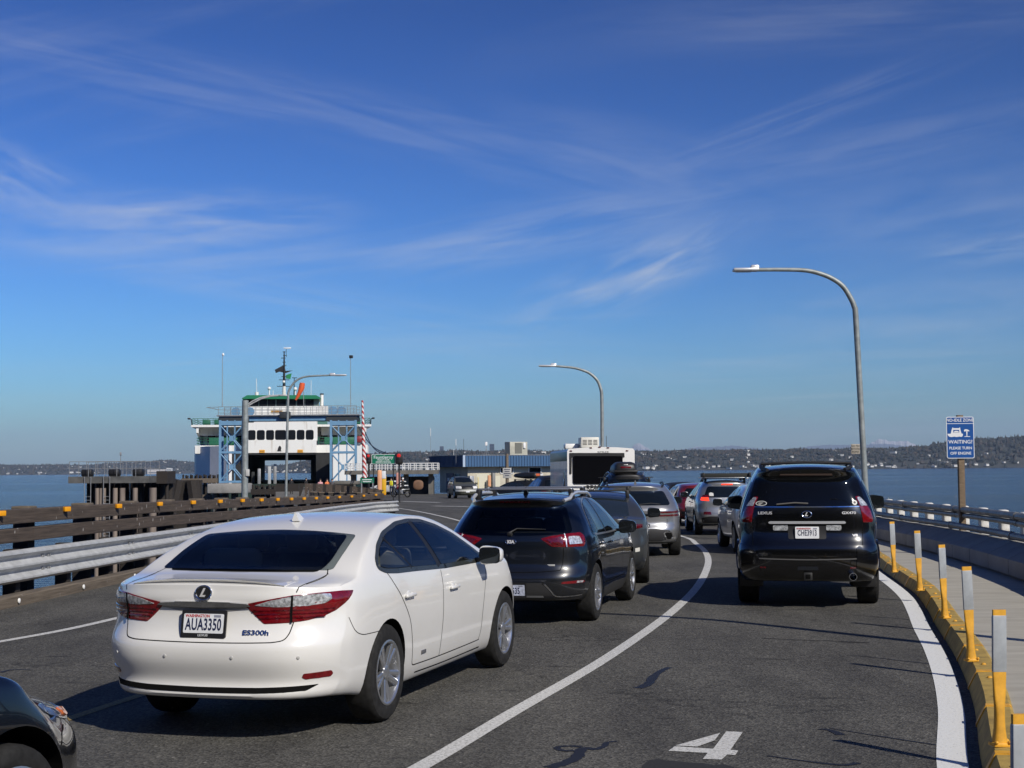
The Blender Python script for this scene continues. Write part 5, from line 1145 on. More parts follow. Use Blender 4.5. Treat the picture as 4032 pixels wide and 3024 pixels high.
def silver_suv():
    M_P = paint('liquid_silver_paint', (0.36, 0.365, 0.37), metal=.75, rough=.33)
    sp = dict(L=4.72, ax=(.90, 3.78), wr=.37, ar=.41, crown=.05, tum=(.42, .32), bow=(.08, .27), Fr=1.3, cx=.9, rb=.62,
        top=[(0, 1.49), (.3, 1.52), (.8, 1.555), (1.5, 1.57), (2.0, 1.55), (2.5, 1.47), (3.0, 1.29), (3.4, 1.11), (3.9, 1.03), (4.4, .95), (4.72, .80)],
        bot=[(0, .32), (.5, .26), (4, .24), (4.72, .3)], W=[(0, .88), (.4, .93), (.9, .955), (2, .94), (3.8, .95), (4.4, .9), (4.72, .82)],
        belt=[(0, 1.06), (1, 1.07), (2, 1.04), (3.4, 1.0), (4.72, .7)], sec=SEC,
        rear=[(.28, .1), (.36, .03), (.5, 0), (.62, .01), (.7, .07), (.85, .07), (.97, .04), (1.06, .10), (1.2, .22), (1.38, .40), (1.45, .36), (1.55, .33)], front=[(.2, .1), (.5, 0), (.8, .04), (1., .2)])
    a0 = G(680, 555); yaw = R(3.0)
    c = Car('silver_suv', 'silver crossover with thin twin-line red tail lamps, ahead of the graphite fastback', sp, M_P, (0, 0), yaw, nx=70, ny=34, nz=38)
    place(c, a0, .945, yaw); c.wheels(5, True, wide=.235)
    c.patch('rear_window', 'rear', [(-.68, 1.085), (.68, 1.085), (.71, 1.12), (.60, 1.36), (.54, 1.385), (-.54, 1.385), (-.60, 1.36), (-.71, 1.12)], M_GLASS, off=.003, rnd=.04)
    c.both('side_window', 'R', [(1.0, 1.13), (1.2, 1.33), (1.5, 1.46), (2.0, 1.51), (2.4, 1.44), (2.85, 1.25), (3.15, 1.08), (2.2, 1.08), (1.4, 1.10)], M_GLASS2, off=.004, rnd=.04)
    for mir in (False, True):
        for z0 in (.855, .925): c.patch('tail_lamp', 'cyl', [(20, z0 + .008), (27, z0 + .03), (60, z0 + .042), (66, z0 + .02), (60, z0), (30, z0)], M_REDD, off=.005, thick=.02, rnd=.006, mirror=mir)
        c.patch('exhaust_trim', 'cyl', [(33, .50), (36, .54), (45, .53), (49, .43), (45, .36), (38, .37)], M_CHROME, off=.006, rnd=.02, mirror=mir); c.patch('exhaust_opening', 'cyl', [(35, .50), (37, .522), (44, .512), (47, .43), (44, .378), (39, .385)], M_GAP, off=.010, rnd=.02, mirror=mir)
    c.patch('bumper_insert', 'rear', [(-.70, .56), (-.40, .60), (.40, .60), (.70, .56), (.74, .40), (.5, .34), (-.5, .34), (-.74, .40)], mat('dark_grille', (.03, .03, .032), .45), off=.003, rnd=.03)
    c.lines([('rear', [(-.64, .80), (-.6, .66), (-.3, .635), (0, .63), (.3, .635), (.6, .66), (.64, .80)])] + c.sym([('R', [(1.0, 1.05), (1.3, .8), (1.4, .4)]), ('R', [(2.1, 1.05), (2.1, .4)]), ('R', [(3.2, 1.05), (3.1, .4)])]))
    c.badge('GENESIS', .0, .98, .04, sx=1.2); c.plate(0, .48, 'BVR7', off=.01, top=None) if False else None
    c.fin(.75, M_P, .07, .16); c.mirrors(3.05, 1.13, M_P); c.handle(1.65, .93, M_P); c.handle(2.4, .93, M_P); roof_rails(c, .60, .6, 2.3, M_BLACK, .018, .04)
    h, n = c.hit('rear', .0, 1.10); b_ = MB(); b_.tube([(h.x - .02, .0, 1.10), (h.x + .03, -.3, 1.13), (h.x + .04, -.5, 1.11)], .008, 6); b_.build('rear_wiper', M_BLACK, c.t)
def simple_suv(name, label, M_P, axle, yaw, H=1.68, L=4.75, W=.93, wr=.36, belt=1.06, lamp=M_REDD, hatch=.32, extra=None, res=(56, 24, 28), lampz=(.92, 1.08), lampphi=(38, 58), front=False, rot=0, box=False):
    k = H / 1.68
    sp = dict(L=L, ax=(.93, L - .98), wr=wr, ar=wr + .045, crown=.05, tum=(.30 if box else .38, .25), bow=(.06, .25), Fr=1.25, cx=.9, rb=.62,
        top=[(0, 1.60 * k), (.3, 1.63 * k), (.9, 1.675 * k), (1.6, 1.68 * k), (2.05, 1.65 * k), (2.45, 1.53 * k), (2.85, 1.33 * k), (3.2, 1.15 * k), (3.6, 1.06 * k), (L - .5, 1.0 * k), (L, .86 * k)],
        bot=[(0, .34), (.5, .28), (L - .6, .26), (L, .34)], W=[(0, W * .93), (.4, W * .98), (.93, W), (2, W * .985), (L - 1, W), (L - .4, W * .96), (L, W * .88)],
        belt=[(0, belt), (1, belt), (2, belt - .02), (3.2, belt - .05), (L, .72)], sec=SEC,
        rear=[(.30, .1), (.4, .02), (.55, 0), (.66, .02), (.75, .07), (belt - .05, .10), (belt + .06, .14), (1.50 * k, hatch), (1.56 * k, hatch - .04), (1.62 * k, hatch)], front=[(.2, .1), (.5, 0), (.8, .03), (1., .1)])
    c = Car(name, label, sp, M_P, axle, yaw, nx=res[0], ny=res[1], nz=res[2]); c.wheels(5, False, wide=.22)
    t = 1.50 * k
    c.patch('rear_window', 'rear', [(-W * .70, belt + .03), (W * .70, belt + .03), (W * .73, belt + .07), (W * .61, t - .05), (W * .56, t - .02), (-W * .56, t - .02), (-W * .61, t - .05), (-W * .73, belt + .07)], M_GLASS, off=.003, rnd=.03)
    c.both('side_window', 'R', [(.75, belt + .06), (.85, t - .05), (1.4, t + .03), (1.95, t + .04), (2.35, t - .06), (2.75, belt + .13), (2.95, belt + .01), (1.8, belt + .02)], M_GLASS2, off=.004, rnd=.04)
    for x_ in (1.35, 2.05):
        c.both('window_pillar', 'R', [(x_, belt + .0), (x_ + .06, belt), (x_ + .05, t + .04), (x_ - .01, t + .04)], M_BLACK, off=.006, rnd=0)
    c.patch('windscreen', 'top', [(2.15, -W * .6), (2.95, -W * .7), (3.1, 0), (2.95, W * .7), (2.15, W * .6)], M_GLASS, rnd=.03)
    for mir in (False, True): c.patch('tail_lamp', 'cyl', [(lampphi[0], lampz[0]), (lampphi[0] + 3, lampz[1] - .01), (lampphi[1], lampz[1]), (lampphi[1] + 1, lampz[0] + .02)], lamp, off=.005, rnd=.02, mirror=mir, bulge=.01)
    c.patch('bumper_cladding', 'rear', [(-W * .8, .36), (W * .8, .36), (W * .84, .50), (W * .6, .55), (-W * .6, .55), (-W * .84, .50)], M_BLACK, off=.003, rnd=.03)
    c.lines([('rear', [(-.6, .80), (-.58, .66), (0, .64), (.58, .66), (.6, .80)])] + c.sym([('R', [(1.0, belt), (1.25, .8), (1.35, .42)]), ('R', [(2.08, belt), (2.08, .42)]), ('R', [(3.0, belt - .02), (2.98, .42)])]))
    c.mirrors(2.85, belt + .07, M_P); c.handle(1.45, belt - .13, M_P); c.handle(2.2, belt - .13, M_P)
    return c
def roof_box_on(c, x, z, label, m, l=1.9, w_=.80, h=.40, u=0):
    o = c.t; rz = o.rotation_euler[2]; p = Matrix.Rotation(rz, 4, 'Z') @ Vector((x + c.ox, -u, z)); L = Vector(o.location) + p
    t = thing('roof_box', label, 'roof box', tuple(L), rz)
    b_ = MB(); b_.blob((0, 0, h * .5), (l / 2, w_ / 2, h / 2), .45, .35, 20, 12, squash=lambda q: Vector((q.x, q.y * (1 - .16 * max(q.z, 0) / (h / 2)), q.z * (1 - .35 * max(q.x, 0) / (l / 2))))); b_.build('shell', m, t, smooth=50)
    e = MB(); e.rbox((0, 0, h * .42), (l * .97, w_ * .985, .02), .008); e.build('seam', M_BLACK, t)
    return t
# --- cars
crossover(); fastback(); silver_suv()
PB = paint('black_car_paint', (0.003, 0.003, 0.0035), rough=.5, coat=.25); PDG = paint('dark_grey_paint', (0.010, 0.011, 0.013), metal=.0, rough=.55, coat=.05)
y_ = 38.2; x_ = (630 - 512) * 36.6 / F
cB = simple_suv('black_wagon', 'black wagon carrying a black roof box, ahead of the silver crossover', PB, (x_, y_), R(0), H=1.84, W=.92, lampz=(.98, 1.1)); cB.t.rotation_euler[1] = 0
roof_rails(cB, .60, .5, 2.3, mat('satin_trim', (.30, .31, .32), .3, .7), .02, .05)
z_ = cross_bar(cB, .75, 1.40, M_BLACK, M_BLACK, .11, .60); cross_bar(cB, 1.75, 1.40, M_BLACK, M_BLACK, .10, .60)
bx = roof_box_on(cB, 1.2, z_ + .02, 'black roof box with red tail reflector on the black wagon', mat('box_plastic', (.02, .02, .021), .45), 1.8, .66, .40, u=-.05)
b_ = MB(); b_.rbox((-.885, 0, .25), (.02, .28, .045), .008); b_.build('reflector', M_RED, bx); b_ = MB(); b_.rbox((-.87, 0, .31), (.02, .11, .04), .008); b_.build('maker_badge', mat('pale_badge', (.6, .6, .58), .3, .3), bx)
b_ = MB(); b_.rbox((-.9, 0, .14), (.04, .62, .05), .02); b_.build('handle_bar', M_BLACK, bx)
# black off-roader of the right lane
def offroader():
    M_P = paint('jet_black_paint', (0.0015, 0.0015, 0.0017), rough=.25)
    sp = dict(L=4.78, ax=(1.02, 3.81), wr=.385, ar=.43, crown=.045, tum=(.21, .24), bow=(.05, .18), bowp=7, Fr=1.1, cx=.9, rb=.60,
        top=[(0, 1.80), (.2, 1.825), (.7, 1.85), (1.6, 1.86), (2.3, 1.84), (2.7, 1.74), (3.0, 1.5), (3.25, 1.27), (3.5, 1.18), (4.3, 1.1), (4.78, .95)],
        bot=[(0, .35), (.5, .32), (4.2, .32), (4.78, .40)], W=[(0, .87), (.35, .90), (1.02, .925), (2, .90), (3.8, .925), (4.4, .89), (4.78, .82)],
        belt=[(0, 1.16), (1.5, 1.15), (3.2, 1.12), (4.78, .85)], sec=[(0, .93), (.1, .965), (.3, 1.0), (.48, 1.0), (.6, .975), (.85, .99), (1, .985)],
        rear=[(.33, .10), (.42, .03), (.58, 0), (.72, .0), (.80, .01), (.86, .055), (1.02, .10), (1.16, .105), (1.3, .125), (1.5, .19), (1.68, .26), (1.73, .20), (1.78, .17), (1.84, .20)], front=[(.3, .1), (.6, 0), (1, .06), (1.2, .2)])
    a0, a1 = G(869.4, 602.6), G(747.6, 601.6); yaw = R(11.2)
    c = Car('black_off_roader', 'large black four-wheel drive seen squarely from behind in the right lane', sp, M_P, (0, 0), yaw, nx=80, ny=44, nz=46)
    cxm = ((a0[0] + a1[0]) / 2, (a0[1] + a1[1]) / 2); c.t.location = (cxm[0], cxm[1], zg(cxm[1]))
    c.wheels(6, False, wide=.265, rim=.225)
    M_DG = mat('deep_tint_glass', (.0035, .004, .005), .05, spec=.35)
    c.patch('rear_window', 'rear', [(-.72, 1.315), (.72, 1.315), (.745, 1.34), (.655, 1.66), (.60, 1.70), (-.60, 1.70), (-.655, 1.66), (-.745, 1.34)], M_DG, off=.003, rnd=.04)
    c.patch('high_brake_lamp', 'rear', [(-.34, 1.705), (.34, 1.705), (.33, 1.725), (-.33, 1.725)], mat('smoked_lens', (.10, .07, .06), .2), off=.008, rnd=.005)
    c.lines([('rear', [(-.70, 1.303), (0, 1.300), (.70, 1.303)], .011)], name='chrome_line', m=M_CHROME, off=.005)
    c.patch('grab_bar', 'rear', [(-.47, 1.085), (.47, 1.085), (.49, 1.10), (.47, 1.118), (-.47, 1.118), (-.49, 1.10)], M_BRIGHT, off=.03, thick=.04, rnd=.01)
    for mir in (False, True):
        l = c.patch('tail_lamp', 'cyl', [(44.5, 1.10), (44, 1.28), (42.5, 1.43), (46, 1.435), (50, 1.36), (53, 1.26), (54.5, 1.13), (53, 1.10)], M_RED, off=.006, thick=.03, rnd=.015, mirror=mir, bulge=.014, res=.03)
        c.patch('clear_lens', 'cyl', [(44.6, 1.31), (43.4, 1.415), (46, 1.422), (49, 1.36), (50.8, 1.31)], M_CLEAR, off=.019, thick=.006, rnd=.01, mirror=mir, parent=l, res=.03)
        c.patch('plate_side_lamp', 'rear', [(.24, 1.00), (.43, 1.00), (.43, 1.07), (.24, 1.07)], M_CLEAR, off=.010, rnd=.02, mirror=mir)
        c.patch('rear_reflector', 'rear', [(.53, .52), (.72, .522), (.70, .54), (.53, .54)], M_REDD, off=.005, rnd=.005, mirror=mir)
        c.patch('bumper_corner', 'cyl', [(35, .47), (36, .80), (55, .83), (62, .78), (62, .50)], M_P, off=.012, thick=.03, rnd=.04, mirror=mir)
        b_ = MB(); sg = 1 if mir else -1; b_.rbox((-.38 + .0, sg * .73, .36), (.02, .30, .24), .01); b_.build('mud_flap', M_BLACK, c.t)
    c.plate(0, .975, 'CHE3913', off=.012, frame=False, size=(.30, .152), size_t=.10)
    c.patch('plate_recess', 'rear', [(-.24, .89), (.24, .89), (.24, 1.065), (-.24, 1.065)], M_BLACK, off=.003, rnd=.03)
    c.badge('LEXUS', -.53, 1.222, .048, sx=1.35); c.badge('GX470', .53, 1.222, .046, sx=1.35); c.badge('V8', .60, .935, .045, sx=1.4)
    c.oval(0, 1.205, .060, .042, None, 'L', lsize=.065, lw=1.2, shear=.5, rr=.007)
    M_ST = mat('white_sticker', (.62, .62, .60), .5)
    so_ = c.oval(-.575, 1.345, .07, .030, M_BLACK, None, ring=M_ST, name='oval_sticker', rr=.005)
    h, n = c.hit('rear', -.575, 1.345)
    for i, dz in enumerate((.010, -.002, -.012)): b_ = MB(); b_.rbox((h.x - .010, .575, 1.345 + dz), (.002, .085 - .012 * abs(i - 1), .006), .001); b_.build('sticker_mark', M_ST, so_)
    c.disc('rear', .602, 1.352, .034, 'round_sticker', M_ST, .012); c.disc('rear', .602, 1.352, .016, 'sticker_centre', M_BLACK, .014)
    h, n = c.hit('rear', -.2, 1.33); b_ = MB(); b_.tube([(h.x - .015, .38, 1.335), (h.x - .01, .15, 1.355), (h.x - .005, -.02, 1.345)], .011, 6); b_.build('rear_wiper', mat('wiper_grey', (.10, .095, .085), .5), c.t)
    c.lines([('rear', [(-.68, .675), (-.3, .66), (0, .655), (.3, .66), (.68, .675)], .012), ('rear', [(-.68, .675), (-.695, .9), (-.70, 1.1)]), ('rear', [(.68, .675), (.695, .9), (.70, 1.1)])] + c.sym([('R', [(1.5, 1.1), (1.55, .8), (1.6, .5)]), ('R', [(2.35, 1.1), (2.35, .5)]), ('R', [(3.3, 1.1), (3.25, .5)])]))
    c.lines([('rear', [(-.66, .645), (0, .632), (.66, .645)], .014)], name='bumper_step', m=mat('scuffed_step', (.10, .10, .10), .4), off=.006)
    b_ = MB(); b_.rbox((-.98, 0, .42), (.16, .11, .10), .012); b_.tube([(-.9, -.5, .43), (-.9, .5, .43)], .035, 8); h_ = b_.build('tow_hitch', mat('hitch_black_steel', (.03, .03, .03), .5, .3), c.t); e = MB(); e.rbox((-1.062, 0, .42), (.01, .06, .055), .004); e.build('receiver_opening', M_GAP, h_)
    b_ = MB(); A = Matrix.Translation((-.96, -.56, .42)) @ Matrix.Rotation(R(-90), 4, 'Y'); b_.lathe([(.046, -.2), (.046, .09), (.050, .095), (.042, .095), (.040, -.1)], A, 20); b_.build('exhaust_pipe', M_CHROME, c.t)
    c.patch('step_pad', 'rear', [(-.13, .50), (.13, .50), (.13, .545), (-.13, .545)], mat('dark_lens', (.015, .017, .022), .2), off=.006, rnd=.01)
    c.both('side_window', 'R', [(.45, 1.22), (.5, 1.62), (1.2, 1.70), (2.2, 1.70), (2.6, 1.6), (2.95, 1.22), (2.0, 1.21)], M_DG, off=.004, rnd=.04)
    c.mirrors(2.85, 1.30, paint('dark_green_black', (.012, .018, .016), rough=.35), (.09, .115, .10)); roof_rails(c, .58, .25, 2.4, M_BLACK, .024, .045)
    b_ = MB(); p, _ = c.hit('top', .42, 0); b_.tube([(p.x, -.58, p.z + .03), (p.x, 0, p.z + .045), (p.x, .58, p.z + .03)], .018, 8); b_.build('rack_end_bar', M_BLACK, c.t)
    for ax_ in c.sp['ax']:
        for sd in ('R', 'L'):
            P = [(ax_ + .46 * math.cos(q), .385 + .46 * math.sin(q)) for q in np.linspace(.0, math.pi, 13)] + [(ax_ - .40, .40)] + [(ax_ + .415 * math.cos(q), .385 + .415 * math.sin(q)) for q in np.linspace(math.pi, 0, 13)]
            c.patch('fender_flare', sd, P, M_P, off=.022, thick=.05, rnd=0, res=.06)
offroader()
PW = paint('plain_white_paint', (.74, .74, .73), rough=.3); PS = paint('ice_silver_paint', (.40, .41, .41), metal=.7, rough=.32); PR = paint('red_car_paint', (.17, .012, .016), rough=.3)
cW = simple_suv('white_hatchback', 'white hatchback mostly hidden just ahead of the black off-roader', PW, (5.72, 31.3), R(1), H=1.52, L=4.4, W=.90, wr=.33, belt=1.0)
cS = simple_suv('silver_hatchback', 'silver raised hatchback braking, red lamps lit, roof basket on top', PS, (6.12, 41.2), R(1.5), H=1.58, L=4.46, W=.90, wr=.345, belt=1.05, lamp=M_BRAKE, lampz=(.98, 1.10), lampphi=(35, 52), hatch=.34)
for mir in (False, True): cS.patch('lamp_top', 'cyl', [(35.5, 1.085), (37.5, 1.15), (51.5, 1.15), (52, 1.085)], M_REDD, off=.006, rnd=.015, mirror=mir, bulge=.01)
cS.patch('high_brake_lamp', 'rear', [(-.16, 1.432), (.16, 1.432), (.16, 1.462), (-.16, 1.462)], M_BRAKE, off=.012, rnd=.006)
cS.patch('window_sticker', 'rear', [(-.52, 1.12), (-.40, 1.12), (-.40, 1.20), (-.47, 1.22), (-.52, 1.2)], mat('white_sticker', (.62, .62, .60), .5), off=.006, rnd=.01)
cS.badge('XV', -.55, .80, .05, name='badge') if False else None
cS.patch('bumper_reflector', 'rear', [(-.70, .60), (-.48, .60), (-.50, .68), (-.68, .68)], M_REDD, off=.005, rnd=.01)
roof_rails(cS, .56, .5, 2.1, M_BLACK, .02, .05); z_ = cross_bar(cS, .8, 1.36, mat('silver_roof_bar', (.50, .51, .52), .3, .8), M_BLACK, .11, .56); cross_bar(cS, 1.6, 1.36, mat('silver_roof_bar', (.50, .51, .52), .3, .8), M_BLACK, .10, .56)
Lc = Vector(cS.t.location); rk = thing('roof_awning', 'folded black awning tray across the bars of the silver hatchback', 'roof tray', (Lc.x + math.sin(R(1.5)) * -.1, Lc.y - .1, Lc.z + z_ + .025), R(88.5))
b_ = MB(); b_.rbox((0, 0, .06), (.9, 1.30, .115), .02); b_.build('tray_body', mat('awning_fabric', (.02, .022, .02), .8), rk)
for sd in (-1, 1): b_ = MB(); b_.rbox((-.45, sd * .66, .065), (.12, .07, .14), .012); b_.build('end_cap', M_BLACK, rk)
cR = simple_suv('red_hatchback', 'red hatchback ahead of the silver braking hatchback, only its left side showing', PR, (6.35, 48.6), R(-3), H=1.46, L=4.3, W=.89, wr=.33, belt=.98)
cD = simple_suv('dark_sedan', 'dark saloon further up the right lane, little more than its roof showing', PDG, (7.0, 57.2), R(-8), H=1.46, L=4.6, W=.90, wr=.33, belt=.98)
c2 = simple_suv('dark_estate', 'dark estate carrying a dark roof box, before the cream wall of the toll building', PDG, (1.05, 73.5), R(-42), H=1.55, L=4.6, W=.90, wr=.33, belt=1.0)
cross_bar(c2, .9, 1.2, M_BLACK, M_BLACK, .11, .56); z2 = cross_bar(c2, 1.7, 1.2, M_BLACK, M_BLACK, .1, .56)
b2 = roof_box_on(c2, 1.3, z2 + .03, 'dark roof box with orange and white tail markings, before the cream wall', mat('box_plastic', (.02, .02, .021), .45), 1.7, .72, .34)
b_ = MB(); b_.rbox((-.84, .1, .2), (.02, .26, .12), .01); b_.build('reflector', mat('orange_lens', (.55, .12, .04), .3), b2); b_ = MB(); b_.rbox((-.84, -.17, .2), (.022, .2, .11), .01); b_.build('label_plate', mat('white_sticker', (.62, .62, .60), .5), b2)
simple_suv('dark_suv', 'dark sport utility just left of the travel trailer, its slanted window showing', PDG, (1.95, 66), R(-14), H=1.78, L=4.7, W=.92, wr=.36, belt=1.1)
# front corner of the car in the near left corner
def near_car():
    M_P = paint('deep_navy_paint', (0.002, 0.0035, 0.007), rough=.25)
    sp = dict(L=4.6, ax=(.95, 3.68), wr=.312, ar=.385, crown=.05, tum=(.46, .35), bow=(.08, .25), Fr=.8, Ff=1.0, cx=.9,
        top=[(0, 1.05), (.5, 1.08), (1.2, 1.38), (2.0, 1.45), (2.6, 1.35), (3.1, 1.1), (3.4, 1.0), (3.8, .93), (4.2, .84), (4.45, .755), (4.6, .69)],
        bot=[(0, .28), (.5, .2), (4.0, .18), (4.6, .20)], W=[(0, .84), (.95, .89), (2, .885), (3.68, .895), (4.1, .88), (4.6, .80)],
        belt=[(0, 1.0), (2, .95), (3.3, .90), (3.68, .86), (4.2, .76), (4.6, .66)], sec=SEC, rear=[(.2, .1), (.5, 0), (1.1, .1)], front=[(.18, .08), (.30, 0), (.52, .02), (.60, .06), (.70, .15), (.80, .3)])
    yaw = R(21); c = Car('navy_car', 'dark navy car cut off by the lower left corner, front wheel and headlamp showing', sp, M_P, (0, 0), yaw, nx=90, ny=40, nz=36)
    fx, fy = -2.02, 6.62; hd = Vector((math.sin(yaw), math.cos(yaw))); rt = Vector((math.cos(yaw), -math.sin(yaw)))
    o = Vector((fx, fy)) - hd * (4.6 - .95 - .30) - rt * .80; c.t.location = (o.x, o.y, 0); c.wheels(5, True)
    c.t.scale = (1.03, 1.03, 1.05)
    l = []
    for mir in (False, True):
        l = c.patch('head_lamp', 'cylf', [(40, .625), (44, .668), (52, .70), (62, .722), (69, .728), (65, .69), (58, .65), (50, .622), (43, .612)], mat('head_lamp_lens', (.06, .07, .09), .06, 0, coat=1), off=.004, rnd=.015, mirror=mir, bulge=.012, res=.03)
        c.patch('indicator', 'cylf', [(48, .635), (47, .662), (52, .672), (54, .652), (52, .637)], mat('amber_lens', (.55, .14, .03), .2, coat=1, var=.4, vscale=40), off=.018, rnd=.01, mirror=mir, parent=l, res=.03)
        c.patch('lower_grille', 'cylf', [(14, .24), (14, .36), (36, .40), (42, .34), (40, .25)], M_BLACK, off=.003, rnd=.02, mirror=mir)
    c.lines(c.sym([('top', [(3.45, .70), (3.9, .72), (4.25, .69), (4.42, .62)]), ('R', [(4.02, .56), (4.10, .60), (4.16, .62)]), ('R', [(2.95, .90), (2.9, .6), (2.9, .25)])]))
    c.patch('windscreen', 'top', [(2.5, -.55), (3.2, -.65), (3.36, 0), (3.2, .65), (2.5, .55)], M_GLASS2, rnd=.03)
    c.both('side_window', 'R', [(1.2, 1.02), (1.5, 1.3), (2.2, 1.38), (2.7, 1.25), (3.15, .97), (2.0, .97)], M_GLASS2, off=.004, rnd=.04); c.mirrors(2.95, 1.0, M_P)
near_car()
# ---------------------------------------------------------------- travel trailer
M_WHT = mat('gelcoat_white', (.76, .76, .74), .35, var=.04, vscale=2)
def trailer():
    Yt = 55.0; A = at(567.7, 480, Yt); B_ = at(634.8, 480, Yt); W_ = B_.x - A.x; cx_ = (A.x + B_.x) / 2; z0 = zg(Yt); H = at(600, 447.5, Yt).z - z0
    t = thing('travel_trailer', 'white travel trailer with a large black rear panel and roof air conditioner', 'travel trailer', (cx_, Yt, z0), R(4))
    L = 7.0; fl = .55
    prof = [(-W_ / 2, fl), (W_ / 2, fl), (W_ / 2, H - .14), (W_ / 2 - .05, H - .06), (W_ * .25, H - .01), (0, H + .01), (-W_ * .25, H - .01), (-W_ / 2 + .05, H - .06), (-W_ / 2, H - .14)]
    M = Matrix(((1, 0, 0, 0), (0, 0, 1, 0), (0, 1, 0, 0), (0, 0, 0, 1)))
    b_ = MB(); b_.prism(prof, 0.06, L, M); b_.build('body', mat('trailer_side_white', (.55, .56, .55), .4, coat=.15, var=.12, vscale=1.5), t, smooth=30)
    b_ = MB(); b_.prism([(x * 1.012, z + (.012 if z > 1 else -.02)) for x, z in prof], 0, .11, M); cap = b_.build('rear_cap', M_WHT, t, smooth=30)
    px2 = lambda cx, cy: (406.3 + cx * .1148, 431.7 + cy * .1148)
    def q(cx, cy): v = at(*px2(cx, cy), Yt); return (v.x - cx_, v.z - z0)
    def pan(pts, y, m, name, par, r=.05, d=.03): 
        b_ = MB(); b_.prism(rounded([q(*p) for p in pts], r), y - d, y, M); return b_.build(name, m, par, smooth=0)
    pan([(1420, 185), (1900, 185), (1902, 222), (1440, 222), (1437, 368), (1421, 368)], -.004, M_BLACK, 'black_trim', cap, .01)
    pan([(1447, 212), (1885, 212), (1888, 455), (1450, 455)], -.012, mat('tinted_rear_panel', (.003, .003, .004), .2, spec=.2), 'rear_panel', cap, .10)
    Mt = Matrix(((1, 0, 0, 0), (0, 0, -1, 0), (0, 1, 0, 0), (0, 0, 0, 1)))
    p = q(1655, 490); T = Matrix.Translation((p[0], -.004, p[1])) @ Mt; text('REACH', .27, M_BLACK, T, parent=cap, depth=.003, bold=.008, sx=.9)
    p = q(1715, 178); T = Matrix.Translation((p[0], -.004, p[1])) @ Mt; text('SPREE', .09, mat('grey_script', (.15, .15, .15), .5), T, parent=cap, depth=.003, sx=2.0)
    for c in ((1607, 140), (1683, 134), (1757, 140), (1925, 165), (1432, 168)):
        p = q(*c); e = MB(); e.rbox((p[0], -.012, p[1]), (.10, .03, .045), .012); e.build('marker_lamp', M_REDD, cap)
    b_ = MB(); a, c = q(1540, 62), q(1703, 130); w2 = c[0] - a[0]; b_.rbox(((a[0] + c[0]) / 2, 1.2, (a[1] + c[1]) / 2 + .03), (w2, .9, a[1] - c[1] + .1), .04); ac = b_.build('air_conditioner', mat('pale_beige_plastic', (.62, .61, .55), .5), t)
    for k in range(3):
        e = MB()
        for j in range(4): e.box(((a[0] + c[0]) / 2 + (k - 1) * w2 * .29, .745, c[1] + .10 + j * .055), (w2 * .22, .012, .02))
        e.build('intake_grille', M_BLACK, ac)
    e = MB(); e.rbox((q(1475, 140)[0], 1.6, H + .08), (.55, .6, .2), .05); e.build('roof_vent', M_WHT, t)
    e = MB(); e.rbox((-W_ / 2 - .004, L / 2, H - .33), (.012, L * .99, .36), .004); e.build('green_band', mat('green_band', (.03, .16, .12), .35), t)
    e = MB(); e.rbox((-W_ / 2 - .006, 1.3, 1.5), (.014, .5, .8), .004); e.build('side_window', M_GLASS, t)
    e = MB(); e.rbox((0, .02, .55), (W_ * .98, .12, .12), .02); e.build('bumper', M_STEEL, t)
    for sd in (-1, 1):
        for yy in (2.9, 3.75): e = MB(); e.lathe([(.18, -.12), (.33, -.1), (.36, -.04), (.36, .04), (.33, .1), (.18, .12)], Matrix.Translation((sd * (W_ / 2 - .14), yy, .36)) @ Matrix.Rotation(R(90), 4, 'Y'), 24); e.build('wheel', M_RUBBER, t)
        e = MB(); e.rbox((sd * W_ * .40, -.02, .78), (.12, .05, .3), .02); e.build('tail_lamp', M_RED, t)
    e = MB(); e.tube([(W_ * .2, 2.2, H), (W_ * .2, 2.2, H + .5)], .01, 5); e.build('aerial', M_BLACK, t)
trailer()
# ---------------------------------------------------------------- olive truck facing the camera
def olive_truck():
    M_P = paint('olive_grey_paint', (.07, .072, .055), metal=.1, rough=.5, coat=.3)
    p = G(465.5, 498.4); yaw = R(168)
    c = simple_suv('olive_truck', 'olive grey sport utility facing the camera near the toll building, headlamps glinting', M_P, (0, 0), yaw, H=1.72, L=4.7, W=.93, wr=.36, belt=1.08, box=True, res=(40, 20, 22))
    hd = Vector((math.sin(yaw), math.cos(yaw))); o = Vector((p[0], p[1])) - hd * 2.9; c.t.location = (o.x, o.y, zg(o.y)); c.t.scale = (1.06, 1.06, 1.06)
    c.patch('grille', 'front', [(-.42, .78), (.42, .78), (.41, .97), (-.41, .97)], M_BLACK, off=.01, rnd=.02)
    for mir in (False, True): c.patch('head_lamp', 'front', [(.46, .78), (.82, .78), (.82, .96), (.45, .96)], mat('bright_head_lamp', (.85, .85, .82), .3, .1), off=.012, rnd=.03, mirror=mir)
    c.patch('front_bumper', 'front', [(-.84, .56), (.84, .56), (.85, .70), (-.85, .70)], mat('dull_bumper', (.55, .55, .50), .4, .2), off=.04, thick=.06, rnd=.02)
    c.patch('front_plate', 'front', [(-.15, .50), (.15, .50), (.15, .58), (-.15, .58)], M_PLATE, off=.05, rnd=0)
    roof_rails(c, .56, .5, 2.2, M_BLACK, .02, .06)
olive_truck()
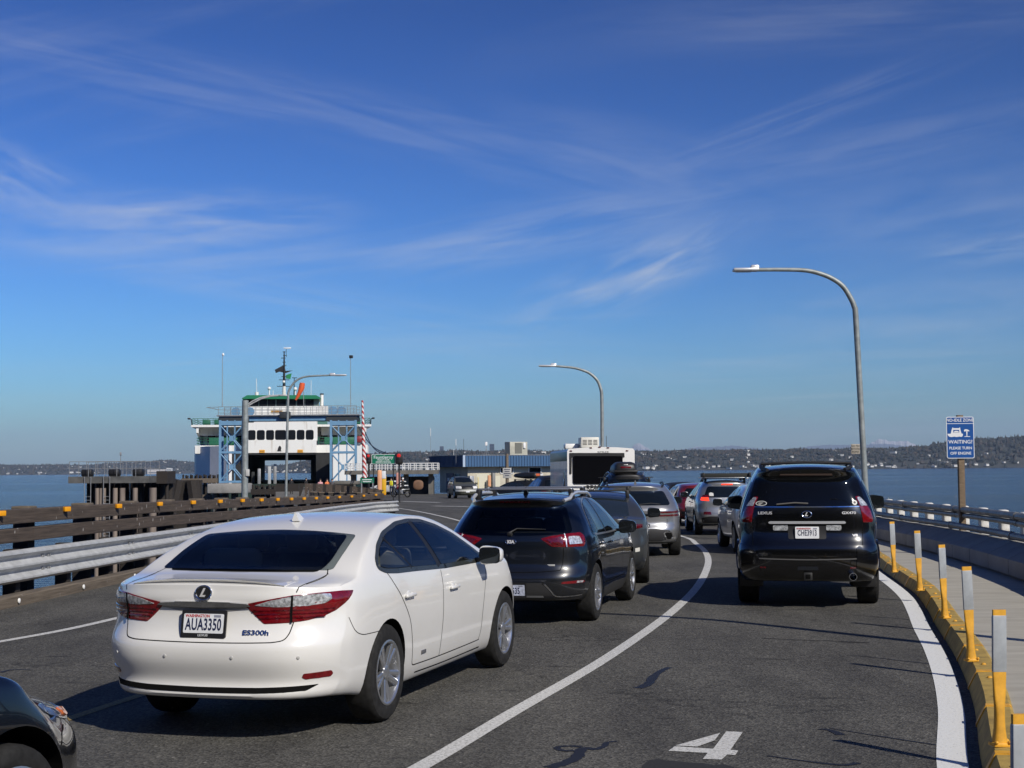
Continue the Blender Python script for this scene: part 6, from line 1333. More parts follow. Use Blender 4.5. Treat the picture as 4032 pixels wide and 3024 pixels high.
# ---------------------------------------------------------------- people
def person(name, label, loc, rz, h, top, legs, skin=(.45, .28, .20), hair=(.03, .02, .015), pose='stand', extra=None, group=None):
    k = h / 1.75; V = []; E = []; Rd = []
    def add(p, r, par=None):
        V.append(Vector(p) * k); Rd.append(r * k); i = len(V) - 1
        if par is not None: E.append((par, i))
        return i
    pel = add((0, 0, .93), .15); ch = add((0, .0, 1.28), .165, pel); nk = add((0, 0, 1.47), .062, ch); hd = add((0, -.015, 1.56), .085, nk); hd2 = add((0, -.02, 1.68), .082, hd)
    for sd in (-1, 1):
        if pose == 'ride':
            hp = add((sd * .11, 0, .88), .11, pel); kn = add((sd * .22, -.38, .78), .075, hp); an = add((sd * .20, -.12, .38), .05, kn); add((sd * .20, -.26, .33), .04, an)
            sh = add((sd * .20, 0, 1.40), .07, ch); el = add((sd * .30, -.22, 1.20), .05, sh); wr = add((sd * .30, -.48, 1.08), .038, el); add((sd * .28, -.56, 1.06), .035, wr)
        else:
            st = .06 * sd if pose == 'walk' else 0
            hp = add((sd * .10, 0, .88), .105, pel); kn = add((sd * .11, -st, .48), .068, hp); an = add((sd * .11, st, .09), .045, kn); add((sd * .12, st - .14, .05), .04, an)
            sh = add((sd * .19, 0, 1.41), .07, ch); el = add((sd * .26, .03 + st, 1.13), .048, sh); wr = add((sd * .27, -.10 + st, .90), .036, el); add((sd * .26, -.14 + st, .82), .036, wr)
    me = bpy.data.meshes.new('person'); me.from_pydata(V, E, []); o = link('person', me); md = o.modifiers.new('skin', 'SKIN')
    for i, r_ in enumerate(Rd): me.skin_vertices[0].data[i].radius = (r_, r_ * (.72 if i == 1 else 1))
    me.skin_vertices[0].data[0].use_root = True
    o.modifiers.new('sub', 'SUBSURF').levels = 1
    me2 = bpy.data.meshes.new_from_object(o.evaluated_get(bpy.context.evaluated_depsgraph_get())); bpy.data.objects.remove(o)
    for m in (mat('skin_%d' % (skin[0] * 100), skin, .6), top, legs): me2.materials.append(m)
    zt = .90 * k
    for p in me2.polygons:
        z = p.center.z; r_ = abs(p.center.x); p.material_index = 0 if z > 1.49 * k or (z < .90 * k and r_ > .235 * k and pose != 'ride') else (1 if z > zt else 2)
        p.use_smooth = True
    b = link(name, me2); b.location = loc; b.rotation_euler = (0, 0, rz); tag(b, label, 'person', group)
    e = MB(); e.blob((0, .005 * k, 1.665 * k), (.092 * k, .105 * k, .095 * k), n=12, m=8); e.build('hair' if extra != 'helmet' else 'helmet', mat('hair_dark', hair, .7) if extra != 'helmet' else M_WHT, b)
    if extra == 'vest':
        e = MB(); e.blob((0, 0, 1.20 * k), (.205 * k, .15 * k, .27 * k), .5, .8, 14, 8); v = e.build('safety_vest', mat('hi_vis_yellow', (.62, .72, .03), .6), b)
        for sd in (-1, 1): e = MB(); e.box((sd * .09 * k, -.135 * k, 1.22 * k), (.035, .04, .4)); e.build('orange_band', mat('hi_vis_orange', (.8, .18, .02), .6), v)
    return b
pxF = lambda cx, cy: (355.6 + cx * .0689, 419 + cy * .0689)
M_NAVY = mat('navy_cloth', (.012, .018, .04), .8); M_DKC = mat('dark_cloth', (.012, .012, .013), .8)
p = G(*pxF(518, 1110)); person('person', 'worker in a yellow high-visibility vest and dark trousers beside the motorcycle', (p[0], p[1], zg(p[1])), R(-20), 1.75, mat('grey_shirt', (.2, .2, .2), .8), M_NAVY, extra='vest')
def motorcycle():
    p = G(*pxF(655, 1138)); z0 = zg(p[1]); rz = R(152)
    t = thing('motorcycle', 'dark motorcycle with a rider stopped near the yellow gate', 'motorcycle', (p[0], p[1], z0), rz)
    for x in (-.72, .72):
        b_ = MB(); b_.lathe([(.24, -.05), (.30, -.06), (.33, 0), (.30, .06), (.24, .05)], Matrix.Translation((x, 0, .33)) @ Matrix.Rotation(R(90), 4, 'X'), 24, close=True); w_ = b_.build('wheel', M_RUBBER, t)
        e = MB()
        for k in range(5): a = k * 1.257; e.tube([(x, 0, .33), (x + .25 * math.cos(a), 0, .33 + .25 * math.sin(a))], .016, 6)
        e.build('rim', M_STEEL, w_)
    b_ = MB(); b_.rbox((.05, 0, .48), (.55, .26, .34), .06); b_.build('engine', M_STEEL, t)
    b_ = MB(); b_.blob((.18, 0, .82), (.30, .15, .14), .7, .7); b_.build('fuel_tank', mat('red_tank', (.25, .02, .015), .3, coat=1), t)
    b_ = MB(); b_.rbox((-.30, 0, .80), (.60, .24, .10), .04); b_.build('seat', M_BLACK, t)
    b_ = MB(); b_.tube([(.72, .09, .33), (.52, .09, .95)], .025, 8); b_.tube([(.72, -.09, .33), (.52, -.09, .95)], .025, 8); b_.build('fork', M_STEEL, t)
    b_ = MB(); b_.tube([(.42, -.36, 1.05), (.52, 0, 1.0), (.42, .36, 1.05)], .016, 8); b_.build('handlebar', M_BLACK, t)
    b_ = MB(); b_.blob((.66, 0, .88), (.08, .10, .10)); b_.build('headlamp', M_CHROME, t)
    b_ = MB(); b_.tube([(.0, -.16, .30), (-.5, -.18, .36), (-.85, -.19, .48)], .045, 8); b_.build('exhaust', M_CHROME, t)
    b_ = MB(); b_.rbox((-.62, 0, .88), (.36, .34, .28), .05); b_.build('top_case', M_BLACK, t)
    q = Vector((p[0], p[1], z0 + .0)) + Matrix.Rotation(rz, 3, 'Z') @ Vector((-.22, 0, 0))
    person('person', 'motorcycle rider in dark clothes and white helmet astride the motorcycle', (q.x, q.y, q.z), rz + R(90), 1.75, M_DKC, M_DKC, pose='ride', extra='helmet')
motorcycle()
# ---------------------------------------------------------------- toll building
def toll_building():
    C = G(463.9, 493.6); z0 = zg(C[1]); k = C[1] / F
    top = at(463.9, 455.4, C[1]).z; bot = at(463.9, 466.8, C[1]).z
    a = R(27); u = Vector((math.cos(a), math.sin(a), 0)); v = Vector((-math.sin(a), math.cos(a), 0))    # along the lit front, along the shaded end
    LF = 14.5; LE = 9.2; oh = .9
    t = thing('toll_building', 'low cream toll building with a blue ribbed metal roof edge beside the pier road', 'building', (C[0], C[1], z0), a)
    h1 = top - z0; h0 = bot - z0; M_CREAM = mat('cream_wall', (.50, .46, .36), .8, var=.10, vscale=1.2, detail=7)
    b_ = MB(); b_.box((oh + (LF - oh) / 2, oh + (LE - 2 * oh) / 2, h0 / 2), (LF - oh, LE - 2 * oh, h0)); wl_ = b_.build('wall', M_CREAM, t, smooth=0)
    b_ = MB(); b_.box((LF / 2, LE / 2, (h0 + h1) / 2), (LF, LE, h1 - h0)); rf = b_.build('roof', mat('blue_fascia', (.045, .11, .22), .45), t, smooth=0)
    e = MB(); n = int(LF / .34)
    for i in range(n): e.box((.25 + i * .34, -.03, (h0 + h1) / 2), (.06, .06, h1 - h0 - .03))
    for i in range(int(LE / .34)): e.box((-.03, .25 + i * .34, (h0 + h1) / 2), (.06, .06, h1 - h0 - .03))
    e.build('fascia_ribs', mat('blue_rib', (.03, .075, .16), .45), rf, smooth=0)
    e = MB(); e.box((-.02, -.02, (h0 + h1) / 2), (.26, .26, h1 - h0 + .02)); e.build('corner_trim', mat('pale_blue_trim', (.38, .46, .56), .5), rf, smooth=0)
    e = MB(); e.box((LF / 2, LE / 2, h1 + .02), (LF + .1, LE + .1, .05)); e.build('roof_edge', M_STEEL, rf, smooth=0)
    M_BD = mat('blue_door', (.015, .04, .12), .5)
    e = MB(); e.box((oh - .03, oh + 4.6, 1.1), (.08, 1.9, 2.2)); d = e.build('door', M_BD, t, smooth=0); e = MB(); e.box((oh - .08, oh + 4.9, 1.5), (.02, .5, .35)); e.build('notice', M_PLATE, d, smooth=0)
    e = MB(); e.box((oh - .03, oh + 2.6, 1.55), (.08, 1.3, 1.1)); e.build('window', M_GLASS, t, smooth=0)
    for x in (5.6, 9.1): 
        e = MB(); e.box((x, oh - .03, h0 - .42), (1.45, .08, .55)); w_ = e.build('window', M_GLASS, t, smooth=0); e = MB()
        for dx in (-.77, .77): e.box((x + dx, oh - .05, h0 - .42), (.09, .1, .68))
        for dz in (-.32, .32): e.box((x, oh - .05, h0 - .42 + dz), (1.63, .1, .09))
        e.build('window_frame', M_WHT, w_, smooth=0)
    e = MB(); e.box((2.7, oh - .02, 1.05), (1.6, .06, 2.1)); e.build('door', mat('cream_door', (.58, .56, .44), .6), t, smooth=0)
    e = MB(); e.box((4.4, oh - .02, 1.2), (.8, .06, 1.3)); e.build('service_panel', mat('cream_door', (.58, .56, .44), .6), t, smooth=0)
    for x, w_, hh, m in ((1.1, .5, 1.9, M_STEEL), (3.75, .35, 2.2, mat('grey_cabinet', (.20, .20, .19), .6)), (3.1, .25, 1.4, M_STEEL)): e = MB(); e.rbox((x, oh - .45, hh / 2), (w_, .4, hh), .02); e.build('cabinet', m, t)
    g = lambda x, y, z: Vector((C[0], C[1], z0)) + u * x + v * y + Vector((0, 0, z))
    # roof plant and aerials stand on the roof: things of their own
    q = at(431.7 + 1225 * .0689, 431.7 + 325 * .0689, C[1] + 4); b0 = Vector((q.x, C[1] + 4, z0 + h1 + .03))
    k2 = (C[1] + 4) / F; w2 = 285 * .0689 * k2; h2 = at(500, 431.7 + 150 * .0689, C[1] + 4).z - b0.z
    s = thing('roof_unit', 'beige air handling unit on the toll building roof', 'air conditioner', tuple(b0), a)
    e = MB(); e.rbox((0, 0, h2 / 2), (w2, 1.3, h2), .03); e.build('cabinet', mat('beige_metal', (.42, .41, .34), .55, var=.1, vscale=3), s)
    e = MB(); e.box((-.05, -.66, h2 * .52), (w2 * .4, .04, h2 * .8)); e.build('grille', mat('grille_grey', (.14, .14, .12), .7), s, smooth=0); e = MB(); e.rbox((w2 * .3, -.72, h2 * .72), (w2 * .13, .16, h2 * .42), .02); e.build('control_box', M_WHT, s)
    def aerial(px_, y0, y1, dep, label, m, r=.02, tipm=None, tipw=0):
        p = at(px_, y1, dep); o = thing('aerial', label, 'aerial', (p.x, p.y, p.z), 0, 'aerials at the toll building'); hh = at(px_, y0, dep).z - p.z
        e = MB(); e.tube([(0, 0, 0), (0, 0, hh)], r, 6); e.build('mast', m, o)
        if tipm: e = MB(); e.tube([(0, 0, hh * .72), (0, 0, hh)], r * 1.8, 6); e.build('antenna', tipm, o)
    D = C[1] + 3
    aerial(355.6 + 1090 * .0689, 428, 457, D, 'tallest thin white aerial at the left end of the toll building', M_STEEL, .018, M_WHT)
    aerial(355.6 + 1458 * .0689, 439, 463, D - 3.5, 'white topped aerial fixed to the dark roof edge', M_STEEL, .018, M_WHT)
    aerial(355.6 + 1570 * .0689, 439, 455.5, D, 'plain dark aerial above the corner of the roof', M_BLACK, .02)
    aerial(355.6 + 1425 * .0689, 449, 458, D, 'short white aerial beside the white topped one', M_WHT, .02)
    p = at(431.7 + 793 * .0689, 455.2, D + 1); o = thing('panel_antenna', 'white panel antenna on a small tripod on the toll building roof', 'antenna', (p.x, p.y, z0 + h1 + .03)); hh = at(486, 442.5, D + 1).z - z0 - h1
    e = MB(); e.rbox((0, 0, hh - .17), (.26, .16, .42), .03); e.build('panel', M_WHT, o); e = MB(); e.tube([(0, .05, 0), (0, .05, hh - .2)], .025, 6)
    e.build('mast', M_STEEL, o)
    for sx in (-1, 1): e = MB(); e.tube([(sx * .3, .05, 0), (0, .05, hh * .5)], .015, 6); e.build('brace', M_STEEL, o)
    # brown timber pole with a notice, in front of the wall
    D2 = C[1] - 14; p = at(431.7 + 1098 * .0689, 500, D2); zz = zg(D2); o = thing('utility_pole', 'short brown timber pole with a grey notice board in front of the toll building', 'pole', (p.x, D2, zz)); hh = at(507, 431.7 + 320 * .0689, D2).z - zz
    e = MB(); e.tube([(0, 0, 0), (0, 0, hh)], [.17, .15], 12); e.build('pole', weathered_wood('pole_timber', (.10, .08, .06), (.24, .19, .14)), o)
    bz = at(507, 431.7 + 600 * .0689, D2).z - zz; e = MB(); e.rbox((0, -.2, bz), (.85, .04, 1.0), .01); pn = e.build('notice_board', mat('grey_board', (.42, .42, .40), .6), o)
    for i, w_ in enumerate((.6, .5, .65, .4)): e = MB(); e.box((0, -.225, bz + .36 - i * .2), (w_, .01, .07)); e.build('notice_line', M_INK, pn, smooth=0)
toll_building()
p = G(444, 497.0)
def bollard_like(name, label, cat, px0, px1, py0, py1, dep, m, round_=True, group=None, th=.3, bev=.04, e1=.25):
    a, b = at(px0, py1, dep), at(px1, py0, dep); o = thing(name, label, cat, ((a.x + b.x) / 2, dep, a.z), 0, group)
    e = MB(); w_ = b.x - a.x; h_ = b.z - a.z
    if round_: e.blob((0, 0, h_ * .5), (w_ / 2, th / 2, h_ / 2), e1, .6, 14, 10)
    else: e.rbox((0, 0, h_ / 2), (w_, th, h_), min(bev, w_ * .3))
    e.build('body', m, o); return o
M_PEACH = mat('faded_orange_plastic', (.75, .38, .20), .6, var=.1, vscale=2); M_YGATE = mat('gate_yellow', (.75, .42, .02), .5)
bollard_like('traffic_paddle', 'tall faded orange upright paddle at the end of the timber fence', 'barrier', *[pxF(315, 0)[0], pxF(382, 0)[0], pxF(0, 740)[1], pxF(0, 1045)[1]], 92, M_PEACH)
g_ = bollard_like('gate_housing', 'yellow barrier gate cabinet with a pale notice at the end of the timber fence', 'gate', pxF(385, 0)[0], pxF(443, 0)[0], pxF(0, 810)[1], pxF(0, 1085)[1], 94, M_YGATE, False)
e = MB(); e.rbox((0, -.17, 1.25), (.26, .02, .5), .01); e.build('notice', M_PLATE, g_)
bollard_like('warning_sign', 'tall pinkish oval sign standing behind the motorcycle', 'sign', pxF(588, 0)[0], pxF(650, 0)[0], pxF(0, 778)[1], pxF(0, 990)[1], 132, mat('faded_pink_sign', (.62, .30, .24), .6))
bollard_like('traffic_paddle', 'faded orange paddle before the cream wall of the toll building', 'barrier', pxF(1915, 0)[0], pxF(1965, 0)[0], pxF(0, 815)[1], pxF(0, 985)[1], 100, M_PEACH)
bollard_like('yellow_bollard', 'thin pale yellow post at the right of the olive truck', 'bollard', pxF(1772, 0)[0], pxF(1786, 0)[0], pxF(0, 840)[1], pxF(0, 1150)[1], 108, mat('pale_yellow', (.75, .62, .25), .5))
bollard_like('storage_tank', 'round brown tank end under the walkway left of the toll building', 'tank', pxF(835, 0)[0], pxF(985, 0)[0], pxF(0, 885)[1], pxF(0, 1030)[1], 140, mat('rust_brown', (.17, .09, .05), .7, var=.2, vscale=2), e1=.75)
PWs = paint('van_white_paint', (.74, .74, .72), rough=.35)
q = G(408, 495.3); simple_suv('white_car', 'white car passing behind the motorcycle', PWs, (q[0] - 1.3, q[1] + 6), R(-70), H=1.5, L=4.3, W=.88, wr=.33, belt=.98, res=(36, 16, 20))
# signals and the green sign
def signal(cx0, cx1, cy0, cy1, label, dep=100):
    a, b = at(*pxF(cx0, cy1), dep), at(*pxF(cx1, cy0), dep); z0 = zg(dep); xm = (a.x + b.x) / 2
    o = thing('traffic_signal', label, 'traffic light', (xm, dep, z0), 0, 'signals beside the green sign'); w_ = b.x - a.x; h_ = b.z - a.z; zc = (a.z + b.z) / 2 - z0
    e = MB(); e.rbox((0, 0, zc), (w_, .3, h_), .05); bd = e.build('housing', M_BLACK, o)
    for i, m in enumerate((mat('lit_red_signal', (.5, .02, .02), .3, emit=(1, .04, .03, .16)), mat('dark_signal_lens', (.02, .02, .02), .3), MATS['dark_signal_lens'])):
        zz = zc + h_ * (.27 - .27 * i); e = MB(); e.lathe([(w_ * .27, 0), (w_ * .27, .02), (.01, .05)], Matrix.Translation((0, -.15, zz)) @ Matrix.Rotation(R(90), 4, 'X'), 16); e.build('lens', m, bd)
    e = MB(); e.tube([(0, .1, 0), (0, .1, zc)], .06, 8); e.build('pole', M_BLACK, o)
signal(150, 228, 500, 650, 'red traffic light at the left of the green sign')
signal(578, 683, 495, 655, 'red traffic light at the right of the green sign')
D = 100; a, b = at(*pxF(232, 655), D), at(*pxF(573, 510), D); w_, h_ = b.x - a.x, b.z - a.z; z0 = zg(D)
o = thing('destination_sign', 'green sign naming the ferry destination between two red signals', 'sign', ((a.x + b.x) / 2, D, z0)); zc = (a.z + b.z) / 2 - z0
Mf = face_M((0, 0, zc), (1, 0, 0), (0, 0, 1)); rr = rounded([(-w_ / 2, -h_ / 2), (w_ / 2, -h_ / 2), (w_ / 2, h_ / 2), (-w_ / 2, h_ / 2)], .08)
e = MB(); e.prism(rr, -.03, 0, Mf); pn = e.build('panel', MATS['sign_white'], o, smooth=0); M_SG = mat('sign_green', (.005, .16, .09), .4)
e = MB(); e.prism([(x * .965, y * .92) for x, y in rr], 0, .006, Mf); e.build('field', M_SG, pn, smooth=0)
for s, sz, yy in (('Fauntleroy', .32, .19), ('WAIT FOR', .18, -.09), ('GREEN SIGNAL', .16, -.30)): text(s, sz, MATS['sign_white'], Mf @ Matrix.Translation((0, yy * h_ / 1.0, .01)), parent=pn, depth=.003, bold=.002)
for sx in (-1, 1): e = MB(); e.tube([(sx * w_ * .42, .06, 0), (sx * w_ * .42, .06, zc)], .04, 8); e.build('post', M_BLACK, o)
a, b = at(*pxF(65, 930), 88), at(*pxF(268, 855), 88); w_, h_ = b.x - a.x, b.z - a.z; z0 = zg(88)
o = thing('green_notice', 'small green notice below the striped barrier arm', 'sign', ((a.x + b.x) / 2, 88, z0 - .3)); zc = (a.z + b.z) / 2 - z0 + .3; Mf = face_M((0, 0, zc), (1, 0, 0), (0, 0, 1))
e = MB(); e.prism([(-w_ / 2, -h_ / 2), (w_ / 2, -h_ / 2), (w_ / 2, h_ / 2), (-w_ / 2, h_ / 2)], -.02, 0, Mf); pn = e.build('panel', M_SG, o, smooth=0)
for i in range(2): e = MB(); e.box((0, -.012, zc + .05 - i * .12), (w_ * (.7 - .1 * i), .01, .05)); e.build('notice_line', MATS['sign_white'], pn, smooth=0)
e = MB(); e.tube([(-w_ * .4, .03, 0), (-w_ * .4, .03, zc)], .04, 6); e.build('post', M_STEEL, o)
e = MB(); e.tube([(w_ * .4, .03, 0), (w_ * .4, .03, zc)], .04, 6); e.build('post', M_STEEL, o)
# raised striped barrier arm
D = 96; a, b = at(*q4(1743, 1380), D), at(*q4(1722, 655), D); o = thing('barrier_arm', 'raised red and white striped barrier arm at the right side of the ferry', 'barrier arm', (a.x, D, zg(D) - .1))
base = Vector(o.location); n = 26
sm = bpy.data.materials.new('barber_stripes'); sm.use_nodes = True; nn = sm.node_tree; bb = nn.nodes['Principled BSDF']; tcn = nn.nodes.new('ShaderNodeTexCoord'); wv = nn.nodes.new('ShaderNodeTexWave'); wv.inputs['Scale'].default_value = 1.7; wv.wave_profile = 'SIN'; wv.bands_direction = 'DIAGONAL'; nn.links.new(tcn.outputs['Object'], wv.inputs['Vector'])
rp = nn.nodes.new('ShaderNodeValToRGB'); rp.color_ramp.interpolation = 'CONSTANT'; rp.color_ramp.elements[0].color = (.75, .74, .72, 1); rp.color_ramp.elements[1].position = .5; rp.color_ramp.elements[1].color = (.40, .03, .03, 1); nn.links.new(wv.outputs[0], rp.inputs[0]); nn.links.new(rp.outputs[0], bb.inputs['Base Color'])
e = MB(); ra, rb2 = a - base, b - base
for i in range(1): e.tube([ra, rb2], [.16, .07], 10)
e.build('arm', sm, o); e = MB(); e.rbox((ra.x, 0, .4), (.5, .5, .9), .05); e.build('gate_base', M_YGATE, o)
# ---------------------------------------------------------------- ferry
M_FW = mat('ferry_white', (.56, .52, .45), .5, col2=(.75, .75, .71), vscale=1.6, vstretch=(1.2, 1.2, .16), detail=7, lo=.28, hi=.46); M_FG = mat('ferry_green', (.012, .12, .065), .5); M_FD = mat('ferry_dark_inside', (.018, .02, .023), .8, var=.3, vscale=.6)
M_FB = mat('lattice_blue', (.13, .27, .42), .55, var=.12, vscale=2); M_FH = mat('hull_shade_plate', (.74, .74, .72), .5, var=.06, vscale=.4)
M_FWIN = mat('ferry_window', (.012, .014, .018), .08)
YF = 185.0
def ferry():
    o0 = at(*q4(969, 1325), YF); rz = R(8.5)
    t = thing('car_ferry', 'white and green double ended car ferry moored with its open car deck facing the pier', 'ferry', (o0.x, YF, -5.6), rz)
    s = .01396; X = lambda cx: (cx - 969) * s; Z = lambda cy: EYE + 5.6 + (1325 - cy) * s; LN = 98.0
    def box(x0, x1, y0, y1, z0, z1, name, m, par=None, bev=0):
        b_ = MB(); c = ((x0 + x1) / 2, (y0 + y1) / 2, (z0 + z1) / 2); d = (x1 - x0, y1 - y0, z1 - z0)
        (b_.rbox(c, d, bev) if bev else b_.box(c, d)); return b_.build(name, m, par or t, smooth=35 if bev else 0)
    # hull and car deck
    Mz = Matrix.Identity(4); hp = [(-9.2, 0), (9.2, 0), (11.2, 5), (11.7, 14), (11.7, LN - 14), (9.2, LN), (-9.2, LN), (-11.7, LN - 14), (-11.7, 14), (-11.2, 5)]
    b_ = MB(); b_.prism(hp, -1.5, Z(1440), Mz); b_.build('hull', mat('hull_dark_green', (.008, .025, .018), .6), t, smooth=0)
    zt = Z(1085)
    for sd, m in ((-1, M_FH), (1, M_FW)):
        b_ = MB(); P = [(sd * 6.6, -2.6), (sd * 9.2, .8), (sd * 11.2, 4.6), (sd * 11.75, 9), (sd * 11.75, LN - 12), (sd * 11.0, LN - 4), (sd * 9.8, LN - 1)]
        Q = [(x - sd * .35, y + .15) for x, y in P][::-1]
        b_.prism(P + Q, Z(1440), zt, Mz); b_.build('side_plating', m, t, smooth=0)
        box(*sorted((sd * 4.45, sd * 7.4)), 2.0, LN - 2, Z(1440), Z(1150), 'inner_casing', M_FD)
    zb = Z(1150); box(-11.3, 11.3, 3.5, LN - 3.5, zb, zt + .15, 'passenger_deck', M_FW)
    box(-4.5, 4.5, .4, 3.4, zb, Z(1030), 'bridge_front', M_FW)
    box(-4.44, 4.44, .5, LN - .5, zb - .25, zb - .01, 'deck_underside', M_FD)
    # centre front of the cabin with its windows
    fr = box(X(650), X(1300), .5, 9.0, Z(1035), Z(845), 'cabin_front', M_FW)
    for a, b in ((660, 728), (740, 813), (825, 898), (908, 1010), (1025, 1097), (1108, 1180), (1192, 1265)):
        b_ = MB(); M = Matrix(((1, 0, 0, 0), (0, 0, 1, .47), (0, 1, 0, 0), (0, 0, 0, 1)))
        b_.prism(rounded([(X(a), Z(1030)), (X(b), Z(1030)), (X(b), Z(937)), (X(a), Z(937))], .28), -.02, .05, M); b_.build('window', M_FWIN, fr, smooth=0)
    for a in (788, 1140):
        b_ = MB(); b_.box((X(a), .38, Z(1135)), (.72, .05, .38)); pl = b_.build('orange_plate', mat('orange_plate', (.72, .36, .04), .5), t, smooth=0); e = MB(); e.box((X(a), .35, Z(1135)), (.55, .02, .07)); e.build('plate_line', mat('brown_ink', (.25, .10, .02), .6), pl, smooth=0)
    b_ = MB(); M = Matrix(((1, 0, 0, 0), (0, 0, 1, .36), (0, 1, 0, 0), (0, 0, 0, 1))); b_.prism([(X(930), Z(1128)), (X(962), Z(1128)), (X(966), Z(1105)), (X(958), Z(1088)), (X(948), Z(1084)), (X(938), Z(1100))], -.03, .0, M); b_.build('black_emblem', M_BLACK, t, smooth=0)
    b_ = MB(); b_.prism([(X(928), Z(1134)), (X(968), Z(1134)), (X(968), Z(1130)), (X(928), Z(1130))], -.03, 0, M); b_.build('emblem_line', M_BLACK, t, smooth=0)
    # main cabin, set back, with side windows and green lower panels
    cab = box(-10.6, 10.6, 9.0, LN - 9, zt + .15, Z(900), 'cabin', M_FW)
    for sd in (-1, 1):
        for i in range(4): 
            b_ = MB(); b_.rbox((sd * (5.6 + i * 1.3), 8.97, Z(985)), (1.0, .1, 1.35), .12); b_.build('window', M_FWIN, cab)
        for i in range(24): b_ = MB(); b_.rbox((sd * 10.62, 12 + i * 3.2, Z(975)), (.1, 1.6, 1.0), .1); b_.build('window', M_FWIN, cab)
        # white curving wing under the upper deck and the sheltered end of the promenade
        b_ = MB(); Mw = Matrix(((0, 0, 1, sd * 11.0), (1, 0, 0, 0), (0, 1, 0, 0), (0, 0, 0, 1)))
        b_.prism([(3.6, Z(900)), (16, Z(900)), (16, Z(1085)), (12, Z(1060)), (7, Z(985)), (3.6, Z(955))], -.15, .15, Mw); b_.build('wing_plating', M_FW, t, smooth=0)
        b_ = MB(); b_.box((sd * 8.0, 6.2, Z(940)), (5.6, .2, Z(900) - Z(975))); b_.build('wing_front', M_FW, t, smooth=0)
        b_ = MB()
        for i in range(7): b_.tube([(sd * (4.8 + i * 1.02), 3.7, zt + .1), (sd * (4.8 + i * 1.02), 3.7, zt + 1.15)], .035, 6)
        for z in (.45, .8, 1.15): b_.tube([(sd * 4.7, 3.7, zt + z), (sd * 11.1, 3.7, zt + z), (sd * 11.2, 14, zt + z)], .035, 6)
        b_.build('railing', M_FG, t)
        b_ = MB(); b_.rbox((sd * 7.6, 5.2, zt + .75), (4.0, .3, 1.0), .05); b_.build('green_panel', M_FG, t)
    ud = box(-11.8, 11.8, 3.4, LN - 3.4, Z(900), Z(880), 'upper_deck', M_FW)
    for sd in (-1, 1):
        b_ = MB()
        for i in range(8): b_.tube([(sd * (7.0 + i * .66), 3.6, Z(880)), (sd * (7.0 + i * .66), 3.6, Z(820))], .035, 6)
        for z in (820, 840, 860): b_.tube([(sd * 6.8, 3.6, Z(z)), (sd * 11.6, 3.6, Z(z)), (sd * 11.6, 40, Z(z))], .035, 6)
        b_.build('railing', M_FG, ud)
        for i, xx in enumerate((8.4, 9.9)): b_ = MB(); b_.rbox((sd * xx, 4.8, Z(852)), (1.0, .8, .72), .1); b_.build('life_raft', M_FG, t)
        b_ = MB(); b_.tube([(sd * 11.7, 3.5, Z(880)), (sd * 11.75, 3.3, Z(830)), (sd * 12.0, 3.2, Z(818))], .07, 6); b_.rbox((sd * 12.05, 3.1, Z(822)), (.35, .3, .22), .05); b_.build('floodlight', M_BLACK, t)
    box(-6.0, 6.0, 5.2, LN - 5.2, Z(880), Z(800), 'deckhouse', mat('ferry_green_grey', (.05, .14, .12), .5))
    up = box(X(600), X(1405), 4.4, 40, Z(800), Z(702), 'bridge_house', M_FW)
    b_ = MB(); b_.box((X(918), 4.36, Z(752)), (1.5, .05, .36)); nb = b_.build('name_board', mat('gold_board', (.42, .27, .05), .5), t, smooth=0); e = MB()
    for i in range(6): e.box((X(918) - .5 + i * .2, 4.32, Z(752)), (.12, .02, .2))
    e.build('lettering', mat('brown_ink', (.25, .10, .02), .6), nb, smooth=0)
    ph = box(X(625), X(1320), 4.9, 12, Z(702), Z(628), 'pilothouse', mat('pilothouse_green_grey', (.12, .17, .15), .5))
    for a, b in ((640, 745), (752, 826), (832, 905), (915, 1005), (1020, 1098), (1110, 1182), (1190, 1268)):
        b_ = MB(); b_.box(((X(a) + X(b)) / 2, 4.87, Z(667)), (X(b) - X(a), .08, 1.0 * .94)); w_ = b_.build('window', M_FWIN, ph, smooth=0)
    b_ = MB(); Mr = Matrix(((1, 0, 0, 0), (0, 0, 1, 0), (0, 1, 0, 0), (0, 0, 0, 1)))
    b_.prism([(X(592), Z(632)), (X(1338), Z(632)), (X(1335), Z(624)), (X(1290), Z(597)), (X(640), Z(597)), (X(595), Z(624))], 4.0, 13, Mr); b_.build('pilothouse_roof', mat('roof_green', (.008, .17, .075), .45), t, smooth=0)
    # mast and roof gear
    b_ = MB(); b_.tube([(X(985), 7, Z(600)), (X(985), 7, Z(500))], [.28, .22], 10); b_.build('mast_foot', M_FW, t)
    b_ = MB(); b_.tube([(X(985), 7, Z(510)), (X(985), 7, Z(350)), (X(985), 7, Z(160))], [.2, .14, .07], 8)
    for z, l, dx in ((500, .95, 0), (437, .7, 0), (405, .35, 0), (300, .3, 0), (265, .22, 0), (225, .3, -.1), (200, .25, .1), (165, .2, 0)): b_.tube([(X(985) - l + dx, 7, Z(z)), (X(985) + l + dx, 7, Z(z))], .05, 6)
    b_.tube([(X(1005), 7, Z(215)), (X(1005), 7, Z(140))], .04, 6); b_.build('mast', M_BLACK, t)
    b_ = MB(); b_.rbox((X(1015), 7, Z(128)), (1.0, .2, .16), .06); b_.build('radar_bar', M_WHT, t); b_ = MB(); b_.blob((X(982), 6.8, Z(458)), (.2, .2, .2)); b_.build('masthead_lamp', M_WHT, t)
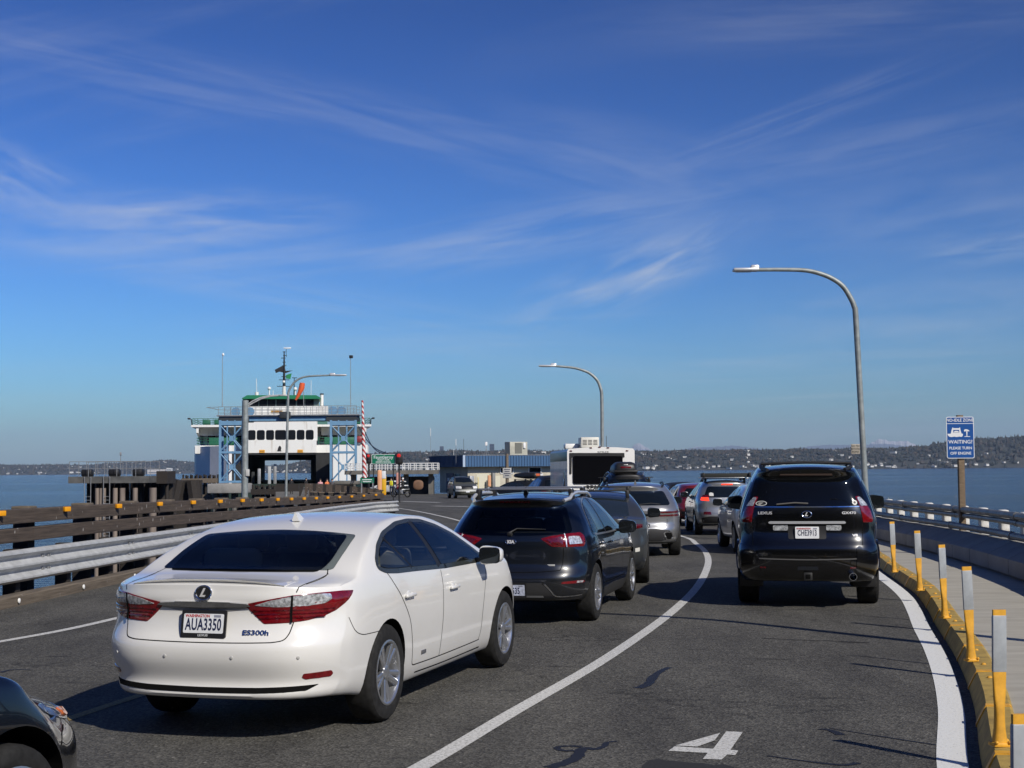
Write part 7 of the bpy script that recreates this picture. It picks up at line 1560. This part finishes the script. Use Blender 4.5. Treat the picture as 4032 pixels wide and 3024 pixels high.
    for pts, m, nm in (([(895, 340), (935, 318), (985, 292), (1000, 350), (1070, 345), (1000, 372), (940, 358), (905, 372)], M_BLACK, 'black_flag'), ([(1003, 390), (1058, 372), (1045, 430), (1003, 425)], mat('flag_green', (.01, .20, .06), .7), 'green_flag')):
        b_ = MB(); P = [(X(a), Z(b)) for a, b in pts]; b_.prism(P, 6.98, 7.01, Mr); b_.build(nm, m, t, smooth=0)
    for cx_, r_, cy_ in ((845, .24, 525), (1092, .26, 530)): 
        b_ = MB(); b_.blob((X(cx_), 6, Z(cy_)), (r_, r_, r_)); b_.tube([(X(cx_), 6, Z(600)), (X(cx_), 6, Z(cy_))], .09, 8); b_.build('satellite_dome', M_WHT, t)
    b_ = MB(); b_.lathe([(.26, Z(600)), (.26, Z(552))], Matrix.Translation((X(722), 8, 0)), 14); b_.build('vent_pipe', M_FW, t); b_ = MB(); b_.tube([(X(722), 8, Z(560)), (X(718), 8, Z(420))], .04, 6); b_.build('whip_aerial', M_WHT, t)
    b_ = MB(); b_.lathe([(.24, Z(700)), (.24, Z(575))], Matrix.Translation((X(1350), 9, 0)), 14); k = b_.build('exhaust_stack', M_FW, t); b_ = MB(); b_.lathe([(.26, Z(575)), (.26, Z(562))], Matrix.Translation((X(1350), 9, 0)), 14); b_.build('stack_top', M_BLACK, k)
    b_ = MB(); b_.tube([(X(880), 7, Z(600)), (X(880), 7, Z(540))], .05, 6); b_.build('short_pole', M_WHT, t); b_ = MB(); b_.tube([(X(1244), 7, Z(600)), (X(1244), 7, Z(440))], .035, 6); b_.build('whip_aerial', M_WHT, t)
    b_ = MB(); b_.tube([(X(1080), 9, Z(600)), (X(1082), 9, Z(410))], [.12, .05], 6); b_.rbox((X(1085), 9, Z(408)), (.7, .2, .1), .03); b_.build('radar_mast', M_BLACK, t)
    b_ = MB(); b_.rbox((X(1700), 2.9, Z(1025)), (1.0, 1.6, .9), .3); b_.build('rescue_boat', mat('dark_red', (.25, .03, .03), .5), t)
    # cars and gear inside the car deck
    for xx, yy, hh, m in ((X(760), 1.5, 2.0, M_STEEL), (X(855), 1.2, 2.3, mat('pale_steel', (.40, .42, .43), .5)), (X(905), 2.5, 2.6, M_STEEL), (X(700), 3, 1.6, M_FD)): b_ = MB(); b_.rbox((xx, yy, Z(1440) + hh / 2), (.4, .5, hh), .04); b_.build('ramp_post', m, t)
ferry()
# ---------------------------------------------------------------- lift towers of the transfer span
def tower(cxs, cy_top, label, Yd=166.0, depth=3.0):
    A = at(*q4(cxs[0], 1420), Yd); B = at(*q4(cxs[-1], 1420), Yd); zt = at(*q4(cxs[0], cy_top), Yd).z; zb = at(*q4(cxs[0], 1425), Yd).z; zm = at(*q4(cxs[0], 1140), Yd).z
    o = thing('lift_tower', label, 'tower', ((A.x + B.x) / 2, Yd, zb), R(6), 'blue lift towers in front of the ferry'); x0, x1 = A.x - (A.x + B.x) / 2, B.x - (A.x + B.x) / 2; H = zt - zb; m_ = zm - zb
    for x in (x0, x1):
        for y in (0, depth): b_ = MB(); b_.box((x, y, H / 2), (.27, .27, H)); b_.build('column', M_FB, o, smooth=0)
    for x in (x0 + (x1 - x0) * .31, x0 + (x1 - x0) * .64): b_ = MB(); b_.box((x, .1, H / 2), (.15, .15, H)); b_.build('guide_rail', M_FB, o, smooth=0)
    for z in (.12, m_, H - .35): 
        for y in (0, depth): b_ = MB(); b_.box(((x0 + x1) / 2, y, z), (x1 - x0 - .27, .22, .24 if z < H - 1 else .5)); b_.build('cross_beam', M_FB, o, smooth=0)
        for x in (x0, x1): b_ = MB(); b_.box((x, depth / 2, z), (.2, depth - .27, .24)); b_.build('cross_beam', M_FB, o, smooth=0)
    for za, zc in ((.2, m_ - .1), (m_ + .1, H - .6)):
        for y in (-.02, depth + .02):
            for s_ in (1, -1): b_ = MB(); b_.tube([(x0 if s_ > 0 else x1, y, za), (x1 if s_ > 0 else x0, y + .01 * s_, zc)], .085, 6); b_.build('brace', M_FB, o, smooth=0)
        b_ = MB(); b_.box(((x0 + x1) / 2, -.1, (za + zc) / 2), (.5, .05, .6)); b_.build('gusset', M_FB, o, smooth=0)
    return o
tower([395, 605], 840, 'blue lattice lift tower at the left of the ferry front'); tower([1430, 1660], 840, 'blue lattice lift tower at the right of the ferry front')
def gantry():
    Yd = 167; a = at(*q4(380, 845), Yd); b = at(*q4(1672, 845), Yd); z0 = (a.z + b.z) / 2; zt = at(*q4(1000, 800), Yd).z; zr = at(*q4(1000, 710), Yd).z
    o = thing('lift_gantry', 'blue gantry walkway with railings joining the two lift towers', 'gantry', ((a.x + b.x) / 2, Yd, z0), R(-.5)); L = b.x - a.x; h = zt - z0
    for y in (0.2, 2.6): b_ = MB(); b_.box((0, y, h / 2), (L, .25, h)); b_.build('girder', M_FB, o, smooth=0)
    b_ = MB(); b_.box((0, 1.4, h + .08), (L + .4, 3.4, .14)); b_.build('walkway', M_STEEL, o, smooth=0)
    for x0, x1 in ((-L / 2, -L / 2 + 3.6), (L / 2 - 3.6, L / 2)): b_ = MB(); b_.box(((x0 + x1) / 2, 1.4, h * .3), (x1 - x0, 3.0, h * .9)); b_.build('machinery_deck', mat('gantry_dark', (.03, .035, .04), .7), o, smooth=0)
    hr = zr - z0
    for y in (-.25, 3.05):
        b_ = MB()
        for i in range(23): x = -L / 2 + L * i / 22; b_.tube([(x, y, h), (x, y, hr)], .028, 5)
        for k in (.35, .68, 1.0): b_.tube([(-L / 2, y, h + (hr - h) * k), (L / 2, y, h + (hr - h) * k)], .028, 5)
        b_.build('railing', M_STEEL, o)
    for cx_ in (525, 660, 1440, 1520):
        p = at(*q4(cx_, 770), Yd); b_ = MB(); b_.lathe([(.5, -.1), (.52, 0), (.5, .1)], Matrix.Translation((p.x - o.location.x, .9, hr - .55)) @ Matrix.Rotation(R(90), 4, 'X'), 22); b_.build('hoist_sheave', M_FB, o)
    p = at(*q4(1005, 790), Yd); b_ = MB(); b_.rbox((p.x - o.location.x, -.35, h + .1), (1.3, .5, .8), .1); b_.build('machinery', mat('gantry_dark', (.03, .035, .04), .7), o)
    p = at(*q4(320, 725), Yd); q = at(*q4(385, 740), Yd); b_ = MB(); b_.tube([(at(*q4(268, 713), Yd).x - o.location.x, 0, hr - .05), (q.x - o.location.x, 0, hr - .35)], .04, 5); b_.tube([(at(*q4(268, 713), Yd).x - o.location.x, 0, hr - .05), (q.x - o.location.x, 0, hr - .02)], .03, 5); b_.build('outrigger', M_STEEL, o)
gantry()
def mast(cx_, y0, y1, dep, label, r=.05, head=None):
    a, b = at(*q4(cx_, y1), dep), at(*q4(cx_, y0), dep); o = thing('floodlight_mast', label, 'mast', (a.x, dep, a.z), 0, 'tall thin masts on the lift towers')
    e = MB(); e.tube([(0, 0, 0), (0, 0, b.z - a.z)], [r, r * .7], 6); e.build('pole', M_STEEL, o); e = MB()
    if head == 'box': e.rbox((.06, -.05, b.z - a.z), (.45, .25, .36), .05)
    else: e.blob((.08, 0, b.z - a.z), (.14, .14, .2))
    e.build('lamp_head', M_BLACK if head == 'box' else M_WHT, o)
mast(415, 228, 715, 168, 'tall thin lamp mast on the left blue tower'); mast(1613, 248, 715, 168, 'tall thin mast with a square floodlight on the right blue tower', .05, 'box')
# windsock on its pole
D = 120; a = at(*q4(1176, 720), D); b = at(*q4(1170, 485), D); o = thing('windsock', 'limp orange windsock on a thin pole before the ferry bridge', 'windsock', (a.x, D, a.z))
e = MB(); e.tube([(0, 0, 0), (b.x - a.x, 0, b.z - a.z)], .03, 6); e.build('pole', M_STEEL, o); W = [at(*q4(*c), D) - a for c in ((1163, 492), (1155, 540), (1138, 580), (1118, 620), (1100, 652))]
e = MB(); e.tube(W, [.22, .25, .18, .14, .08], 10); e.build('sock', mat('windsock_orange', (.75, .12, .03), .7), o)
# ---------------------------------------------------------------- pier works around the slip
def crop5(cx, cy): return (50.8 + cx * .1607, 431.7 + cy * .1607)
def wingwall(name, label, x0, x1, y0, y1, dep, n, m, capm, thick=1.2):
    a, b = at(*q4(x0, y1), dep), at(*q4(x1, y0), dep); o = thing(name, label, 'fender', ((a.x + b.x) / 2, dep, -5.6)); L = b.x - a.x; H = b.z + 5.6
    for i in range(n): e = MB(); e.tube([(-L / 2 + L * (i + .5) / n, .3 * (i % 2), 0), (-L / 2 + L * (i + .5) / n, .3 * (i % 2), H - .05 * (i * 7 % 3))], L / n * .46, 8); e.build('pile', m, o)
    e = MB(); e.box((0, -.35, H - .6), (L, .3, .45)); e.build('wale', capm, o, smooth=0); e = MB(); e.box((0, -.35, H - 2.2), (L, .3, .45)); e.build('wale', capm, o, smooth=0)
wingwall('timber_fender', 'dark timber fender wall with pale pile heads left of the left blue tower', 40, 378, 1345, 1500, 140, 16, M_WOODD, M_WOOD2)
wingwall('pile_cluster', 'dark pile wall inside the ferry slip beside the concrete footing', 690, 915, 1440, 1540, 120, 9, M_WOODD, M_WOODD)
a, b = at(*q4(303, 1522), 138), at(*q4(672, 1428), 138); o = thing('concrete_footing', 'weathered concrete footing block below the left blue tower', 'footing', ((a.x + b.x) / 2, 138, 0))
e = MB(); e.rbox((0, 0, (a.z + b.z) / 2), (b.x - a.x, 3, b.z - a.z), .12); e.build('block', M_CONC, o)
for i in range(4): e = MB(); e.tube([((b.x - a.x) * (-.36 + .24 * i), 0, -5.6), ((b.x - a.x) * (-.36 + .24 * i), 0, a.z)], .34, 10); e.build('pile', M_CONCD, o)
a, b = at(*q4(1470, 1440), 140), at(*q4(1700, 1405), 140); o = thing('concrete_footing', 'low concrete footing below the right blue tower', 'footing', ((a.x + b.x) / 2, 140, 0))
e = MB(); e.rbox((0, 0, (a.z + b.z) / 2), (b.x - a.x, 3, b.z - a.z), .1); e.build('block', M_CONCD, o); e = MB(); e.tube([(0, 0, -5.6), (0, 0, a.z)], .6, 10); e.build('pile', M_CONCD, o)
# ramp from the pier to the ferry
P0 = Vector((-14.5, 100)); P1 = Vector((-23.8, 150)); F_ = at(*q4(1000, 1440), YF); P2 = Vector((F_.x, YF + 2))
e = MB(); pts = [(P0.x + 2.5, P0.y, zg(100) - .05), (P1.x + 2, P1.y, -.62), (P2.x, P2.y, -.25)]
for i in range(2):
    p, q = Vector(pts[i]), Vector(pts[i + 1]); w2 = 4.0
    e.add([(p.x - w2, p.y, p.z), (p.x + w2, p.y, p.z), (q.x + w2, q.y, q.z), (q.x - w2, q.y, q.z), (p.x - w2, p.y, p.z - .7), (p.x + w2, p.y, p.z - .7), (q.x + w2, q.y, q.z - .7), (q.x - w2, q.y, q.z - .7)], [(0, 1, 2, 3), (4, 7, 6, 5), (0, 3, 7, 4), (1, 5, 6, 2), (0, 4, 5, 1), (3, 2, 6, 7)])
tag(e.build('ramp', M_CONCD, smooth=0), kind='structure')
o = thing('baffle_fence', 'row of dark brown slanted timber baffles curving beside the ferry ramp', 'fence', (0, 0, 0)); n = 27
for i in range(n):
    f_ = i / (n - 1); cx_ = 1135 + 735 * (f_ ** .82); dep = 128 - 48 * f_; cyt = 1430 + 62 * f_ ** 1.5; cyb = 1560 - 25 * f_
    p, q = at(*q4(cx_, cyb), dep), at(*q4(cx_, cyt), dep); H = q.z - p.z; w_ = .50 - .16 * f_
    b_ = MB(); M = Matrix.Translation(p) @ Matrix(((1, 0, 0, 0), (0, 0, 1, 0), (0, 1, 0, 0), (0, 0, 0, 1)))
    b_.prism([(-w_ * .05, 0), (w_ * .12, 0), (w_ * .95, H), (w_ * .02, H)], -.08, .08, M); b_.build('baffle', M_WOOD if i % 3 else M_WOODD, o, smooth=0)
p0, p1 = at(*q4(915, 1435), 130), at(*q4(1130, 1505), 130); b_ = MB(); b_.box(((p0.x + p1.x) / 2, 130, (p0.z + p1.z) / 2), (p1.x - p0.x, .3, p0.z - p1.z)); wl2 = thing('timber_wall', 'dark plank wall at the left end of the slanted baffles', 'wall', (0, 0, 0)); b_.build('boards', M_WOODD, wl2, smooth=0)
# people near the ramp
for cx_, cy_, dep, m, lab in ((1060, 1385, 150, M_DKC, 'person in dark clothes seen against the water inside the ferry'), (1198, 1372, 150, M_DKC, 'taller person in black standing by the right side of the ferry opening'),
                             (1330, 1372, 132, mat('pink_cloth', (.60, .32, .34), .8), 'person in pale pink by the right blue tower'), (1393, 1380, 132, mat('orange_cloth', (.70, .20, .08), .8), 'person in orange beside the right blue tower'), (1440, 1372, 132, mat('grey_cloth', (.07, .065, .07), .8), 'person in dark grey beside the one in orange')):
    p = at(*q4(cx_, cy_), dep); person('person', lab, (p.x, dep, -.62 if dep > 140 else zg(dep)), R(20 + cx_ % 40), 1.72, m, M_DKC, group='people waiting by the ferry ramp')
# overhead walkway left of the toll building
def loading_walkway():
    Yd = 150; a, b = at(*pxF(690, 800), Yd), at(*pxF(1062, 640), Yd); o = thing('overhead_walkway', 'dark raised walkway with white railings left of the toll building', 'walkway', ((a.x + b.x) / 2 - 2.5, Yd, zg(Yd) - .4)); z0 = o.location.z; L = b.x - a.x + 7
    zd = at(*pxF(800, 742), Yd).z - z0; zu = at(*pxF(800, 800), Yd).z - z0; zr = b.z - z0
    e = MB(); e.box((0, 0, (zd + zu) / 2), (L, 3, zd - zu)); e.build('deck', M_CONCD, o, smooth=0)
    for y in (-1.45, 1.45):
        e = MB()
        for i in range(17): e.box((-L / 2 + L * i / 16, y, (zd + zr) / 2), (.09, .06, zr - zd))
        for k in (.33, .66, 1): e.box((0, y, zd + (zr - zd) * k), (L, .05, .07))
        e.build('railing', mat('white_rail_paint', (.60, .61, .60), .5), o, smooth=0)
    for x in (-L * .42, -L * .1, L * .15, L * .42): e = MB(); e.box((x, 0, zu / 2), (.5, .8, zu)); e.build('pier', M_CONCD, o, smooth=0)
    e = MB(); e.box((L * .05, 1.2, zu * .45), (L * .8, .3, zu * .9)); e.build('under_deck_shade', mat('walkway_shade_dark', (.03, .03, .03), .8), o, smooth=0)  # near-black sheet stands in for the shade under the deck
loading_walkway()
o = thing('mooring_line', 'two dark cables running from the ferry side down to the pier', 'cable', (0, 0, 0))
for c0, c1 in (((1680, 890), (1960, 1150)), ((1740, 930), (1925, 1150))):
    a, b = at(*q4(*c0), 160), at(*q4(*c1), 120); S = [a.lerp(b, k / 10) + Vector((0, 0, -.7 * math.sin(math.pi * k / 10))) for k in range(11)]
    e = MB(); e.tube(S, .05, 5); e.build('cable', M_BLACK, o)
# pile platform on the left
def dolphin():
    Yd = 100; a, b = at(*crop5(108, 285), Yd), at(*crop5(655, 268), Yd); o = thing('pile_platform', 'steel pile dolphin with a railed platform standing in the water on the left', 'mooring dolphin', ((a.x + b.x) / 2, Yd + 2.1, -5.6)); B = Vector((o.location.x, Yd, -5.6)); L = b.x - a.x
    zt = a.z + 5.6 + .05; zb = at(*crop5(108, 300), Yd).z + 5.6 - .25
    q = lambda cx: at(*crop5(cx, 300), Yd).x - B.x
    e = MB(); e.box(((q(108) + q(612)) / 2, 0, (zt + zb) / 2), (q(612) - q(108), 4.2, zt - zb)); e.build('platform', mat('platform_steel', (.09, .09, .085), .7, var=.3, vscale=1.5), o, smooth=0)
    e = MB(); e.box((q(646), 1.2, zt - .1), (q(682) - q(612), 2.5, .9)); e.build('platform_end', M_WOODD, o, smooth=0)
    M_PILE = mat('rusty_pile', (.13, .105, .09), .75, col2=(.26, .21, .17), vscale=1.2, vstretch=(1, 1, .15), detail=6)
    for cx_, w_, y, m in ((157, 30, 1, M_WOODD), (200, 24, 2, M_WOODD), (285, 26, -.6, M_PILE), (308, 20, .8, M_PILE), (330, 20, 1.8, M_PILE), (398, 30, -.8, M_PILE), (443, 34, -.3, M_PILE), (478, 26, 1.2, M_WOODD), (522, 32, -.6, M_PILE), (575, 30, 1, M_WOODD), (632, 46, -.9, M_PILE), (665, 22, .6, M_WOODD), (240, 40, 1.8, M_WOODD), (372, 30, 2.0, M_WOODD), (600, 50, 2.2, M_WOODD), (140, 30, 2.6, M_WOODD), (180, 26, 2.4, M_WOODD), (222, 34, 2.6, M_WOODD), (262, 34, 2.5, M_WOODD), (300, 36, 2.7, M_WOODD), (345, 40, 2.6, M_WOODD), (415, 40, 2.7, M_WOODD), (455, 40, 2.4, M_WOODD), (500, 44, 2.7, M_WOODD), (548, 44, 2.6, M_WOODD), (640, 46, 2.6, M_WOODD), (165, 60, 3.4, M_WOODD), (215, 60, 3.6, M_WOODD), (275, 60, 3.5, M_WOODD), (330, 60, 3.4, M_WOODD), (390, 62, 3.6, M_WOODD), (450, 62, 3.5, M_WOODD), (510, 62, 3.4, M_WOODD), (565, 60, 3.6, M_WOODD), (620, 60, 3.4, M_WOODD)):
        r_ = w_ * .1607 * Yd / F / 2; e = MB(); y = -1.95 if m is M_PILE else y; e.tube([(q(cx_), y, -2), (q(cx_), y, zb + (0 if m is M_WOODD else -.35))], r_, 14); e.build('pile', m, o)
    e = MB()
    for y in (-2.0, 2.0):
        for i in range(9): x = q(112) + (q(585) - q(112)) * i / 8; e.tube([(x, y, zt), (x, y, zt + 1.05)], .022, 5)
        for z in (.55, 1.05): e.tube([(q(112), y, zt + z), (q(585), y, zt + z)], .020, 5)
    e.build('railing', M_STEEL, o)
    for cx_ in (350, 232):
        e = MB()
        for dx in (-.22, .22): e.tube([(q(cx_) + dx, -2.2, 0), (q(cx_) + dx, -2.2, zt)], .03, 5)
        for i in range(24): e.tube([(q(cx_) - .22, -2.2, .25 * i), (q(cx_) + .22, -2.2, .25 * i)], .02, 4)
        e.build('ladder', M_STEEL, o)
    for cx_ in (205, 375, 525): e = MB(); e.rbox((q(cx_), -1.2, zt + .25), (.75, .7, .5), .1); e.build('bollard', M_BLACK, o)
    e = MB(); e.tube([(q(382), 0, zt), (q(382), 0, zt + 1.6)], .025, 5); e.rbox((q(382), 0, zt + 1.6), (.12, .12, .25), .03); e.build('lantern_pole', M_STEEL, o)
dolphin()
def ramp_fender():
    Yd = 118; o = thing('slanted_fender', 'dark slanted steel fender frame between the platform and the left tower', 'fender', (at(*crop5(800, 300), Yd).x, Yd, -5.6)); B = Vector(o.location)
    P = lambda cx, cy: at(*crop5(cx, cy), Yd) - B
    for c0, c1 in (((745, 305), (690, 445)), ((800, 300), (770, 445)), ((880, 305), (900, 445))):
        a, b = P(*c0), P(*c1); b = b + (b - a) * 1.5; e = MB(); e.tube([(a.x, 0, a.z), (b.x, 0, b.z)], .55, 8); e.build('raker', M_WOODD, o)
    a, b = P(735, 335), P(905, 335); e = MB(); e.box(((a.x + b.x) / 2, .2, a.z), (b.x - a.x, .5, .5)); e.build('wale', M_WOODD, o, smooth=0)
    a, b = P(740, 400), P(930, 400); e = MB(); e.box(((a.x + b.x) / 2, .6, a.z - 1), (b.x - a.x, .5, 4.6)); e.build('fender_panel', M_WOODD, o, smooth=0)
ramp_fender()
# ---------------------------------------------------------------- far shore, city, mountains, air
RND = random.Random(11)
YS = 4600.0
RIDGE = [(-60, 467), (50, 466), (80, 466), (120, 464), (147, 462.5), (163, 461.5), (187, 463), (215, 465), (250, 467), (278, 467), (300, 463.5), (315, 460.5), (345, 457), (400, 454.5), (430, 453.4), (470, 452.8), (550, 452.6), (640, 453), (720, 452), (812, 451.2), (866, 450.2), (920, 448.5), (941, 445.8), (984, 441.8), (1016, 440.2), (1040, 441), (1090, 446)]
rid = pchip(RIDGE)
def shore_d(px): return YS + (3200 if px < 250 else 3200 - 3200 * min(1, (px - 250) / 80.0)) * 1.0
hb = MB(); N = 220; K = 9; rows = []
for i in range(N + 1):
    px = -60 + 1150 * i / N; D = shore_d(px); top = at(px, float(rid(px)) + .8, D + 500); ht = top.z + 5.6
    for k in range(K + 1):
        f_ = k / K; x = (px - 512) / F * (D + 500 * f_) * 1.0; y = D + 500 * f_
        z = -5.7 + ht * (1 - (1 - f_) ** 1.6) * (1 + .06 * math.sin(px * .11 + k)) if k else -6.5
        if k == K: z = -5.6 + ht
        hb.v.append((x, y, z))
    hb.v.append(((px - 512) / F * (D + 900), D + 900, -6.5))
for i in range(N):
    for k in range(K + 1): hb.f.append((i * (K + 2) + k, (i + 1) * (K + 2) + k, (i + 1) * (K + 2) + k + 1, i * (K + 2) + k + 1)); hb.m.append(0)
tag(hb.build('hills', mat('hillside', (.022, .027, .024), .95, col2=(.045, .045, .042), vscale=.012, detail=8), smooth=60), kind='structure')
HB = BVHTree.FromPolygons([Vector(v) for v in hb.v], hb.f)
def on_hill(px, f_):
    D = shore_d(px) + 500 * f_; x = (px - 512) / F * D
    h = HB.ray_cast(Vector((x, D, 900)), Vector((0, 0, -1))); return h[0]
tb = MB()
def tree_blob(p, h, w_, conifer, mi):
    n = 5
    if conifer: prof = [(.30, .0), (1.0, .16), (.62, .5), (.2, .85), (.02, 1.0)]
    else: prof = [(.35, 0), (.9, .25), (1.0, .55), (.6, .85), (.05, 1.0)]
    a0 = RND.random() * 6; vs = []
    for r_, z in prof:
        for k in range(n):
            q = a0 + k * 2 * math.pi / n; rr = r_ * w_ * RND.uniform(.7, 1.25); vs.append((p.x + rr * math.cos(q), p.y + rr * math.sin(q), p.z - 1 + h * z))
    tb.add(vs, [(i * n + k, i * n + (k + 1) % n, (i + 1) * n + (k + 1) % n, (i + 1) * n + k) for i in range(4) for k in range(n)], mi)
for i in range(7000):
    px = RND.uniform(-50, 1080); 
    if 330 < px < 395 and RND.random() < .3: continue
    f_ = RND.random() ** .8 if RND.random() < .62 else RND.uniform(.9, 1.0); p = on_hill(px, min(f_, .999))
    if p is None: continue
    k = shore_d(px) / YS; con = RND.random() < .45
    tree_blob(p, RND.uniform(9, 19 if con else 14) * (1.0 + .45 * (px > 930)) * k ** .4, RND.uniform(4, 6.5) if con else RND.uniform(6, 11), con, RND.randrange(3))
tag(tb.build('far_woods', [mat('far_conifer', (.013, .018, .017), .95), mat('far_broadleaf', (.024, .027, .023), .95), mat('far_autumn_tree', (.048, .038, .028), .95)], smooth=0, fixn=False), 'dark wooded slopes with houses along the far shore', 'woods', kind='stuff')
# houses on the far shore: one small gabled house, copied
hm = MB(); hm.box((0, 0, 3), (13, 9, 6)); hm.prism([(-5.2, 6), (5.2, 6), (0, 9)], -7, 7, Matrix(((0, 0, 1, 0), (1, 0, 0, 0), (0, 1, 0, 0), (0, 0, 0, 1))), 1)
h0 = hm.build('far_house', [mat('far_house_wall', (.62, .60, .55), .7), mat('far_house_roof', (.18, .17, .16), .8)], smooth=0); first = True
hm2 = MB(); hm2.box((0, 0, 4), (22, 10, 8)); hm2.box((0, 0, 8.4), (23, 11, .8), mi=1); h1 = hm2.build('far_apartment', [MATS['far_house_wall'], MATS['far_house_roof']], smooth=0); first1 = True
for i in range(270):
    px = RND.choice((RND.uniform(0, 200), RND.uniform(255, 330), RND.uniform(400, 560), RND.uniform(640, 1020), RND.uniform(640, 930)))
    f_ = RND.choice((.03, .06, .1, RND.random(), RND.random(), RND.uniform(.5, .97)))
    if px > 930 and f_ > .5: f_ *= .4
    p = on_hill(px, f_)
    if p is None: continue
    big = RND.random() < .22
    if big: o = h1 if first1 else h1.copy(); new = not first1; first1 = False
    else: o = h0 if first else h0.copy(); new = not first; first = False
    if new: COL.objects.link(o)
    s_ = RND.uniform(.55, 1.05); o.scale = (s_, s_, s_ * RND.uniform(.8, 1.1)); o.location = (p.x, p.y - 4, p.z + RND.uniform(0, 4)); o.rotation_euler = (0, 0, RND.uniform(-.9, .9))
    tag(o, 'flat roofed pale apartment block among the trees of the far shore' if big else 'small pale gabled house among the trees of the far shore', 'apartment block' if big else 'house', 'apartment blocks on the far shore' if big else 'houses on the far shore')
def slab(name, label, cat, px0, px1, py0, py1, D, m, taper=1.0, deep=30):
    a, b = at(px0, py1, D), at(px1, py0, D); o = thing(name, label, cat, ((a.x + b.x) / 2, D, -5.6)); w_ = b.x - a.x; h_ = b.z + 5.6
    e = MB(); e.box((0, 0, h_ / 2), (w_, deep, h_), taper=taper); e.build('tower_body', m, o, smooth=0)
    e = MB()
    for i in range(int(h_ / 14)): e.box((0, -deep / 2 - .4, 14 * i + 7), (w_ * .86, .5, 4))
    e.build('window_bands', mat('far_tower_glass', (.03, .04, .06), .2), o, smooth=0); return o
M_TW = mat('far_tower_wall', (.035, .045, .07), .5)
slab('skyscraper', 'slender dark skyscraper on the skyline beside the white aerial', 'skyscraper', 440.0, 443.6, 446.3, 470, 7600, M_TW)
slab('skyscraper', 'broader dark skyscraper on the skyline beside the panel antenna', 'skyscraper', 489.7, 494.3, 444.0, 470, 7400, M_TW, .93)
slab('far_hall', 'pale dome-like white hall on the skyline left of the trailer', 'hall', 536, 541.5, 451, 470, 5600, mat('far_house_wall', (.62, .60, .55), .7), .5)
slab('grain_terminal', 'long pale grain terminal at the far left shore', 'warehouse', 148, 166, 469.3, 476, 7500, mat('terminal_wall', (.50, .46, .42), .7))
slab('grain_terminal', 'low white shed with a tower at the far left shore', 'warehouse', 167, 172, 468, 476, 7480, mat('far_house_wall', (.62, .60, .55), .7))
# mountains
def mountains(name, keys, D, m, snow):
    f_ = pchip(keys); b_ = MB(); n = 160; x0, x1 = keys[0][0], keys[-1][0]; rn = random.Random(D); 
    for i in range(n + 1):
        px = x0 + (x1 - x0) * i / n; yy = float(f_(px)) + (rn.random() - .5) * .7 + .4 * math.sin(px * .9); top = at(px, yy, D)
        for k in range(5): q = k / 4; b_.v.append(((px - 512) / F * (D - 1800 * (1 - q)), D - 1800 * (1 - q), -6 + (top.z + 6) * q ** 1.2 * (1 if k in (0, 4) else 1 + .12 * (rn.random() - .5))))
    for i in range(n):
        for k in range(4): b_.f.append((i * 5 + k, (i + 1) * 5 + k, (i + 1) * 5 + k + 1, i * 5 + k + 1)); b_.m.append(1 if snow and b_.v[i * 5 + k + 1][2] > snow + 30 * math.sin(i * 1.7) else 0)
    tag(b_.build(name, [m, mat('snow', (.46, .43, .43), .7)], smooth=0, fixn=False), kind='structure')
M_MT = mat('mountain_rock', (.05, .06, .08), .9)
mountains('mountains', [(560, 468), (600, 452), (640, 450), (665, 451), (700, 447.5), (720, 446.5), (733, 445.6), (750, 447.5), (766, 449.5), (780, 450.5), (800, 447.5), (830, 444.8), (850, 445), (880, 444), (905, 446), (930, 450), (960, 456), (1000, 470)], 29000, M_MT, 0)
mountains('mountain_snow_peak', [(618, 466), (626, 453.5), (631, 447.5), (635, 444), (637.5, 442.7), (640, 444.3), (644, 446), (648, 448.5), (653, 453), (662, 466)], 30500, M_MT, 250)
mountains('mountain_snow_ridge', [(856, 466), (866, 446), (873, 441.5), (880, 438.9), (886, 440.4), (892, 441.5), (898, 441.2), (905, 441), (912, 443.5), (922, 449), (935, 466)], 30500, M_MT, 330)
mountains('mountain_snow_ridge', [(684, 466), (690, 449.5), (694, 446.8), (700, 447), (706, 450), (714, 466)], 30800, M_MT, 300)
# air: one box of pale haze round everything
hz = MB(); hz.box((0, 15900, 446), (30000, 33000, 908)); ho = hz.build('haze', [], smooth=0)
hm_ = bpy.data.materials.new('pale_haze'); hm_.use_nodes = True; n_ = hm_.node_tree; n_.nodes.remove(n_.nodes['Principled BSDF'])
vp = n_.nodes.new('ShaderNodeVolumePrincipled'); vp.inputs['Color'].default_value = (.61, .77, 1.0, 1); vp.inputs['Density'].default_value = HAZE; vp.inputs['Anisotropy'].default_value = 0.0
n_.links.new(vp.outputs[0], n_.nodes['Material Output'].inputs['Volume']); ho.data.materials.append(hm_); tag(ho, kind='stuff')
